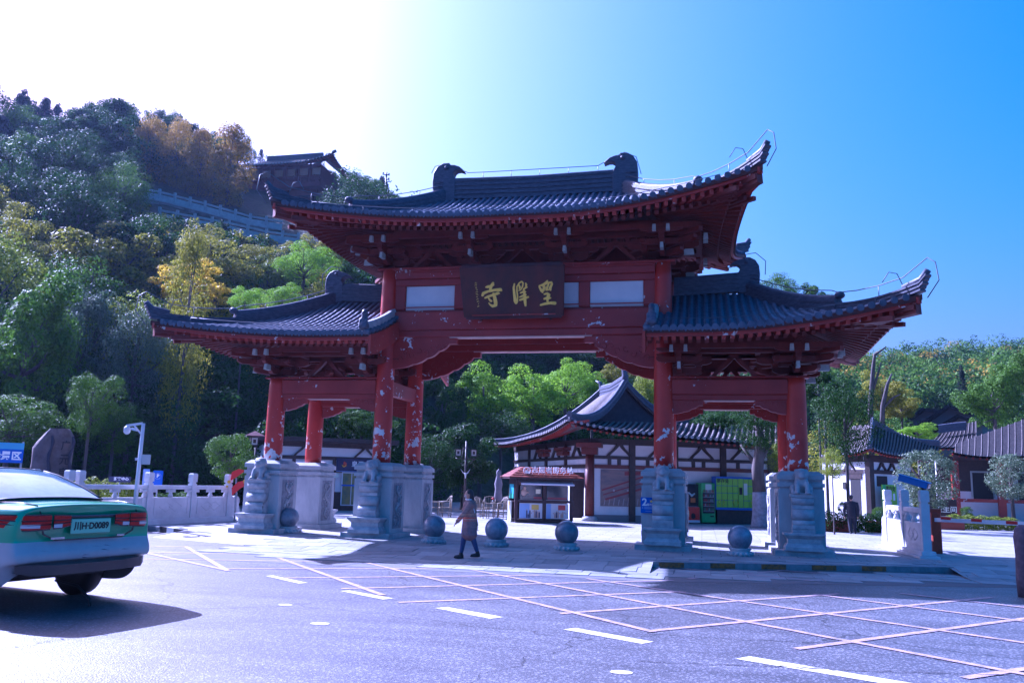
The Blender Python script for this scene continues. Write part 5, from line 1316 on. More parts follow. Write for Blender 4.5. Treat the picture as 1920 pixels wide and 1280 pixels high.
# ---- volunteer service kiosk
kk = spot('service_kiosk', 'dark service kiosk with an orange tiled roof and white raised lettering', 'kiosk', 967, 979, .20)
kw, kd, kh = 2.32, 1.35, 1.75
bx(kk, 'floor_frame', (-.03, -.03, 0), (kw + .03, kd, .12), DARKWOOD)
KD = mat('kiosk_frame', (.035, .02, .025), .45, (.06, .03, .03), 6)
for x in (0, .0 + kw * .5, kw): bx(kk, 'post', (x - .06, -.02, .1), (x + .06, .1, 1.75), KD)
bx(kk, 'back_post', (-.05, kd - .1, .1), (.07, kd, 1.75), KD); bx(kk, 'back_wall', (0, kd - .05, .1), (kw, kd - .01, 1.75), KD)
bx(kk, 'counter', (-.08, -.12, .84), (kw + .06, .08, .90), KD); bx(kk, 'top_beam', (-.06, -.04, 1.50), (kw + .06, kd, 1.78), KD)
bx(kk, 'inside_floor', (0, 0, .8), (kw, kd, .84), KD)
SCR = [flat('poster_blue', (.30, .45, .75), .4), flat('poster_white', (.65, .66, .70), .4), flat('poster_red', (.5, .06, .06), .4), flat('poster_dark', (.05, .06, .12), .4), flat('poster_skin', (.5, .35, .28), .4), flat('poster_yellow', (.7, .5, .1), .4)]
for i, (x0, x1) in enumerate(((.13, 1.08), (1.24, 2.18))):
    o = bx(kk, 'lower_poster', (x0, -.03, .17), (x1, -.005, .78), SCR[1])
    m_ = MB(); rr = random.Random(i + 2); y = -.034
    m_.box2((x0 + .01, y, .18), (x0 + (.42 if i == 0 else .2), y + .002, .76), 0)
    for k in range(9):
        xx = x0 + .28 + k * .065; hh = rr.uniform(.12, .3); m_.box2((xx, y - .002 - k * .0004, .2), (xx + .055, y, .2 + hh), rr.choice((3, 1, 3, 4))); m_.box2((xx + .012, y - .003 - k * .0004, .2 + hh), (xx + .045, y - .001, .2 + hh + .05), 4)
    m_.box2((x0 + .5, y - .008, .52), (x0 + .8, y - .006, .72), 2 if i else 5)
    m_.build('poster_print', SCR, o)
    bx(kk, 'window_glass', (x0 + .02, .0, .92), (x1 - .02, .012, 1.48), GLASSD); bx(kk, 'window_sill', (x0, -.03, .90), (x1, .03, .93), flat('sill_pale', (.4, .38, .38), .5))
bx(kk, 'notice', (.80, -.012, 1.16), (1.0, -.003, 1.34), flat('notice_paper', (.75, .7, .5), .6))
m_ = MB(); m_.box2((1.3, -.01, .94), (2.1, -.002, 1.02), 0); m_.box2((.72, -.01, .94), (1.05, -.002, 1.03), 0); m_.build('goods_row', flat('goods_red', (.3, .06, .08), .5), kk)
blob('window_figure_display', [('e', (.33, -.05, 1.38), (.055, .04, .07)), ('e', (.3, -.05, 1.2), (.13, .05, .14)), ('c', (.22, -.06, 1.24), (.48, -.08, 1.2), .04, .03)], .014, flat('poster_skin', (.5, .35, .28)), 1, kk)
bx(kk, 'side_screen', (-.075, .25, .95), (-.055, 1.1, 1.52), flat('turquoise_poster', (.10, .45, .55), .35)); bx(kk, 'side_screen_hill', (-.08, .25, .95), (-.076, 1.1, 1.14), flat('turquoise_green', (.08, .42, .28), .35))
bx(kk, 'banner_stand', (-.16, .3, .02), (-.12, .95, .85), flat('pale_print', (.6, .6, .6), .5)); bx(kk, 'banner_print', (-.165, .5, .66), (-.161, .8, .82), SCR[5])
KT = mat('orange_roof_tile', (.17, .03, .012), .6, (.24, .055, .025), 6, bump=.3); e0 = .38
P0 = [(-e0, -e0 - .1, 1.80), (kw + e0, -e0 - .1, 1.80), (kw + e0, kd + e0, 1.80), (-e0, kd + e0, 1.80)]; P1 = [(.30, .18, 2.22), (kw - .35, .18, 2.22), (kw - .35, kd - .3, 2.22), (.30, kd - .3, 2.22)]
m_ = MB(); m_.add(P0 + P1, [(0, 1, 5, 4), (1, 2, 6, 5), (2, 3, 7, 6), (3, 0, 4, 7), (4, 5, 6, 7), (3, 2, 1, 0)], False); rf = m_.build('roof', KT, kk)
bx(kk, 'fascia', (-e0, -e0 - .1, 1.74), (kw + e0, kd + e0, 1.795), KD)
for sdn, (A_, B_, C_, D_) in enumerate(((P0[0], P0[1], P1[1], P1[0]), (P0[3], P0[0], P1[0], P1[3]))):
    A_, B_, C_, D_ = map(Vector, (A_, B_, C_, D_)); nr = 5; nc = 13 if sdn == 0 else 7; nn_ = (B_ - A_).cross(D_ - A_).normalized()
    if nn_.z < 0: nn_ = -nn_
    for r_ in range(nr):
        for c_ in range(nc):
            q4 = []
            for (uu, vv) in ((c_ / nc, r_ / nr), ((c_ + .96) / nc, r_ / nr), ((c_ + .96) / nc, (r_ + 1.05) / nr), (c_ / nc, (r_ + 1.05) / nr)):
                vv = min(vv, 1); q4.append((A_ * (1 - uu) + B_ * uu) * (1 - vv) + (D_ * (1 - uu) + C_ * uu) * vv)
            q4 = [q4[0] + nn_ * .035, q4[1] + nn_ * .035, q4[2] + nn_ * .008, q4[3] + nn_ * .008]
            m_ = MB(); m_.add(q4 + [p - nn_ * .03 for p in q4], [(0, 1, 2, 3), (0, 4, 5, 1), (1, 5, 6, 2), (2, 6, 7, 3), (3, 7, 4, 0)], False); m_.build('roof_tile', KT, rf, fix=False)
m_ = MB(); m_.add([(.1, -.52, 1.56), (kw - .06, -.52, 1.56), (kw, -.05, 1.70), (.02, -.05, 1.70)], [(0, 1, 2, 3)], False); m_.box2((.08, -.56, 1.50), (kw - .04, -.51, 1.565)); m_.build('awning', flat('awning_cloth', (.66, .62, .66), .6), kk)
LW = flat('white_letter_acrylic', (.8, .8, .82), .35)
text('志愿者服务站', .3, LW, face((1.42, -.30, 2.10), (0, -1, 0)), kk, 'sign_lettering', .012, .004, track=1.05, wid=1.74)
m_ = MB()
for k in range(20): a0, a1 = 2 * PI * k / 20, 2 * PI * (k + 1) / 20; m_.beam((.36 + .14 * math.cos(a0), -.27, 2.07 + .14 * math.sin(a0)), (.36 + .14 * math.cos(a1), -.27, 2.07 + .14 * math.sin(a1)), .03, .03, up=(0, 1, 0))
m_.add([(.36 + .1 * math.cos(a), -.265, 2.06 + .1 * math.sin(a)) for a in [PI + k * PI / 10 for k in range(11)]], [tuple(range(11))], False); m_.tube([(.29, -.285, 2.1), (.34, -.285, 2.06), (.40, -.285, 2.15), (.44, -.285, 2.12)], .018, 5)
m_.build('round_emblem', LW, kk)
m_ = MB()
for k in range(7): m_.beam((.58 + k * .26, -.30, 1.92), (.58 + k * .26, -.30, 2.0), .012, .012); 
m_.beam((.5, -.33, 1.915), (2.2, -.33, 1.915), .012, .012); m_.build('sign_rail', LW, kk)
t = spot('white_cabinet', 'pale metal cabinet standing in shade just right of the kiosk', 'cabinet', 1093, 973, .05); bx(t, 'body', (-.28, 0, .15), (.28, .4, 1.05), flat('cabinet_pale', (.45, .5, .5), .5), .01); bx(t, 'red_base', (-.1, -.02, .02), (.25, .3, .15), REDP)
bx(t, 'door_line', (-.005, -.004, .2), (.005, 0, 1.0), BLACK)
t = spot('dark_screen', 'dark folded screen standing behind the kiosk roof', 'screen', 1080, 970, .05, r=38.3); bx(t, 'panel', (-.3, 0, .1), (.35, .08, 2.1), DARKWOOD); bx(t, 'lamp', (-.02, -.06, 2.1), (.06, .02, 2.2), LW)

# ---- bamboo chairs and table
BAM = mat('bamboo', (.20, .16, .11), .6, (.30, .24, .17), 9)
def bchair():
    t = thing('bamboo_chair', 'x', 'chair', group='bamboo armchairs at the tea tables')
    for x, y, h in ((-.25, -.22, .66), (.25, -.22, .66), (-.25, .22, .9), (.25, .22, .9)): b = MB(); b.tube([(x, y, 0), (x, y + (.04 if y > 0 else 0), h)], .02, 6); b.build('leg', BAM, t)
    bx(t, 'seat', (-.27, -.25, .38), (.27, .24, .42), BAM)
    b = MB(); b.tube([(-.26, -.24, .66), (-.28, .1, .68), (-.25, .26, .88), (0, .29, .92), (.25, .26, .88), (.28, .1, .68), (.26, -.24, .66)], .02, 6); b.build('arm_rail', BAM, t)
    for k in range(5): b = MB(); x = -.18 + k * .09; b.tube([(x, .22, .42), (x, .27, .9)], .011, 5); b.build('back_spindle', BAM, t)
    for s in (-1, 1):
        for k in range(2): b = MB(); y = -.1 + k * .14; b.tube([(s * .26, y, .42), (s * .27, y, .67)], .011, 5); b.build('side_spindle', BAM, t)
        b = MB(); b.tube([(s * .25, -.22, .18), (s * .25, .22, .18)], .013, 5); b.build('stretcher', BAM, t)
    return t
ch0 = bchair(); first = True
for x, y, rz, lb in ((806, 968, 1.2, 'bamboo armchair nearest the right inner plinth of the left pair'), (834, 968, -1.1, 'bamboo armchair just behind the swinging hand of the woman'), (903, 971, 1.3, 'bamboo armchair directly right of the woman behind the balls'), (916, 968, 0, 'bamboo armchair behind the tea table, facing the road'), (938, 972, -1.0, 'bamboo armchair under the folded parasol'), (948, 968, -.3, 'bamboo armchair closest to the kiosk side')):
    c = ch0 if first else copy_tree(ch0); first = False; p = G(x, y); c.location = (p.x, p.y, 0); c.rotation_euler = (0, 0, rz); c['label'] = lb
for x, y, lb in ((819, 968, 'small bamboo tea table between two armchairs near the plinth'), (923, 971, 'bamboo tea table with a small red flower, left of the kiosk')):
    t = spot('tea_table', lb, 'table', x, y, group='bamboo tea tables'); bx(t, 'table_top', (-.3, -.3, .62), (.3, .3, .66), BAM, .01)
    for a in (-1, 1):
        for c in (-1, 1): b = MB(); b.tube([(a * .25, c * .25, 0), (a * .25, c * .25, .62)], .02, 6); b.build('leg', BAM, t)
p = G(923, 971); t = thing('flower_vase', 'little red flower in a pale vase on the tea table', 'vase', (p.x, p.y, .66)); b = MB(); b.lathe([(.03, 0), (.045, .06), (.02, .13)], n=10); b.build('vase', STONE, t); b = MB(); b.sphere((0, 0, .2), (.06, .06, .05), 8, 6); b.build('flower', REDP, t)
t = spot('folded_parasol', 'tall folded grey parasol behind the bamboo chairs', 'parasol', 933, 968); b = MB(); b.tube([(0, 0, 0), (0, 0, 2.2)], .025, 8); b.build('pole', DARKWOOD, t)
b = MB(); b.lathe([(.17, .7), (.2, .85), (.15, 1.25), (.19, 1.5), (.13, 1.75), (.09, 1.9), (.12, 2.0), (.10, 2.1), (.02, 2.18)], n=10); b.build('canopy', mat('parasol_cloth', (.16, .14, .17), .9, (.22, .2, .22), 6), t)

# ---- lantern posts
LANT = mat('lantern_glass', (.5, .48, .44), .5)
def lantern(t, x, y, z, s=1.0):
    m_ = MB(); m_.box((x, y, z), (.2 * s, .2 * s, .24 * s)); o = m_.build('lantern', LANT, t)
    m_ = MB()
    for a in (-1, 1):
        for c in (-1, 1): m_.beam((x + a * .11 * s, y + c * .11 * s, z - .15 * s), (x + a * .11 * s, y + c * .11 * s, z + .15 * s), .022, .022)
    for zz in (-.14, .14): m_.box((x, y, z + zz * s), (.27 * s, .27 * s, .03))
    for c in (-1, 1): m_.box((x, y + c * .105 * s, z), (.1 * s, .012, .13 * s))
    m_.build('lantern_frame', DARKWOOD, o)
    return o
t = spot('twin_lantern_post', 'slender dark post carrying two square lanterns, left of the tiled hall', 'lamp post', 870, 972); b = MB(); b.tube([(0, 0, 0), (0, 0, 3.3)], .045, 8); b.build('pole', DARKWOOD, t)
b = MB(); b.tube([(-.45, 0, 2.55), (.45, 0, 2.55)], .03, 6); b.tube([(-.4, 0, 2.65), (0, 0, 3.1), (.4, 0, 2.65)], .02, 6); b.build('arm', DARKWOOD, t); lantern(t, -.34, 0, 2.80); lantern(t, .33, 0, 2.80)
t = spot('white_bird_ornament', 'pale winged ornament fixed on the twin lantern post', 'ornament', 870, 972, r=34.4); b = MB()
b.add([(0, 0, 1.85), (-.22, 0, 2.08), (-.1, 0, 1.9)], [(0, 1, 2)]); b.add([(0, 0, 1.85), (.2, 0, 2.1), (.1, 0, 1.9)], [(0, 1, 2)]); b.tube([(0, 0, 1.7), (0, 0, 1.92)], [.02, .05], 6); b.build('wings', flat('pale_ornament', (.6, .6, .6)), t)
t = spot('roofed_lantern_post', 'dark post with one small roofed lantern between the bush and the leftmost column', 'lamp post', 471, 962); b = MB(); b.tube([(0, 0, 0), (0, 0, 3.2)], .05, 8); b.build('pole', DARKWOOD, t); lantern(t, -.08, -.1, 3.05, 1.2)
b = MB(); b.add([(-.5, -.45, 3.28), (.35, -.45, 3.28), (.35, .3, 3.28), (-.5, .3, 3.28), (-.08, -.1, 3.5)], [(0, 1, 4), (1, 2, 4), (2, 3, 4), (3, 0, 4), (3, 2, 1, 0)]); b.build('lantern_roof', DKRED, t)
t = spot('roofed_lantern_post', 'dark roofed lantern half hidden by leaves above the inscribed rock', 'lamp post', 28, 960, r=40); b = MB(); b.tube([(0, 0, 0), (0, 0, 3.6)], .05, 8); b.build('pole', DARKWOOD, t); lantern(t, 0, -.1, 3.5, 1.3)

# ---- camera pole at the left
WPL = flat('white_pole_paint', (.7, .72, .75), .4)
t = spot('camera_pole', 'white steel pole with a surveillance dome on its arm above the balustrade', 'camera pole', 250, 975, r=28.5); b = MB(); b.tube([(0, 0, 0), (.02, 0, 3.1)], [.07, .055], 10); b.build('pole', WPL, t)
b = MB(); b.beam((0, 0, 3.1), (-.46, 0, 3.0), .06, .07); b.beam((0, 0, 2.75), (-.24, 0, 3.03), .04, .05); b.build('arm', WPL, t)
b = MB(); b.sphere((-.42, 0, 2.84), .1, 12, 8); b.lathe([(.1, 2.86), (.09, 2.95), (.04, 3.0)], (-.42, 0, 0), 12); b.build('camera_dome', WPL, t); b = MB(); b.beam((-.30, 0, 2.92), (-.14, -.12, 2.88), .07, .07); b.build('camera', WPL, t)
bx(t, 'control_box', (.06, -.06, 1.85), (.32, .1, 2.15), flat('box_grey', (.45, .5, .52), .5), .01)
b = MB(); b.beam((-.12, 0, 2.0), (.06, 0, 2.02), .06, .08); b.build('bracket', WPL, t)

# ---- inscribed rock
t = spot('inscribed_rock', 'tall brown standing rock with dark carved characters behind the taxi', 'rock', 90, 965, r=33); t.scale = (.78, .78, .95)
b = MB(); rr = random.Random(9)
P = []
for i in range(15):
    z = -.1 + 3.25 * i / 14; tt = max(0, z / 3.1); wl = .95 - .18 * tt ** 2 - (max(0, tt - .8) * 2.2); wr = .72 - .06 * tt - (max(0, tt - .93) * 2); row = []
    for k in range(25):
        a = 2 * PI * k / 24; cx_ = math.cos(a); sy_ = math.sin(a); w_ = wr if cx_ > 0 else wl
        nn2 = noise.noise(Vector((cx_ * 1.6, sy_ * 1.6, z * .9))) * .10
        row.append((math.copysign(abs(cx_) ** .5, cx_) * (max(w_, .1) + nn2), math.copysign(abs(sy_) ** .6, sy_) * (.38 + nn2), z + nn2 * .3))
    P.append(row)
b.grid(P, 0, True); b.add([P[-1][k] for k in range(24)], [tuple(range(24))], True)
ROCK = mat('brown_rock', (.09, .065, .06), .85, (.17, .13, .12), 2.2, 8, bump=1, bscale=7, bdist=.05); b.build('rock', ROCK, t)
for ch, z, s in (('广', 2.55, .36), ('元', 2.05, .40), ('皇', 1.55, .42), ('泽', 1.02, .44), ('寺', .5, .44)): text(ch, s, flat('carved_black', (.02, .015, .02)), face((.38, -.50, z), (0, -1, 0)), t, 'carved_character', .04, .008)
b = MB()
for sx in (-.18, .62):
    b.tube([(sx + .06 * math.sin(i * 1.3), -.45, 2.9 - i * .22) for i in range(9)], [.04 + .05 * abs(math.sin(i * 1.7)) for i in range(9)], 6)
b.build('dark_water_stain', flat('stain', (.05, .045, .06), .9), t)
# ---- signs at the left
t = spot('blue_banner', 'blue framed notice with white characters at the left edge', 'sign', -3, 950, r=31); t.location.z = -.2; bx(t, 'board', (-1.1, 0, 2.0), (.5, .05, 2.62), flat('sign_blue', (.02, .10, .50), .4)); bx(t, 'sky_strip', (-1.1, -.004, 2.42), (.5, 0, 2.62), flat('sign_sky', (.10, .35, .55), .4)); b = MB()
for x in (-1.05, .47): b.tube([(x, .03, 0), (x, .03, 2.66)], .03, 6)
b.build('frame_post', STONE2, t); text('皇泽寺景区', .30, LW, face((-.25, -.008, 2.2), (0, -1, 0)), t, 'sign_lettering', .003, .01, wid=1.4)
t = spot('parking_sign', 'blue sign with a white P behind the marble balustrade', 'sign', 290, 965, r=30.5); bx(t, 'board', (-.16, 0, 1.1), (.14, .03, 1.68), flat('sign_blue', (.02, .10, .50), .4)); b = MB(); b.tube([(0, .03, 0), (0, .03, 1.3)], .025, 6); b.build('post', STONE2, t)
b = MB()
for k in range(16): a0, a1 = 2 * PI * k / 16, 2 * PI * (k + 1) / 16; b.beam((-.01 + .095 * math.cos(a0), -.006, 1.5 + .095 * math.sin(a0)), (-.01 + .095 * math.cos(a1), -.006, 1.5 + .095 * math.sin(a1)), .004, .016, up=(0, 1, 0))
b.build('ring', LW, t); text('P', .15, LW, face((-.01, -.006, 1.5), (0, -1, 0)), t, 'letter', .003, .006)
t = spot('small_panel_sign', 'small pale blue panel standing left of the blue P sign', 'sign', 267, 965, r=30.6); bx(t, 'board', (-.1, 0, 1.2), (.1, .03, 1.72), flat('pale_blue', (.2, .3, .6), .4)); b = MB(); b.tube([(0, .02, 0), (0, .02, 1.25)], .02, 6); b.build('post', STONE2, t)
t = spot('dark_strip_sign', 'low dark strip sign with white writing above the hedge', 'sign', 218, 965, r=30.2); bx(t, 'board', (-.32, 0, 1.28), (.32, .03, 1.46), flat('sign_navy', (.02, .025, .08), .5)); text('游客中心', .11, LW, face((.04, -.004, 1.38), (0, -1, 0)), t, 'sign_lettering', .002, .003); b = MB(); b.tube([(0, .02, 0), (0, .02, 1.3)], .02, 6); b.build('post', STONE2, t)
# ---- red and yellow sculpture
t = spot('ribbon_sculpture', 'red curved ribbon sculpture with yellow discs beside the leftmost plinth', 'sculpture', 440, 968, r=31.5); RS = flat('sculpture_red', (.62, .02, .015), .4); YS = flat('sculpture_yellow', (.7, .42, .02), .4)
def rib(pts, ws, name, mt):
    b = MB(); L_ = []; R_ = []
    pts = [Vector(p) for p in pts]
    for i, p in enumerate(pts):
        d = (pts[min(i + 1, len(pts) - 1)] - pts[max(i - 1, 0)]).normalized(); n_ = Vector((-d.z, 0, d.x)); L_.append(p + n_ * ws[i]); R_.append(p - n_ * ws[i])
    for a_, c_ in ((0, 0), (.06, .06)): b.grid([[p + Vector((0, a_, 0)) for p in L_], [p + Vector((0, c_, 0)) for p in R_]], smooth=False)
    b.grid([L_, [p + Vector((0, .06, 0)) for p in L_]], smooth=False); b.grid([R_, [p + Vector((0, .06, 0)) for p in R_]], smooth=False)
    return b.build(name, mt, t)
rib([(-.22, 0, 1.42), (-.12, 0, 1.62), (.05, 0, 1.72), (.22, 0, 1.76)], [.02, .12, .10, .01], 'upper_ribbon', RS)
rib([(-.14, 0, .9), (-.08, 0, 1.1), (.08, 0, 1.26), (.3, 0, 1.34), (.5, 0, 1.36)], [.01, .11, .12, .09, .03], 'lower_ribbon', RS)
b = MB(); b.tube([(0, .05, 0), (0, .05, 1.0)], .04, 6); b.tube([(0, .05, .9), (-.05, .05, 1.5)], .03, 6); b.build('support', STONE2, t)
for x, z, r_ in ((.28, 1.38, .09), (-.28, 1.36, .06), (-.33, 1.2, .04)): b = MB(); b.tube([(x, -.05, z), (x, 0, z)], r_, 12, smooth=False); b.build('disc', YS, t)

# ---- police post building at the left
pb = spot('police_post', 'low white and dark police post with a navy sign board, seen between the left columns', 'building', 545, 955, .10, r=43)
bx(pb, 'wall', (-1.5, 0, 0), (4.6, 5, 3.1), WHITE); bx(pb, 'dark_dado', (-1.5, -.02, 0), (4.6, 0, .9), DARKWOOD)
for z0, z1 in ((2.45, 2.62), (3.05, 3.3), (1.85, 1.95)): bx(pb, 'wall_beam', (-1.5, -.06, z0), (4.6, -.0, z1), DARKWOOD)
for x in (.0, 1.0, 1.95, 4.2): bx(pb, 'wall_post', (x - .08, -.08, 0), (x + .08, -.0, 2.5), DARKWOOD)
vstrut(pb, (3.45, -.05, 2.6), (1, 0, 0), .9); vstrut(pb, (.5, -.05, 2.6), (1, 0, 0), .9)
bx(pb, 'flat_eave', (-2.0, -.7, 3.3), (5.0, 5, 3.5), DARKWOOD)
sb_ = bx(pb, 'sign_board', (2.05, -.14, 1.93), (4.35, -.09, 2.55), flat('sign_navy', (.02, .025, .08), .5)); bx(pb, 'sign_edge', (2.05, -.15, 1.9), (4.35, -.1, 1.93), flat('pale_blue', (.2, .3, .6), .4))
text('皇泽寺警务室', .36, LW, face((3.75, -.145, 2.27), (0, -1, 0)), sb_, 'sign_lettering', .003, .006, track=1.15, align='CENTER', wid=1.9)
m_ = MB(); m_.add([(2.42 + .13 * math.sin(a) * (1 if abs(a) < 2.6 else .3), -.146, 2.25 + .15 * math.cos(a)) for a in [2 * PI * k / 14 for k in range(14)]], [tuple(range(14))], False); m_.build('shield_emblem', flat('emblem_red', (.5, .06, .03)), sb_)
m_ = MB(); m_.tube([(2.42 + .09 * math.cos(a), -.15, 2.23 + .09 * math.sin(a)) for a in [PI + k * PI / 8 for k in range(9)]], .02, 5); m_.build('emblem_wreath', GOLD, sb_)
text('POLICE STATION', .07, LW, face((3.6, -.145, 2.02), (0, -1, 0)), sb_, 'small_lettering', .001, 0)
wf = bx(pb, 'window_frame', (2.35, -.12, .25), (3.3, -.07, 1.88), flat('white_frame', (.65, .62, .68), .5)); bx(pb, 'window_pane', (2.4, -.125, .3), (2.82, -.115, 1.83), mat('notice_green', (.06, .12, .08), .3, (.22, .2, .06), 3)); bx(pb, 'window_pane', (2.86, -.125, .3), (3.26, -.115, 1.83), MATS['notice_green']); bx(pb, 'window_bar', (2.35, -.13, 1.2), (3.3, -.115, 1.27), flat('sign_blue', (.02, .10, .5)))
bx(pb, 'notice', (1.5, -.1, 1.6), (2.2, -.085, 1.82), flat('pale_print', (.6, .6, .6)))

# ---- number plate sign on the right inner plinth
sg_ = thing('plinth_sign', 'blue number 2 entrance sign fixed on the right inner plinth', 'sign', (3.60, -.565, 1.10), 0)
bx(sg_, 'board', (-.18, -.02, -.2), (.17, 0, .2), flat('sign_blue', (.02, .10, .50), .4)); text('2', .26, LW, face((-.08, -.024, .07), (0, -1, 0)), sg_, 'numeral', .002, .008); text('管控点', .07, LW, face((.08, -.024, .01), (0, -1, 0)), sg_, 'sign_lettering', .002, .001)
m_ = MB(); m_.box2((-.15, -.023, -.09), (-.11, -.021, -.05)); m_.box2((-.09, -.023, -.10), (.13, -.021, -.04)); m_.box2((-.06, -.023, -.155), (.1, -.021, -.14)); m_.build('print_lines', flat('pale_blue', (.2, .3, .6)), sg_); m_ = MB(); m_.sphere((.09, -.025, .10), (.03, .006, .03), 8, 6); m_.build('emblem', GOLD, sg_)

# ---- right hand gatehouse with hipped roof
gh = thing('white_gatehouse', 'small white gatehouse with a dark hipped roof rising to a point', 'building')
gK = AT(1632, 962, 54); gK.z = 0; gL = AT(1545, 962, 57); gL.z = 0; gR = AT(1712, 962, 58); gR.z = 0
gu = (gR - gK).normalized(); gv = (gL - gK).normalized(); gn = Vector((gu.y, -gu.x, 0)); gm = Vector((-gv.y, gv.x, 0)); 
if gm.dot(CC - gK) < 0: gm = -gm
a1_, a2_ = (gR - gK).length, (gL - gK).length
wbox(gh, gK, gu, gn, 0, a1_, 0, 3.6, -.3, 0, WHITE, 'wall'); wbox(gh, gK, gv, gm, .05, a2_, 0, 3.6, -.3, 0, WHITE, 'wall')
for z0, z1 in ((3.3, 3.7), (2.62, 2.85)): wbox(gh, gK, gu, gn, 0, a1_, z0, z1, 0, .08, DARKWOOD, 'wall_beam'); wbox(gh, gK, gv, gm, 0, a2_, z0, z1, 0, .08, DARKWOOD, 'wall_beam')
wbox(gh, gK, gu, gn, -.2, .25, 0, 3.5, -.1, .2, DARKWOOD, 'corner_post'); wbox(gh, gK, gv, gm, .7, 1.5, 0, 2.3, 0, .03, BLACK, 'doorway'); wbox(gh, gK, gv, gm, .55, 1.7, 2.3, 2.62, 0, .06, DARKWOOD, 'door_lintel'); wbox(gh, gK, gv, gm, 1.9, 2.15, 1.7, 2.1, 0, .05, BLACK, 'notice')
wbox(gh, gK, gu, gn, .8, 1.9, 1.9, 2.5, 0, .03, BLACK, 'window')
for s in (1.3, 2.4): vstrut(gh, gK + gu * s + gn * .06 + Vector((0, 0, 2.8)), gu, .8)
vstrut(gh, gK + gv * 1.5 + gm * .06 + Vector((0, 0, 2.8)), gv, .8)
eC, eL_, eR_ = AT(1630, 845, 52.5), AT(1541, 855, 57), AT(1738, 860, 58); ap = AT(1637, 796, 57); ap2 = AT(1760, 836, 62); apl = AT(1600, 800, 60)
slope(gh, eL_, eC, ap, apl, .3, .5, .0, .25); slope(gh, eC, eR_, ap2, ap, .3, .5, .25, 0)
ridge_line(gh, [eC.lerp(ap, t) - Vector((0, 0, 1.0 * t * (1 - t))) + Vector((0, 0, .1)) for t in [i / 8 for i in range(9)]], .3, .1, 3, 'hip_ridge'); ridge_line(gh, [ap, ap.lerp(ap2, .5) - Vector((0, 0, .5)), ap2], .3, .1, 3)
t = thing('locker_board', 'green and yellow left luggage board against the gatehouse wall', 'sign', gK + gu * .9 + gn * .6, math.atan2(gu.y, gu.x)); bx(t, 'board', (-.5, 0, .6), (.95, .1, 2.0), GRNP); bx(t, 'teal_side', (-.52, -.01, .6), (-.2, 0, 2.0), GRNM); bx(t, 'leg', (.1, .03, 0), (.2, .08, .6), DARKWOOD); text('寄存处', .34, BLACK, face((.3, -.012, 1.75), (0, -1, 0)), t, 'lettering', .002, .004); bx(t, 'notice', (.55, -.012, 1.1), (.75, 0, 1.5), LW)

# ---- right hand hall and rest room
rh = thing('east_hall', 'long dark tiled hall with red columns at the right edge', 'building')
hA = AT(1760, 965, 60); hA.z = 0; hB = AT(2050, 965, 62); hB.z = 0; hu = (hB - hA).normalized(); hn = Vector((hu.y, -hu.x, 0)); hl = (hB - hA).length
wbox(rh, hA, hu, hn, 0, hl, 0, 3.9, -.3, 0, WHITE, 'wall'); wbox(rh, hA, hu, hn, 0, hl, 1.75, 3.9, 0, .05, DARKWOOD, 'upper_dark_boards')  # white wall with dark timber boarding over its upper part
for s in (.9, 3.4, 5.9, 8.4): wbox(rh, hA, hu, hn, s - .2, s + .2, 0, 3.6, .6, .95, RED, 'column'); wbox(rh, hA, hu, hn, s - .3, s + .3, 0, .2, .5, 1.05, STONE, 'column_base')
wbox(rh, hA, hu, hn, .9, 8.4, 1.1, 1.3, .72, .82, RED, 'rail'); 
for s in (1.9, 4.4): wbox(rh, hA, hu, hn, s, s + 1.3, 1.4, 3.0, .06, .12, flat('pale_frame', (.4, .42, .4)), 'door_frame'); wbox(rh, hA, hu, hn, s + .1, s + 1.2, 1.3, 2.9, .12, .14, BLACK, 'door_opening')
wbox(rh, hA, hu, hn, 4.0, 4.5, 1.9, 2.7, .06, .1, LANT, 'notice')
e1, e2, r2p, r1p = AT(1786, 858, 57.5), AT(2060, 850, 60), AT(2060, 735, 68), AT(1792, 832, 67)
slope(rh, e1, e2, r2p, r1p, .36, .7, .35, 0, r=.035)
e1, e2, r2p, r1p = AT(1726, 838, 66), AT(1830, 838, 66), AT(1830, 790, 72), AT(1768, 805, 72)
slope(rh, e1, e2, r2p, r1p, .34, .4, .2, 0, r=.035, name='rear_roof')
ridge_line(rh, [AT(1760, 812, 70), AT(1790, 808, 70), AT(1812, 806, 70)], .55, .1, 4); 
t = thing('restroom_sign', 'dark sign with pale characters beside the round bush', 'sign', AT(1774, 950, 50) , 0); t.location.z = 0; t.rotation_euler.z = -az_of(t.location); bx(t, 'board', (-.5, 0, .1), (.5, .08, 1.3), flat('sign_brown', (.03, .02, .02), .5)); text('卫生间', .34, flat('pale_print', (.6, .6, .6)), face((0, -.006, .75), (0, -1, 0)), t, 'sign_lettering', .004, .006); bx(t, 'print_line', (-.3, -.006, .35), (.3, -.002, .42), flat('pale_print', (.6, .6, .6)))

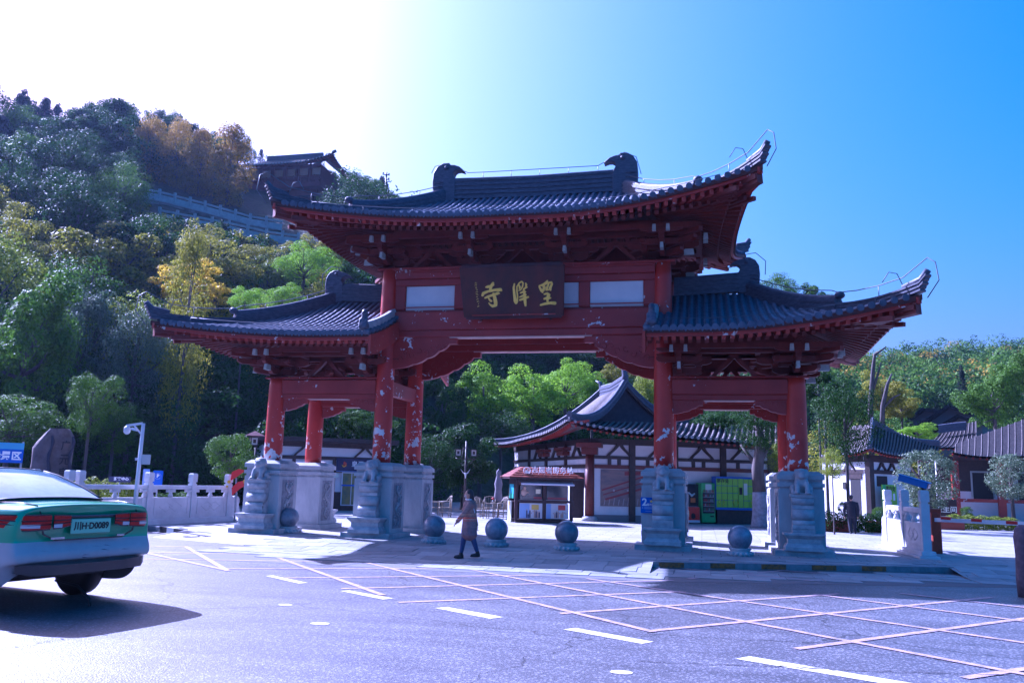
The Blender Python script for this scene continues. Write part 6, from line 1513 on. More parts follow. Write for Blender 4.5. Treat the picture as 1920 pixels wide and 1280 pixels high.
# ---- houses up the slope
def gable_house(lb, pts, dist, depth, wallz):
    t = thing('hillside_house', lb, 'house'); a, r_, c = [AT(x, y, dist) for x, y in pts]; dv = Vector((ray(pts[1][0], 700).x, ray(pts[1][0], 700).y, 0)).normalized() * depth + Vector((.25 * depth, 0, 0))
    m_ = MB(); 
    for p, q in ((a, r_), (r_, c)):
        m_.add([p, q, q + dv, p + dv] + [v_ - Vector((0, 0, .35)) for v_ in (p, q, q + dv, p + dv)], [(0, 1, 2, 3), (4, 5, 6, 7), (0, 1, 5, 4), (1, 2, 6, 5), (2, 3, 7, 6), (3, 0, 4, 7)], False)
    m_.build('roof', RTB, t); 
    q = [a.lerp(r_, .06) + dv * .1, r_ + dv * .1 - Vector((0, 0, .3)), c.lerp(r_, .06) + dv * .1]; lo = [Vector((q[2].x, q[2].y, wallz)), Vector((q[0].x, q[0].y, wallz))]
    m_ = MB(); m_.add(q + lo, [(0, 1, 2, 3, 4)], False); m_.add([v_ + dv * .8 for v_ in q + lo], [(0, 1, 2, 3, 4)], False); m_.add([q[2], q[2] + dv * .8, lo[0] + dv * .8, lo[0]], [(0, 1, 2, 3)]); m_.add([q[0], q[0] + dv * .8, lo[1] + dv * .8, lo[1]], [(0, 1, 2, 3)]); m_.build('wall', mat('grey_render', (.12, .12, .15), .8) if 'grey_render' not in MATS else MATS['grey_render'], t)
    m_ = MB(); m_.beam(q[0].lerp(q[2], .3) - Vector((0, 0, .6)) - dv * .01, q[0].lerp(q[2], .75) - Vector((0, 0, .4)) - dv * .01, .06, .5); m_.build('window_band', GLASSD, t)
    return t
gable_house('grey gabled house highest on the right slope', ((1698, 786), (1729, 764), (1775, 770)), 104, 9, 4)
gable_house('longer grey gabled house just below and right of the highest one', ((1706, 806), (1776, 758), (1822, 772)), 98, 9, 3)
gable_house('lowest of the three grey gabled roofs on the right slope', ((1724, 818), (1795, 776), (1840, 790)), 92, 8, 2)
t = thing('telecom_tower', 'thin lattice telecom mast on the far right hilltop', 'tower', AT(1793, 725, 230)); b = MB(); b.tube([(0, 0, -2), (0, 0, 7)], [.35, .2], 6)
for z in (2.5, 4, 5.5):
    for a in range(5): b.box((.7 * math.cos(a * 1.26), .7 * math.sin(a * 1.26), z), (.3, .3, 1.1))
b.build('mast', flat('galvanised', (.35, .36, .38), .5), t)
t = thing('utility_pole', 'dark utility pole with crossarms on the left hill crest', 'pole', AT(723, 357, 120)); b = MB(); b.tube([(0, 0, -4), (0, 0, 2.8)], .12, 6); b.build('pole', DARKWOOD, t)
for z in (2.4, 1.7): b = MB(); b.beam((-.6, 0, z + .1), (.5, 0, z - .1), .12, .12); b.sphere((-.5, 0, z + .3), .13, 6, 4); b.sphere((.4, 0, z + .1), .13, 6, 4); b.build('crossarm', DARKWOOD, t)

# ---- red pavilion and balustrades on the left hill
hp_ = thing('hill_pavilion', 'dark red two storey pavilion with a white base on the wooded hill', 'building')
rP = 112
c0, c1 = AT(452, 335, rP + 6), AT(602, 342, rP); pu = (c1 - c0); pu.z = 0; pL = pu.length; pu.normalize(); pn = Vector((pu.y, -pu.x, 0)); pz = c1.z
def pbx(nm, s0, s1, t0, t1, z0, z1, mt): return wbox(hp_, Vector((c0.x, c0.y, 0)), pu, pn, s0, s1, pz + z0, pz + z1, t0, t1, mt, nm)
HR = mat('hill_pavilion_red', (.13, .02, .02), .6, (.18, .03, .03), 1)
pbx('upper_storey', .5, pL - .8, -7, -.9, 0.2, 3.1, HR); pbx('balcony_floor', -.2, pL, -8, .1, -.5, .1, HR); pbx('lower_storey', .5, pL - 1.0, -7, -1, -5.2, -.5, DKRED); pbx('lower_eave', -.4, pL + 1.5, -8, 1.2, -2.4, -2.15, RTB)
for z in (.45, .95): pbx('balcony_rail', -.2, pL, 0, .08, z, z + .1, HR)
for i in range(13): s = -.2 + (pL + .1) * i / 12; pbx('rail_post', s, s + .12, -.02, .1, .1, 1.15, HR)
for i in range(6): s = .9 + (pL - 2.4) * i / 5.2; pbx('white_infill', s, s + 1.2, -.9, -.85, 1.5, 2.5, WHITE); pbx('column', s - .35, s - .1, -.9, -.75, .1, 3.1, HR)
for i in range(7): s = .5 + (pL - 1.6) * i / 6; pbx('lower_column', s, s + .3, -1, -.8, -5.2, -2.4, DKRED)
pbx('white_base', -4, pL - 2, -6, 1.0, -6.1, -5.2, WHITE); pbx('base_dark_band', -4, pL - 2, -6, .8, -6.9, -6.1, DARKWOOD); pbx('white_base', -4, pL - 2, -6, 1.1, -7.8, -6.9, WHITE)  # dark timber band between two white base courses
ro = Vector((c0.x, c0.y, pz))
E = [ro + pu * -2.5 + pn * 2.4 + Vector((0, 0, 2.1)), ro + pu * (pL + 2.6) + pn * 2.4 + Vector((0, 0, 2.1)), ro + pu * (pL - 2.0) - pn * 4 + Vector((0, 0, 5.2)), ro + pu * 1.5 - pn * 4 + Vector((0, 0, 5.2))]
slope(hp_, *E, .45, .5, .9, 1.0, True, .1)
slope(hp_, E[1], E[1] - pn * 12.8, E[2] - pn * .2, E[2], .45, .5, 1.0, .6, True, .1); ridge_line(hp_, [E[3], E[2]], .7, .2, 4)
m_ = MB(); m_.beam(E[1] + Vector((0, 0, 1.0)), E[1] + pu * .5 + Vector((0, 0, 1.2)), .3, .3); m_.build('roof_tip', RIDGE, hp_)
HRM = mat('weathered_marble', (.30, .30, .30), .8, (.42, .42, .42), 2)
WALLW = mat('stained_retaining_wall', (.24, .24, .23), .8, (.08, .08, .08), 1.2, 8, stretch=(1, 1, .3), thr=(.45, .7))
def hill_rail(lb, pts, dist, wallh):
    P = [AT(x, y, dist + i * 0) for i, (x, y) in enumerate(pts)]; t = thing('hillside_balustrade', lb, 'balustrade')
    for k, (a, c) in enumerate(zip(P, P[1:])):
        n_ = max(1, int((c - a).length / 1.5)); m_ = MB(); m_.beam(a + Vector((0, 0, -.25)), c + Vector((0, 0, -.25)), .2, .18); m_.beam(a + Vector((0, 0, -.8)), c + Vector((0, 0, -.8)), .12, .55); m_.beam(a + Vector((0, 0, -1.2)), c + Vector((0, 0, -1.2)), .5, .25); m_.build('rail_panel', HRM, t)
        for i in range(n_): p = a.lerp(c, i / n_); m_ = MB(); m_.box((p.x, p.y, p.z - .55), (.24, .24, 1.3)); m_.build('post', HRM, t)
        if wallh: m_ = MB(); m_.beam(a + Vector((0, .1, -1.3 - wallh / 2)), c + Vector((0, .1, -1.3 - wallh / 2)), .4, wallh); m_.build('retaining_wall', WALLW, t)
    return t
hill_rail('upper marble balustrade on a stained retaining wall below the hill pavilion', ((222, 342), (300, 356), (385, 378), (470, 402), (530, 412)), 96, 1.7)
hill_rail('lower marble balustrade winding behind the left tip of the main roof', ((300, 390), (430, 414), (500, 430), (560, 438), (610, 462)), 88, .8)
# ================================================================== VEGETATION
rng = np.random.default_rng(12)
def leafmat(name, c1, c2, rough=.58, spec=.12, tr=.3):
    M = bpy.data.materials.new(name); M.use_nodes = True; MATS[name] = M; n = M.node_tree; N = n.nodes; L = n.links; b = N['Principled BSDF']; out = N['Material Output']
    at = N.new('ShaderNodeAttribute'); at.attribute_name = 'rv'
    oi = N.new('ShaderNodeObjectInfo'); ad = N.new('ShaderNodeMath'); ad.operation = 'MULTIPLY_ADD'; ad.inputs[1].default_value = .35; L.new(oi.outputs['Random'], ad.inputs[0])
    sb = N.new('ShaderNodeMath'); sb.operation = 'MULTIPLY_ADD'; sb.inputs[1].default_value = .8; sb.inputs[2].default_value = -.08; L.new(at.outputs['Fac'], sb.inputs[0]); L.new(sb.outputs[0], ad.inputs[2])
    r = N.new('ShaderNodeValToRGB'); r.color_ramp.elements[0].color = (*c1, 1); r.color_ramp.elements[1].color = (*c2, 1); L.new(ad.outputs[0], r.inputs[0])
    L.new(r.outputs[0], b.inputs['Base Color']); b.inputs['Roughness'].default_value = rough; b.inputs['Specular IOR Level'].default_value = spec
    t = N.new('ShaderNodeBsdfTranslucent'); L.new(r.outputs[0], t.inputs[0]); ms = N.new('ShaderNodeMixShader'); ms.inputs[0].default_value = tr
    L.new(b.outputs[0], ms.inputs[1]); L.new(t.outputs[0], ms.inputs[2]); L.new(ms.outputs[0], out.inputs[0]); return M
LEAF = {'dark': leafmat('leaf_dark_green', (.010, .032, .006), (.045, .12, .015)), 'mid': leafmat('leaf_mid_green', (.03, .08, .006), (.13, .26, .02)), 'bright': leafmat('leaf_bright_green', (.07, .17, .005), (.32, .55, .02), tr=.45),
        'yellow': leafmat('leaf_yellow', (.34, .24, .01), (.80, .60, .03), tr=.45), 'olive': leafmat('leaf_olive', (.10, .12, .01), (.42, .40, .03), tr=.4), 'brown': leafmat('leaf_autumn_brown', (.20, .13, .012), (.52, .35, .035), tr=.4), 'grey': leafmat('leaf_grey_green', (.05, .09, .04), (.22, .30, .16), spec=.6),
        'blue': leafmat('leaf_conifer', (.008, .022, .016), (.025, .05, .03), tr=.1), 'orange': leafmat('leaf_orange', (.30, .08, .01), (.6, .2, .02)), 'hedge': leafmat('leaf_hedge', (.07, .12, .01), (.36, .42, .03))}
BARK = mat('bark', (.05, .04, .04), .9, (.12, .10, .09), 4, bump=.8, bscale=12, stretch=(1, 1, .3)); LIME = mat('limed_trunk', (.30, .30, .34), .9, (.18, .17, .2), 8, 8, bump=.5)
def leaves_mesh(name, P, Nn, size, mt, asp=.55):
    """P centres, Nn normals -> folded leaf quads"""
    n = len(P); r = rng.normal(size=(n, 3)); Nn = Nn / np.linalg.norm(Nn, axis=1, keepdims=True)
    u = np.cross(Nn, r); u /= np.linalg.norm(u, axis=1, keepdims=True) + 1e-9; v = np.cross(Nn, u)
    s = (size * rng.uniform(.6, 1.3, n))[:, None] if np.isscalar(size) else (size * rng.uniform(.6, 1.3, n))[:, None]
    a = P - u * s * .5; b = P + v * s * .5 * asp - Nn * s * .08; c = P + u * s * .5; d = P - v * s * .5 * asp - Nn * s * .08
    V = np.stack([a, b, c, d], 1).reshape(-1, 3).astype(np.float32)
    me = bpy.data.meshes.new(name); me.vertices.add(4 * n); me.vertices.foreach_set('co', V.ravel()); me.loops.add(4 * n); me.loops.foreach_set('vertex_index', np.arange(4 * n, dtype=np.int32))
    me.polygons.add(n); me.polygons.foreach_set('loop_start', np.arange(0, 4 * n, 4, dtype=np.int32)); me.polygons.foreach_set('loop_total', np.full(n, 4, dtype=np.int32))
    at = me.attributes.new('rv', 'FLOAT', 'FACE'); at.data.foreach_set('value', rng.random(n).astype(np.float32)); me.materials.append(mt); me.update(calc_edges=True); return me
def crown_pts(kind, n, M):
    """clumped leaf positions in a unit crown (radius 1, centre 0)"""
    if kind == 'cone':
        t = rng.random(M) ** .7; a = rng.uniform(0, 2 * PI, M); rr_ = (1 - t) * .75 + .05; C = np.stack([rr_ * np.cos(a), rr_ * np.sin(a), t * 2.4 - 1], 1); cr = .18 + .16 * (1 - t)
    elif kind == 'column':
        t = rng.random(M); a = rng.uniform(0, 2 * PI, M); w_ = .62 * np.sin(PI * (t * .85 + .1)) ** .7 * rng.uniform(.5, 1.0, M); C = np.stack([w_ * np.cos(a), w_ * np.sin(a), t * 2.4 - 1.1], 1); cr = rng.uniform(.2, .34, M)
    elif kind == 'ball':
        d = rng.normal(size=(M, 3)); d /= np.linalg.norm(d, axis=1, keepdims=True); C = d * rng.uniform(.66, .84, M)[:, None]; cr = rng.uniform(.14, .22, M)
    elif kind == 'open':
        d = rng.normal(size=(M, 3)); d /= np.linalg.norm(d, axis=1, keepdims=True); C = d * (rng.uniform(.3, .95, M) ** .7)[:, None]; C[:, 2] *= .8; cr = rng.uniform(.10, .20, M)
    else:
        d = rng.normal(size=(M, 3)); d /= np.linalg.norm(d, axis=1, keepdims=True); lob = 1 + .18 * np.sin(3 * np.arctan2(d[:, 1], d[:, 0]) + 1) + .12 * np.sin(5 * d[:, 2] + 2 * d[:, 0] * 3); C = d * (rng.uniform(.35, .84, M) ** .6 * lob)[:, None] * .92; C[:, 2] *= .88; cr = rng.uniform(.16, .30, M)
    k = rng.integers(0, M, n); d = rng.normal(size=(n, 3)); d[:, 2] += .35; d /= np.linalg.norm(d, axis=1, keepdims=True)
    rad = cr[k] * rng.uniform(.55, 1.05, n) ** .6; P = C[k] + d * rad[:, None] * np.array([1.1, 1.1, .8])
    Nn = d + rng.normal(size=(n, 3)) * .55 + np.array([0, 0, .35]); return P, Nn, C
KINDS = {}
def make_kind(key, shape, col, n, M, size, natural):
    KINDS[key] = []
    for i in range(3 if key in ('oak', 'camphor', 'olive') else 2 if natural > 3 else 1):
        P, Nn, C = crown_pts(shape, n, int(M * (1, .75, 1.5)[i])); me = leaves_mesh('crown', P * natural, Nn, size * (1, 1.25, .9)[i], LEAF[col])
        b = MB(); h = 1.0 if shape not in ('cone',) else 1.2
        q = natural ** .7; b.tube([(0, 0, -.95 * natural), (.03 * natural, 0, -.5 * natural), (0, .04 * natural, -.1 * natural), (0, 0, .3 * natural)], [.07 * q, .06 * q, .05 * q, .02 * q], 8)
        for c in C[:14]: a0 = Vector((0, 0, natural * (c[2] * .3 - .35))); e = Vector(c) * natural; b.tube([a0, a0.lerp(e, .5) + Vector((0, 0, -.06 * natural)), e], [.035 * natural ** .7, .022 * natural ** .7, .008 * natural ** .7], 5)
        KINDS[key].append((me, b.mesh('limbs', BARK), natural))
for key, shape, col, n, M, size, nat in (('oak', 'round', 'dark', 15000, 60, .20, 4), ('camphor', 'round', 'mid', 15000, 65, .18, 4), ('bright', 'round', 'bright', 14000, 55, .19, 4), ('yellow', 'open', 'yellow', 8000, 70, .20, 4), ('olive', 'round', 'olive', 12000, 50, .22, 4),
        ('poplar', 'column', 'brown', 15000, 95, .19, 4), ('poplar_green', 'column', 'olive', 11000, 60, .20, 4), ('grey', 'round', 'grey', 12000, 85, .15, 4), ('conifer', 'cone', 'blue', 7000, 60, .26, 4), ('orange', 'round', 'orange', 9000, 45, .24, 4), ('ball', 'ball', 'grey', 9000, 130, .075, 1.3), ('ballmid', 'ball', 'mid', 9000, 130, .075, 1.3), ('yellowgreen', 'round', 'hedge', 10000, 60, .16, 3.5)):
    make_kind(key, shape, col, n, M, size, nat)
st_ = MB(); st_.tube([(.02, -.01, -.02), (.03, 0, .2), (-.03, .03, .55), (.02, 0, 1.0)], [1.35, 1.0, .88, .8], 9); STEM = st_.mesh('trunk', BARK)
def plant(t, me, tk, zc, sx, sy, sz, nat):
    link('crown', me, t, (0, 0, zc), 0, (sx, sy, sz)); k = link('trunk', STEM, t, (0, 0, 0), 0, (.055 * nat ** .7 * sx * 1.6, .055 * nat ** .7 * sx * 1.6, max(.2, zc - .80 * nat * sz))); 
    link('limbs', tk, t, (0, 0, zc), 0, (sx, sy, sz))
def tree(kind, px, py, rx, rz, dist, label=None, group=None, name='tree', cat='tree', ground=None, rot=None, trunk=True):
    """crown centred on the line of sight px,py at dist; rx, rz crown half sizes in photo pixels"""
    p = AT(px, py, dist); d = (p - CC).dot(CD); k = d / CF; hx, hz = rx * k, rz * k
    me, tk, nat = rnd.choice(KINDS[kind]); g = max(hill(p.x, p.y), 0) if ground is None else ground
    if ground is None and hill(p.x, p.y) < 0: g = 0
    t = thing(name, label or 'tree', cat, (p.x, p.y, g - .05), rnd.uniform(0, 6.28) if rot is None else rot, group)
    plant(t, me, tk, p.z - g, hx / nat, hx / nat, hz / nat, nat)
    return t
# --- large trees at the left edge, behind the balustrade and taxi
for k, px, py, rx, rz, d, lb in (('camphor', 45, 650, 120, 165, 46, 'big glossy green tree rising at the left edge above the taxi'), ('grey', 150, 640, 85, 150, 52, 'pale shimmering tree next to the big tree at the left edge'), ('camphor', 20, 790, 90, 60, 38, 'low broad green crown overhanging the inscribed rock'),
        ('grey', 255, 660, 70, 130, 50, 'silvery tree standing above the camera pole'), ('poplar_green', 345, 640, 62, 150, 48, 'yellowing tall tree immediately left of the left wing roof tip'), ('camphor', 172, 752, 52, 66, 36, 'small sunlit tree left of the camera pole'),
        ('oak', 300, 770, 80, 90, 56, 'dark shaded tree behind the camera pole'), ('oak', 420, 740, 80, 100, 55, 'dark tree behind the roofed lantern post'), ('oak', 480, 800, 60, 70, 58, 'dark leafy mass beside the leftmost column'), ('oak', 110, 800, 90, 80, 50, 'dark tree straight behind the inscribed rock'), ('camphor', 215, 800, 55, 55, 44, 'leafy crown low behind the camera pole'), ('oak', 30, 850, 80, 50, 42, 'low dark crown behind the blue notice'),
        ('yellow', 365, 540, 85, 65, 58, 'bright yellow spreading tree above the left wing ridge'), ('bright', 460, 565, 35, 32, 52, 'small pale green crown just over the left wing ridge'), ('bright', 530, 560, 42, 36, 53, 'light green crown touching the wing finial at the left'), ('yellow', 300, 480, 85, 70, 74, 'large yellow green tree on the slope under the hill balustrade'),
        ('olive', 285, 455, 70, 42, 78, 'broad olive tree below the upper hill balustrade'), ('bright', 570, 500, 60, 50, 68, 'bright green rounded tree left of the main roof rafters'), ('olive', 480, 490, 60, 40, 74, 'bushy grey green tree under the lower hill balustrade'), ('olive', 600, 470, 45, 40, 76, 'dull green tree close under the main roof tip'),
        ('poplar', 285, 300, 55, 62, 108, 'leftmost of the brown poplars above the hill balustrade'), ('poplar', 335, 300, 42, 60, 108, 'second brown poplar above the hill balustrade'), ('poplar', 375, 315, 38, 52, 106, 'narrow orange brown poplar in the middle of the poplar row'), ('poplar', 430, 320, 58, 62, 103, 'widest golden brown poplar beside the hill pavilion'), ('poplar', 240, 315, 45, 55, 112, 'dim brown poplar at the shaded end of the poplar row'),
        ('grey', 50, 440, 30, 28, 84, 'small silvery bush high on the left slope'), ('olive', 150, 430, 42, 36, 88, 'olive tree alone on the dark left slope'), ('olive', 190, 390, 42, 36, 95, 'olive tree near the left end of the hill balustrade'), ('olive', 130, 520, 60, 60, 70, 'dull tree between the silvery bush and the big left tree'), ('brown_', 0, 0, 0, 0, 0, '')):
    if k == 'brown_': continue
    tree(k, px, py, rx, rz, d, lb)
# --- behind the gate
for k, px, py, rx, rz, d, lb in (('bright', 905, 740, 72, 72, 62, 'bright green tree seen through the left part of the opening'), ('bright', 1000, 740, 75, 66, 64, 'brightest green tree in the middle of the gate opening'), ('bright', 1060, 725, 60, 60, 66, 'bright green tree above the hall roof slope'), ('bright', 1110, 735, 45, 50, 68, 'bright green tree just left of the hall ridge finials'),
        ('oak', 830, 760, 55, 80, 56, 'dark tree beside the right column of the left pair'), ('oak', 870, 850, 70, 75, 48, 'dark shaded tree behind the twin lantern post'), ('oak', 810, 870, 55, 65, 46, 'dark low tree behind the bamboo chairs'), ('oak', 940, 810, 60, 50, 56, 'dark tree in the shadow behind the hall eaves'), ('yellowgreen', 1205, 740, 32, 62, 46, 'pale leaved tree between the hall gable and the right inner column'),
        ('olive', 1150, 700, 40, 30, 74, 'yellowish tree behind the hall ridge finials'), ('oak', 940, 680, 90, 30, 90, 'dark tree top under the central lintel at the left'), ('oak', 1100, 675, 90, 30, 90, 'dark tree top under the central lintel at the right'),
        ('camphor', 680, 790, 60, 35, 46, 'leafy crown seen between the left columns above the police post'), ('oak', 620, 800, 50, 40, 50, 'dark crown between the left columns'), ('oak', 730, 790, 40, 50, 50, 'dark crown behind the left inner column'), ('oak', 560, 790, 40, 50, 52, 'dark crown right of the leftmost column'),
        ('oak', 1420, 800, 52, 60, 37.0, 'dark leafy tree with a whitewashed trunk before the lockers'), ('oak', 1340, 800, 50, 40, 42, 'dark tree between the right columns above the lockers'), ('oak', 1585, 790, 62, 95, 41, 'dark dense tree right of the outer right column'), ('oak', 1545, 730, 50, 50, 44, 'dark crown under the right wing rafters'), ('yellowgreen', 1468, 860, 32, 48, 39, 'bright yellow green bush tree between the right columns'),
        ('yellowgreen', 1560, 870, 25, 40, 34, 'sunlit small tree touching the right outer plinth'), ('camphor', 1455, 552, 46, 44, 60, 'tree crown peeping over the right wing ridge'), ('camphor', 1528, 556, 30, 34, 60, 'tiny crown peeping over the wing roof near the thick ridge end'),
        ('olive', 1655, 735, 44, 50, 84, 'olive tree with bare branches right of the right wing roof'), ('olive', 1690, 760, 40, 34, 88, 'yellowish tree above the gatehouse roof'), ('bright', 1720, 810, 46, 22, 72, 'bright green tree directly behind the gatehouse roof'),
        ('camphor', 1862, 745, 62, 70, 74, 'big leafy tree above the right hand hall'), ('camphor', 1925, 700, 60, 60, 78, 'leafy tree cut by the right frame edge'), ('conifer', 1805, 735, 14, 36, 100, 'slim dark conifer near the upper houses')):
    tree(k, px, py, rx, rz, d, lb)
p = AT(1425, 982, 37.0); t = thing('trunk_guard', 'whitewashed lower trunk of the tree standing in front of the lockers', 'tree trunk', (p.x, p.y, 0)); b = MB(); b.lathe([(.42, 0), (.36, .12), (.31, .5), (.29, 1.0), (.28, 1.45)], n=16); b.build('limed_bark', LIME, t); b = MB(); b.tube([(0, 0, 1.45), (-.05, 0, 2.4), (.1, 0, 3.6), (-.1, 0, 5)], [.28, .25, .2, .1], 10); b.tube([(0, 0, 2.6), (.6, .2, 3.6)], [.12, .05], 6); b.tube([(0, 0, 2.4), (-.7, .2, 3.4)], [.12, .05], 6); b.build('bark', BARK, t)
# round clipped bushes
for px, py, r_, d, kd, lb, g in ((432, 848, 50, 33.5, 'ballmid', 'rounded dark bush left of the leftmost plinth', None), (1740, 888, 62, 47, 'ball', 'large pale round clipped bush beside the barrier post', None), (1895, 885, 48, 47, 'ball', 'pale round bush cut by the right frame edge', None), (1812, 958, 14, 50, 'ballmid', 'small round bush in front of the red rail', None), (1585, 950, 16, 40, 'ballmid', 'small dark shrub left of the man in the suit', None), (1650, 960, 16, 42, 'ballmid', 'small dark shrub in a planter right of the man in the suit', None)):
    tree(kd, px, py + r_ * .12, r_, r_ * 1.05, d, lb, None, 'round_bush', 'bush', 0)
# hedges and planters
def hedge(name, lb, cat, a, c, w_, h, n, mt, size=.07, z0=0.0):
    a, c = Vector(a), Vector(c); t = thing(name, lb, cat, a); L_ = c - a; d = L_.normalized(); s_ = Vector((-d.y, d.x, 0))
    tt = rng.random(n); q = rng.normal(size=(n, 3)); q /= np.linalg.norm(q, axis=1, keepdims=True); lump = 1 + .25 * np.sin(tt * L_.length * 5) * np.sin(tt * 17)
    P = np.array(L_)[None] * tt[:, None] + np.array(s_)[None] * (q[:, :1] * w_ / 2) + np.stack([np.zeros(n), np.zeros(n), z0 + h * .5 + q[:, 2] * h * .5 * lump], 1) + np.array(d)[None] * q[:, 1:2] * .1
    link('foliage', leaves_mesh('foliage', P, q + rng.normal(size=(n, 3)) * .5 + np.array([0, 0, .4]), size, LEAF[mt]), t); return t
gA, gB = AT(128, 920, 30), AT(260, 925, 31.5); gA.z = gB.z = 0; hedge('hedge', 'low yellow green hedge behind the marble balustrade', 'hedge', gA, gB, .9, 1.35, 9000, 'hedge')
gA, gB = AT(262, 950, 31), AT(352, 950, 31.5); gA.z = gB.z = 0; hedge('hedge', 'low darker hedge glimpsed under the handrail near the P sign', 'hedge', gA, gB, .8, .95, 5000, 'mid')
gA, gB = AT(1545, 985, 36), AT(1655, 985, 37); gA.z = gB.z = 0; hedge('hedge', 'dark low hedge behind the man in the suit', 'hedge', gA, gB, .8, .75, 7000, 'dark')
gA, gB = AT(1778, 975, 44), AT(1905, 975, 45); gA.z = gB.z = 0; hedge('hedge', 'long low hedge in front of the red columned hall', 'hedge', gA, gB, .8, .62, 8000, 'hedge')
for px, py, r0, lb in ((1567, 977, 36, 'red brown planter box left of the man in the suit'), (1650, 977, 37, 'red brown planter box right of the man in the suit'), (1782, 975, 43, 'small red planter behind the boom')):
    t = spot('planter_box', lb, 'planter', px, py, r=r0); bx(t, 'box', (-.55, 0, 0), (.55, .45, .42), mat('planter_red', (.22, .05, .03), .7) if 'planter_red' not in MATS else MATS['planter_red'], .02)
# bare branches rising right of the right wing
t = thing('bare_tree', 'leafless forked trunk standing against the right hill', 'tree', AT(1632, 800, 82)); t.location.z = 0; zb = 0
b = MB(); c = t.location
def lp(x, y): q = AT(x, y, 82); return q - c
b.tube([lp(1634, 860), lp(1632, 760), lp(1637, 690), lp(1640, 665), lp(1662, 650)], [.28, .24, .18, .14, .05], 7); b.build('trunk', BARK, t)
b = MB(); b.tube([lp(1633, 745), lp(1645, 705), lp(1652, 680)], [.16, .1, .05], 6); b.build('branch', BARK, t)
t = thing('bare_tree', 'slender leaning bare trunk between the olive trees at the right', 'tree', AT(1655, 800, 80)); t.location.z = 0; c = t.location
def lp(x, y): q = AT(x, y, 80); return q - c
b = MB(); b.tube([lp(1652, 860), lp(1655, 760), lp(1664, 720), lp(1672, 700)], [.24, .2, .14, .06], 7); b.tube([lp(1656, 765), lp(1675, 745), lp(1690, 738)], [.12, .08, .03], 6); b.build('trunk', BARK, t)
# --- woods on the left hill: individual trees
lab = 'tree in the dense wood that covers the left hill'
pts = []; tries = 0
def cleared(px, py, h_):
    # slope kept open round the hill balustrades and the pavilion
    return (225 < px < 640 and 342 + (px - 225) * .2 < py < 372 + (px - 225) * .2 + h_) or (440 < px < 640 and py < 470)

LSK = [(x, y) for x, y, _, _ in SKY]
def skyrow(px):
    for (a, b_), (c, d) in zip(LSK, LSK[1:]):
        if px <= c: return b_ + (d - b_) * (px - a) / (c - a)
    return 640
while len(pts) < 190 and tries < 5000:
    tries += 1; px = rnd.uniform(-80, 800); top = skyrow(px); py = rnd.uniform(top + 60, 800)
    if px > 640 and py > 480: continue
    if cleared(px, py, 12): continue
    q, r = hit(px, py, 36, 200)
    if r > 190: continue
    if all((q - o).length > 4.6 for o, _, _ in pts): pts.append((q, px, (r, py)))
def room(px, py, r):
    # how tall a tree may stand here without reaching the hill balustrades
    return (py - (376 + (px - 225) * .2)) * r / 1582 if 215 < px < 650 else 99
KN = {'oak': 'dark green round tree', 'camphor': 'mid green leafy tree', 'olive': 'yellowish olive tree', 'yellowgreen': 'pale yellow green tree', 'conifer': 'dark narrow conifer'}
for q, px, (r, py) in pts:
    kd = rnd.choice(['oak', 'camphor', 'camphor', 'olive', 'olive', 'yellowgreen']) if r < 85 else rnd.choice(['oak', 'oak', 'conifer', 'oak', 'camphor'])
    me, tk, nat = rnd.choice(KINDS[kd]); R_ = min(rnd.uniform(2.6, 4.2) * (.6 if kd == 'conifer' else 1), room(px, py, r) / 2.5)
    if R_ < .6: continue
    zone = ('at the far left of' if px < 160 else 'in the middle left of' if px < 400 else 'towards the gate side of') + (' the upper wooded slope' if r > 85 else ' the lower wooded slope')
    t = thing('tree', KN[kd] + ' ' + zone, 'tree', (q.x, q.y, q.z - .2), rnd.uniform(0, 6.28), 'trees in the wood on the left hill'); plant(t, me, tk, R_ * 1.25, R_ / nat, R_ / nat, R_ * rnd.uniform(.9, 1.25) / nat, nat)
# crest conifers against the sky
for i in range(46):
    px = -40 + i * 17.5 + rnd.uniform(-6, 6); q, r = hit(px, skyrow(px) + 56, 60, 190); kd = rnd.choice(['oak', 'oak', 'conifer', 'oak', 'oak', 'camphor']); me, tk, nat = rnd.choice(KINDS[kd]); R_ = rnd.uniform(1.8, 2.9)
    t = thing('crest_tree', KN[kd] + (' on the far left skyline' if px < 250 else ' on the skyline above the poplars' if px < 460 else ' on the skyline near the hill pavilion'), 'tree', (q.x, q.y, q.z - .3), rnd.uniform(0, 6.28), 'trees along the left skyline'); plant(t, me, tk, R_ * 1.2, R_ / nat * .8, R_ / nat * .8, R_ * rnd.uniform(.95, 1.25) / nat, nat)
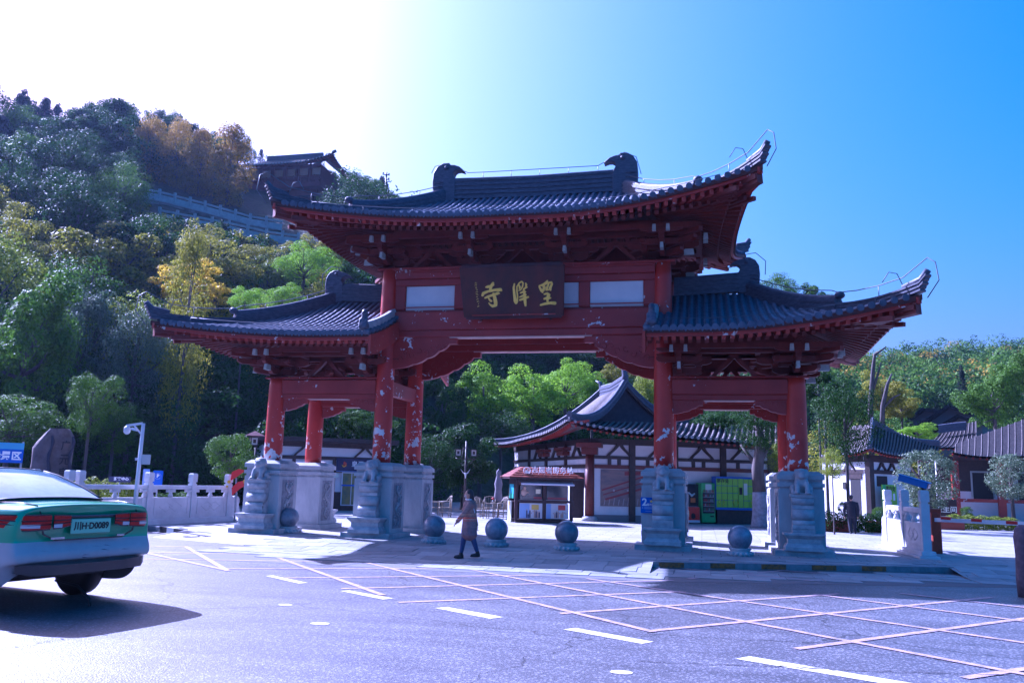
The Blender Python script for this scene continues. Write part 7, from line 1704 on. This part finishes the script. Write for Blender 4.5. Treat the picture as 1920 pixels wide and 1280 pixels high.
# far woods as masses
def mass(name, lb, ranges, n, leafn, col, Rr, size, near=None):
    AP, AN = [], []
    for _ in range(n):
        px = rnd.uniform(*ranges[0]); top = skyrow(px); py = rnd.uniform(top + ranges[1], top + ranges[2])
        if name != 'woods' and cleared(px, py, 8): continue
        if name == 'woods' and 440 < px < 650 and py > 300 and ranges[0][0] < 0: continue
        q, r = hit(px, py, 50, 380)
        if near: q = AT(px, 860, rnd.uniform(*near)); q.z = max(hill(q.x, q.y), 0)
        elif r > 378: continue
        R_ = min(rnd.uniform(*Rr), max(.7, room(px, py, r) / 2)) if name == 'undergrowth' else rnd.uniform(*Rr); P, Nn, _c = crown_pts('round', leafn, 22); P = P * np.array([R_, R_, R_ * 1.1]) + np.array([q.x, q.y, q.z + R_ * .75]); AP.append(P); AN.append(Nn)
    o = link(name, leaves_mesh(name, np.concatenate(AP), np.concatenate(AN), size, LEAF[col])); tag(o, lb, 'woods', kind='stuff'); return o
mass('woods', 'mixed dark woods on the far right hill', ((1430, 2050), 4, 150), 330, 420, 'mid', (3.5, 6), .55)
mass('woods', 'dark green woods on the far right hill', ((1430, 2050), 4, 160), 260, 420, 'dark', (3.5, 6), .55)
mass('woods', 'autumn tinted woods on the far right hill', ((1560, 2050), 4, 120), 110, 420, 'brown', (3, 5), .5)
mass('woods', 'dark woods behind the gate opening', ((640, 1460), 10, 320), 240, 600, 'dark', (3.2, 5), .4)
mass('undergrowth', 'dark undergrowth between the trees on the left hill', ((-150, 760), 15, 560), 420, 420, 'dark', (1.5, 3.2), .35)
mass('undergrowth', 'olive scrub between the trees on the left hill', ((-150, 760), 120, 520), 150, 320, 'olive', (1.2, 2.4), .3)
mass('woods', 'dark woods along the crest of the left hill', ((-140, 760), 52, 130), 260, 520, 'dark', (2.0, 3.3), .3)
mass('woods', 'dark leafy thicket behind the right hand roofs', ((1560, 2080), 0, 1), 70, 1500, 'mid', (3.2, 5.2), .28, (84, 118))
mass('woods', 'dark thicket behind the police post and left columns', ((120, 760), 0, 1), 60, 1500, 'dark', (2.2, 3.6), .22, (46, 60))
mass('woods', 'olive thicket behind the gatehouse', ((1560, 2000), 0, 1), 34, 1400, 'olive', (2.6, 4.2), .26, (80, 104))
# ================================================================== AIR
hz = MB(); hz.box2((-760, -760, -1.3), (770, 730, 110)); HZ = bpy.data.materials.new('haze_air'); HZ.use_nodes = True; n = HZ.node_tree; n.nodes.clear()
vp = n.nodes.new('ShaderNodeVolumePrincipled'); vp.inputs['Density'].default_value = .00014; vp.inputs['Anisotropy'].default_value = .45; vp.inputs['Color'].default_value = (.45, .62, 1, 1); ou = n.nodes.new('ShaderNodeOutputMaterial'); n.links.new(vp.outputs[0], ou.inputs['Volume'])
hzo = tag(hz.build('haze', HZ), 'thin blue air haze over the valley', kind='stuff')
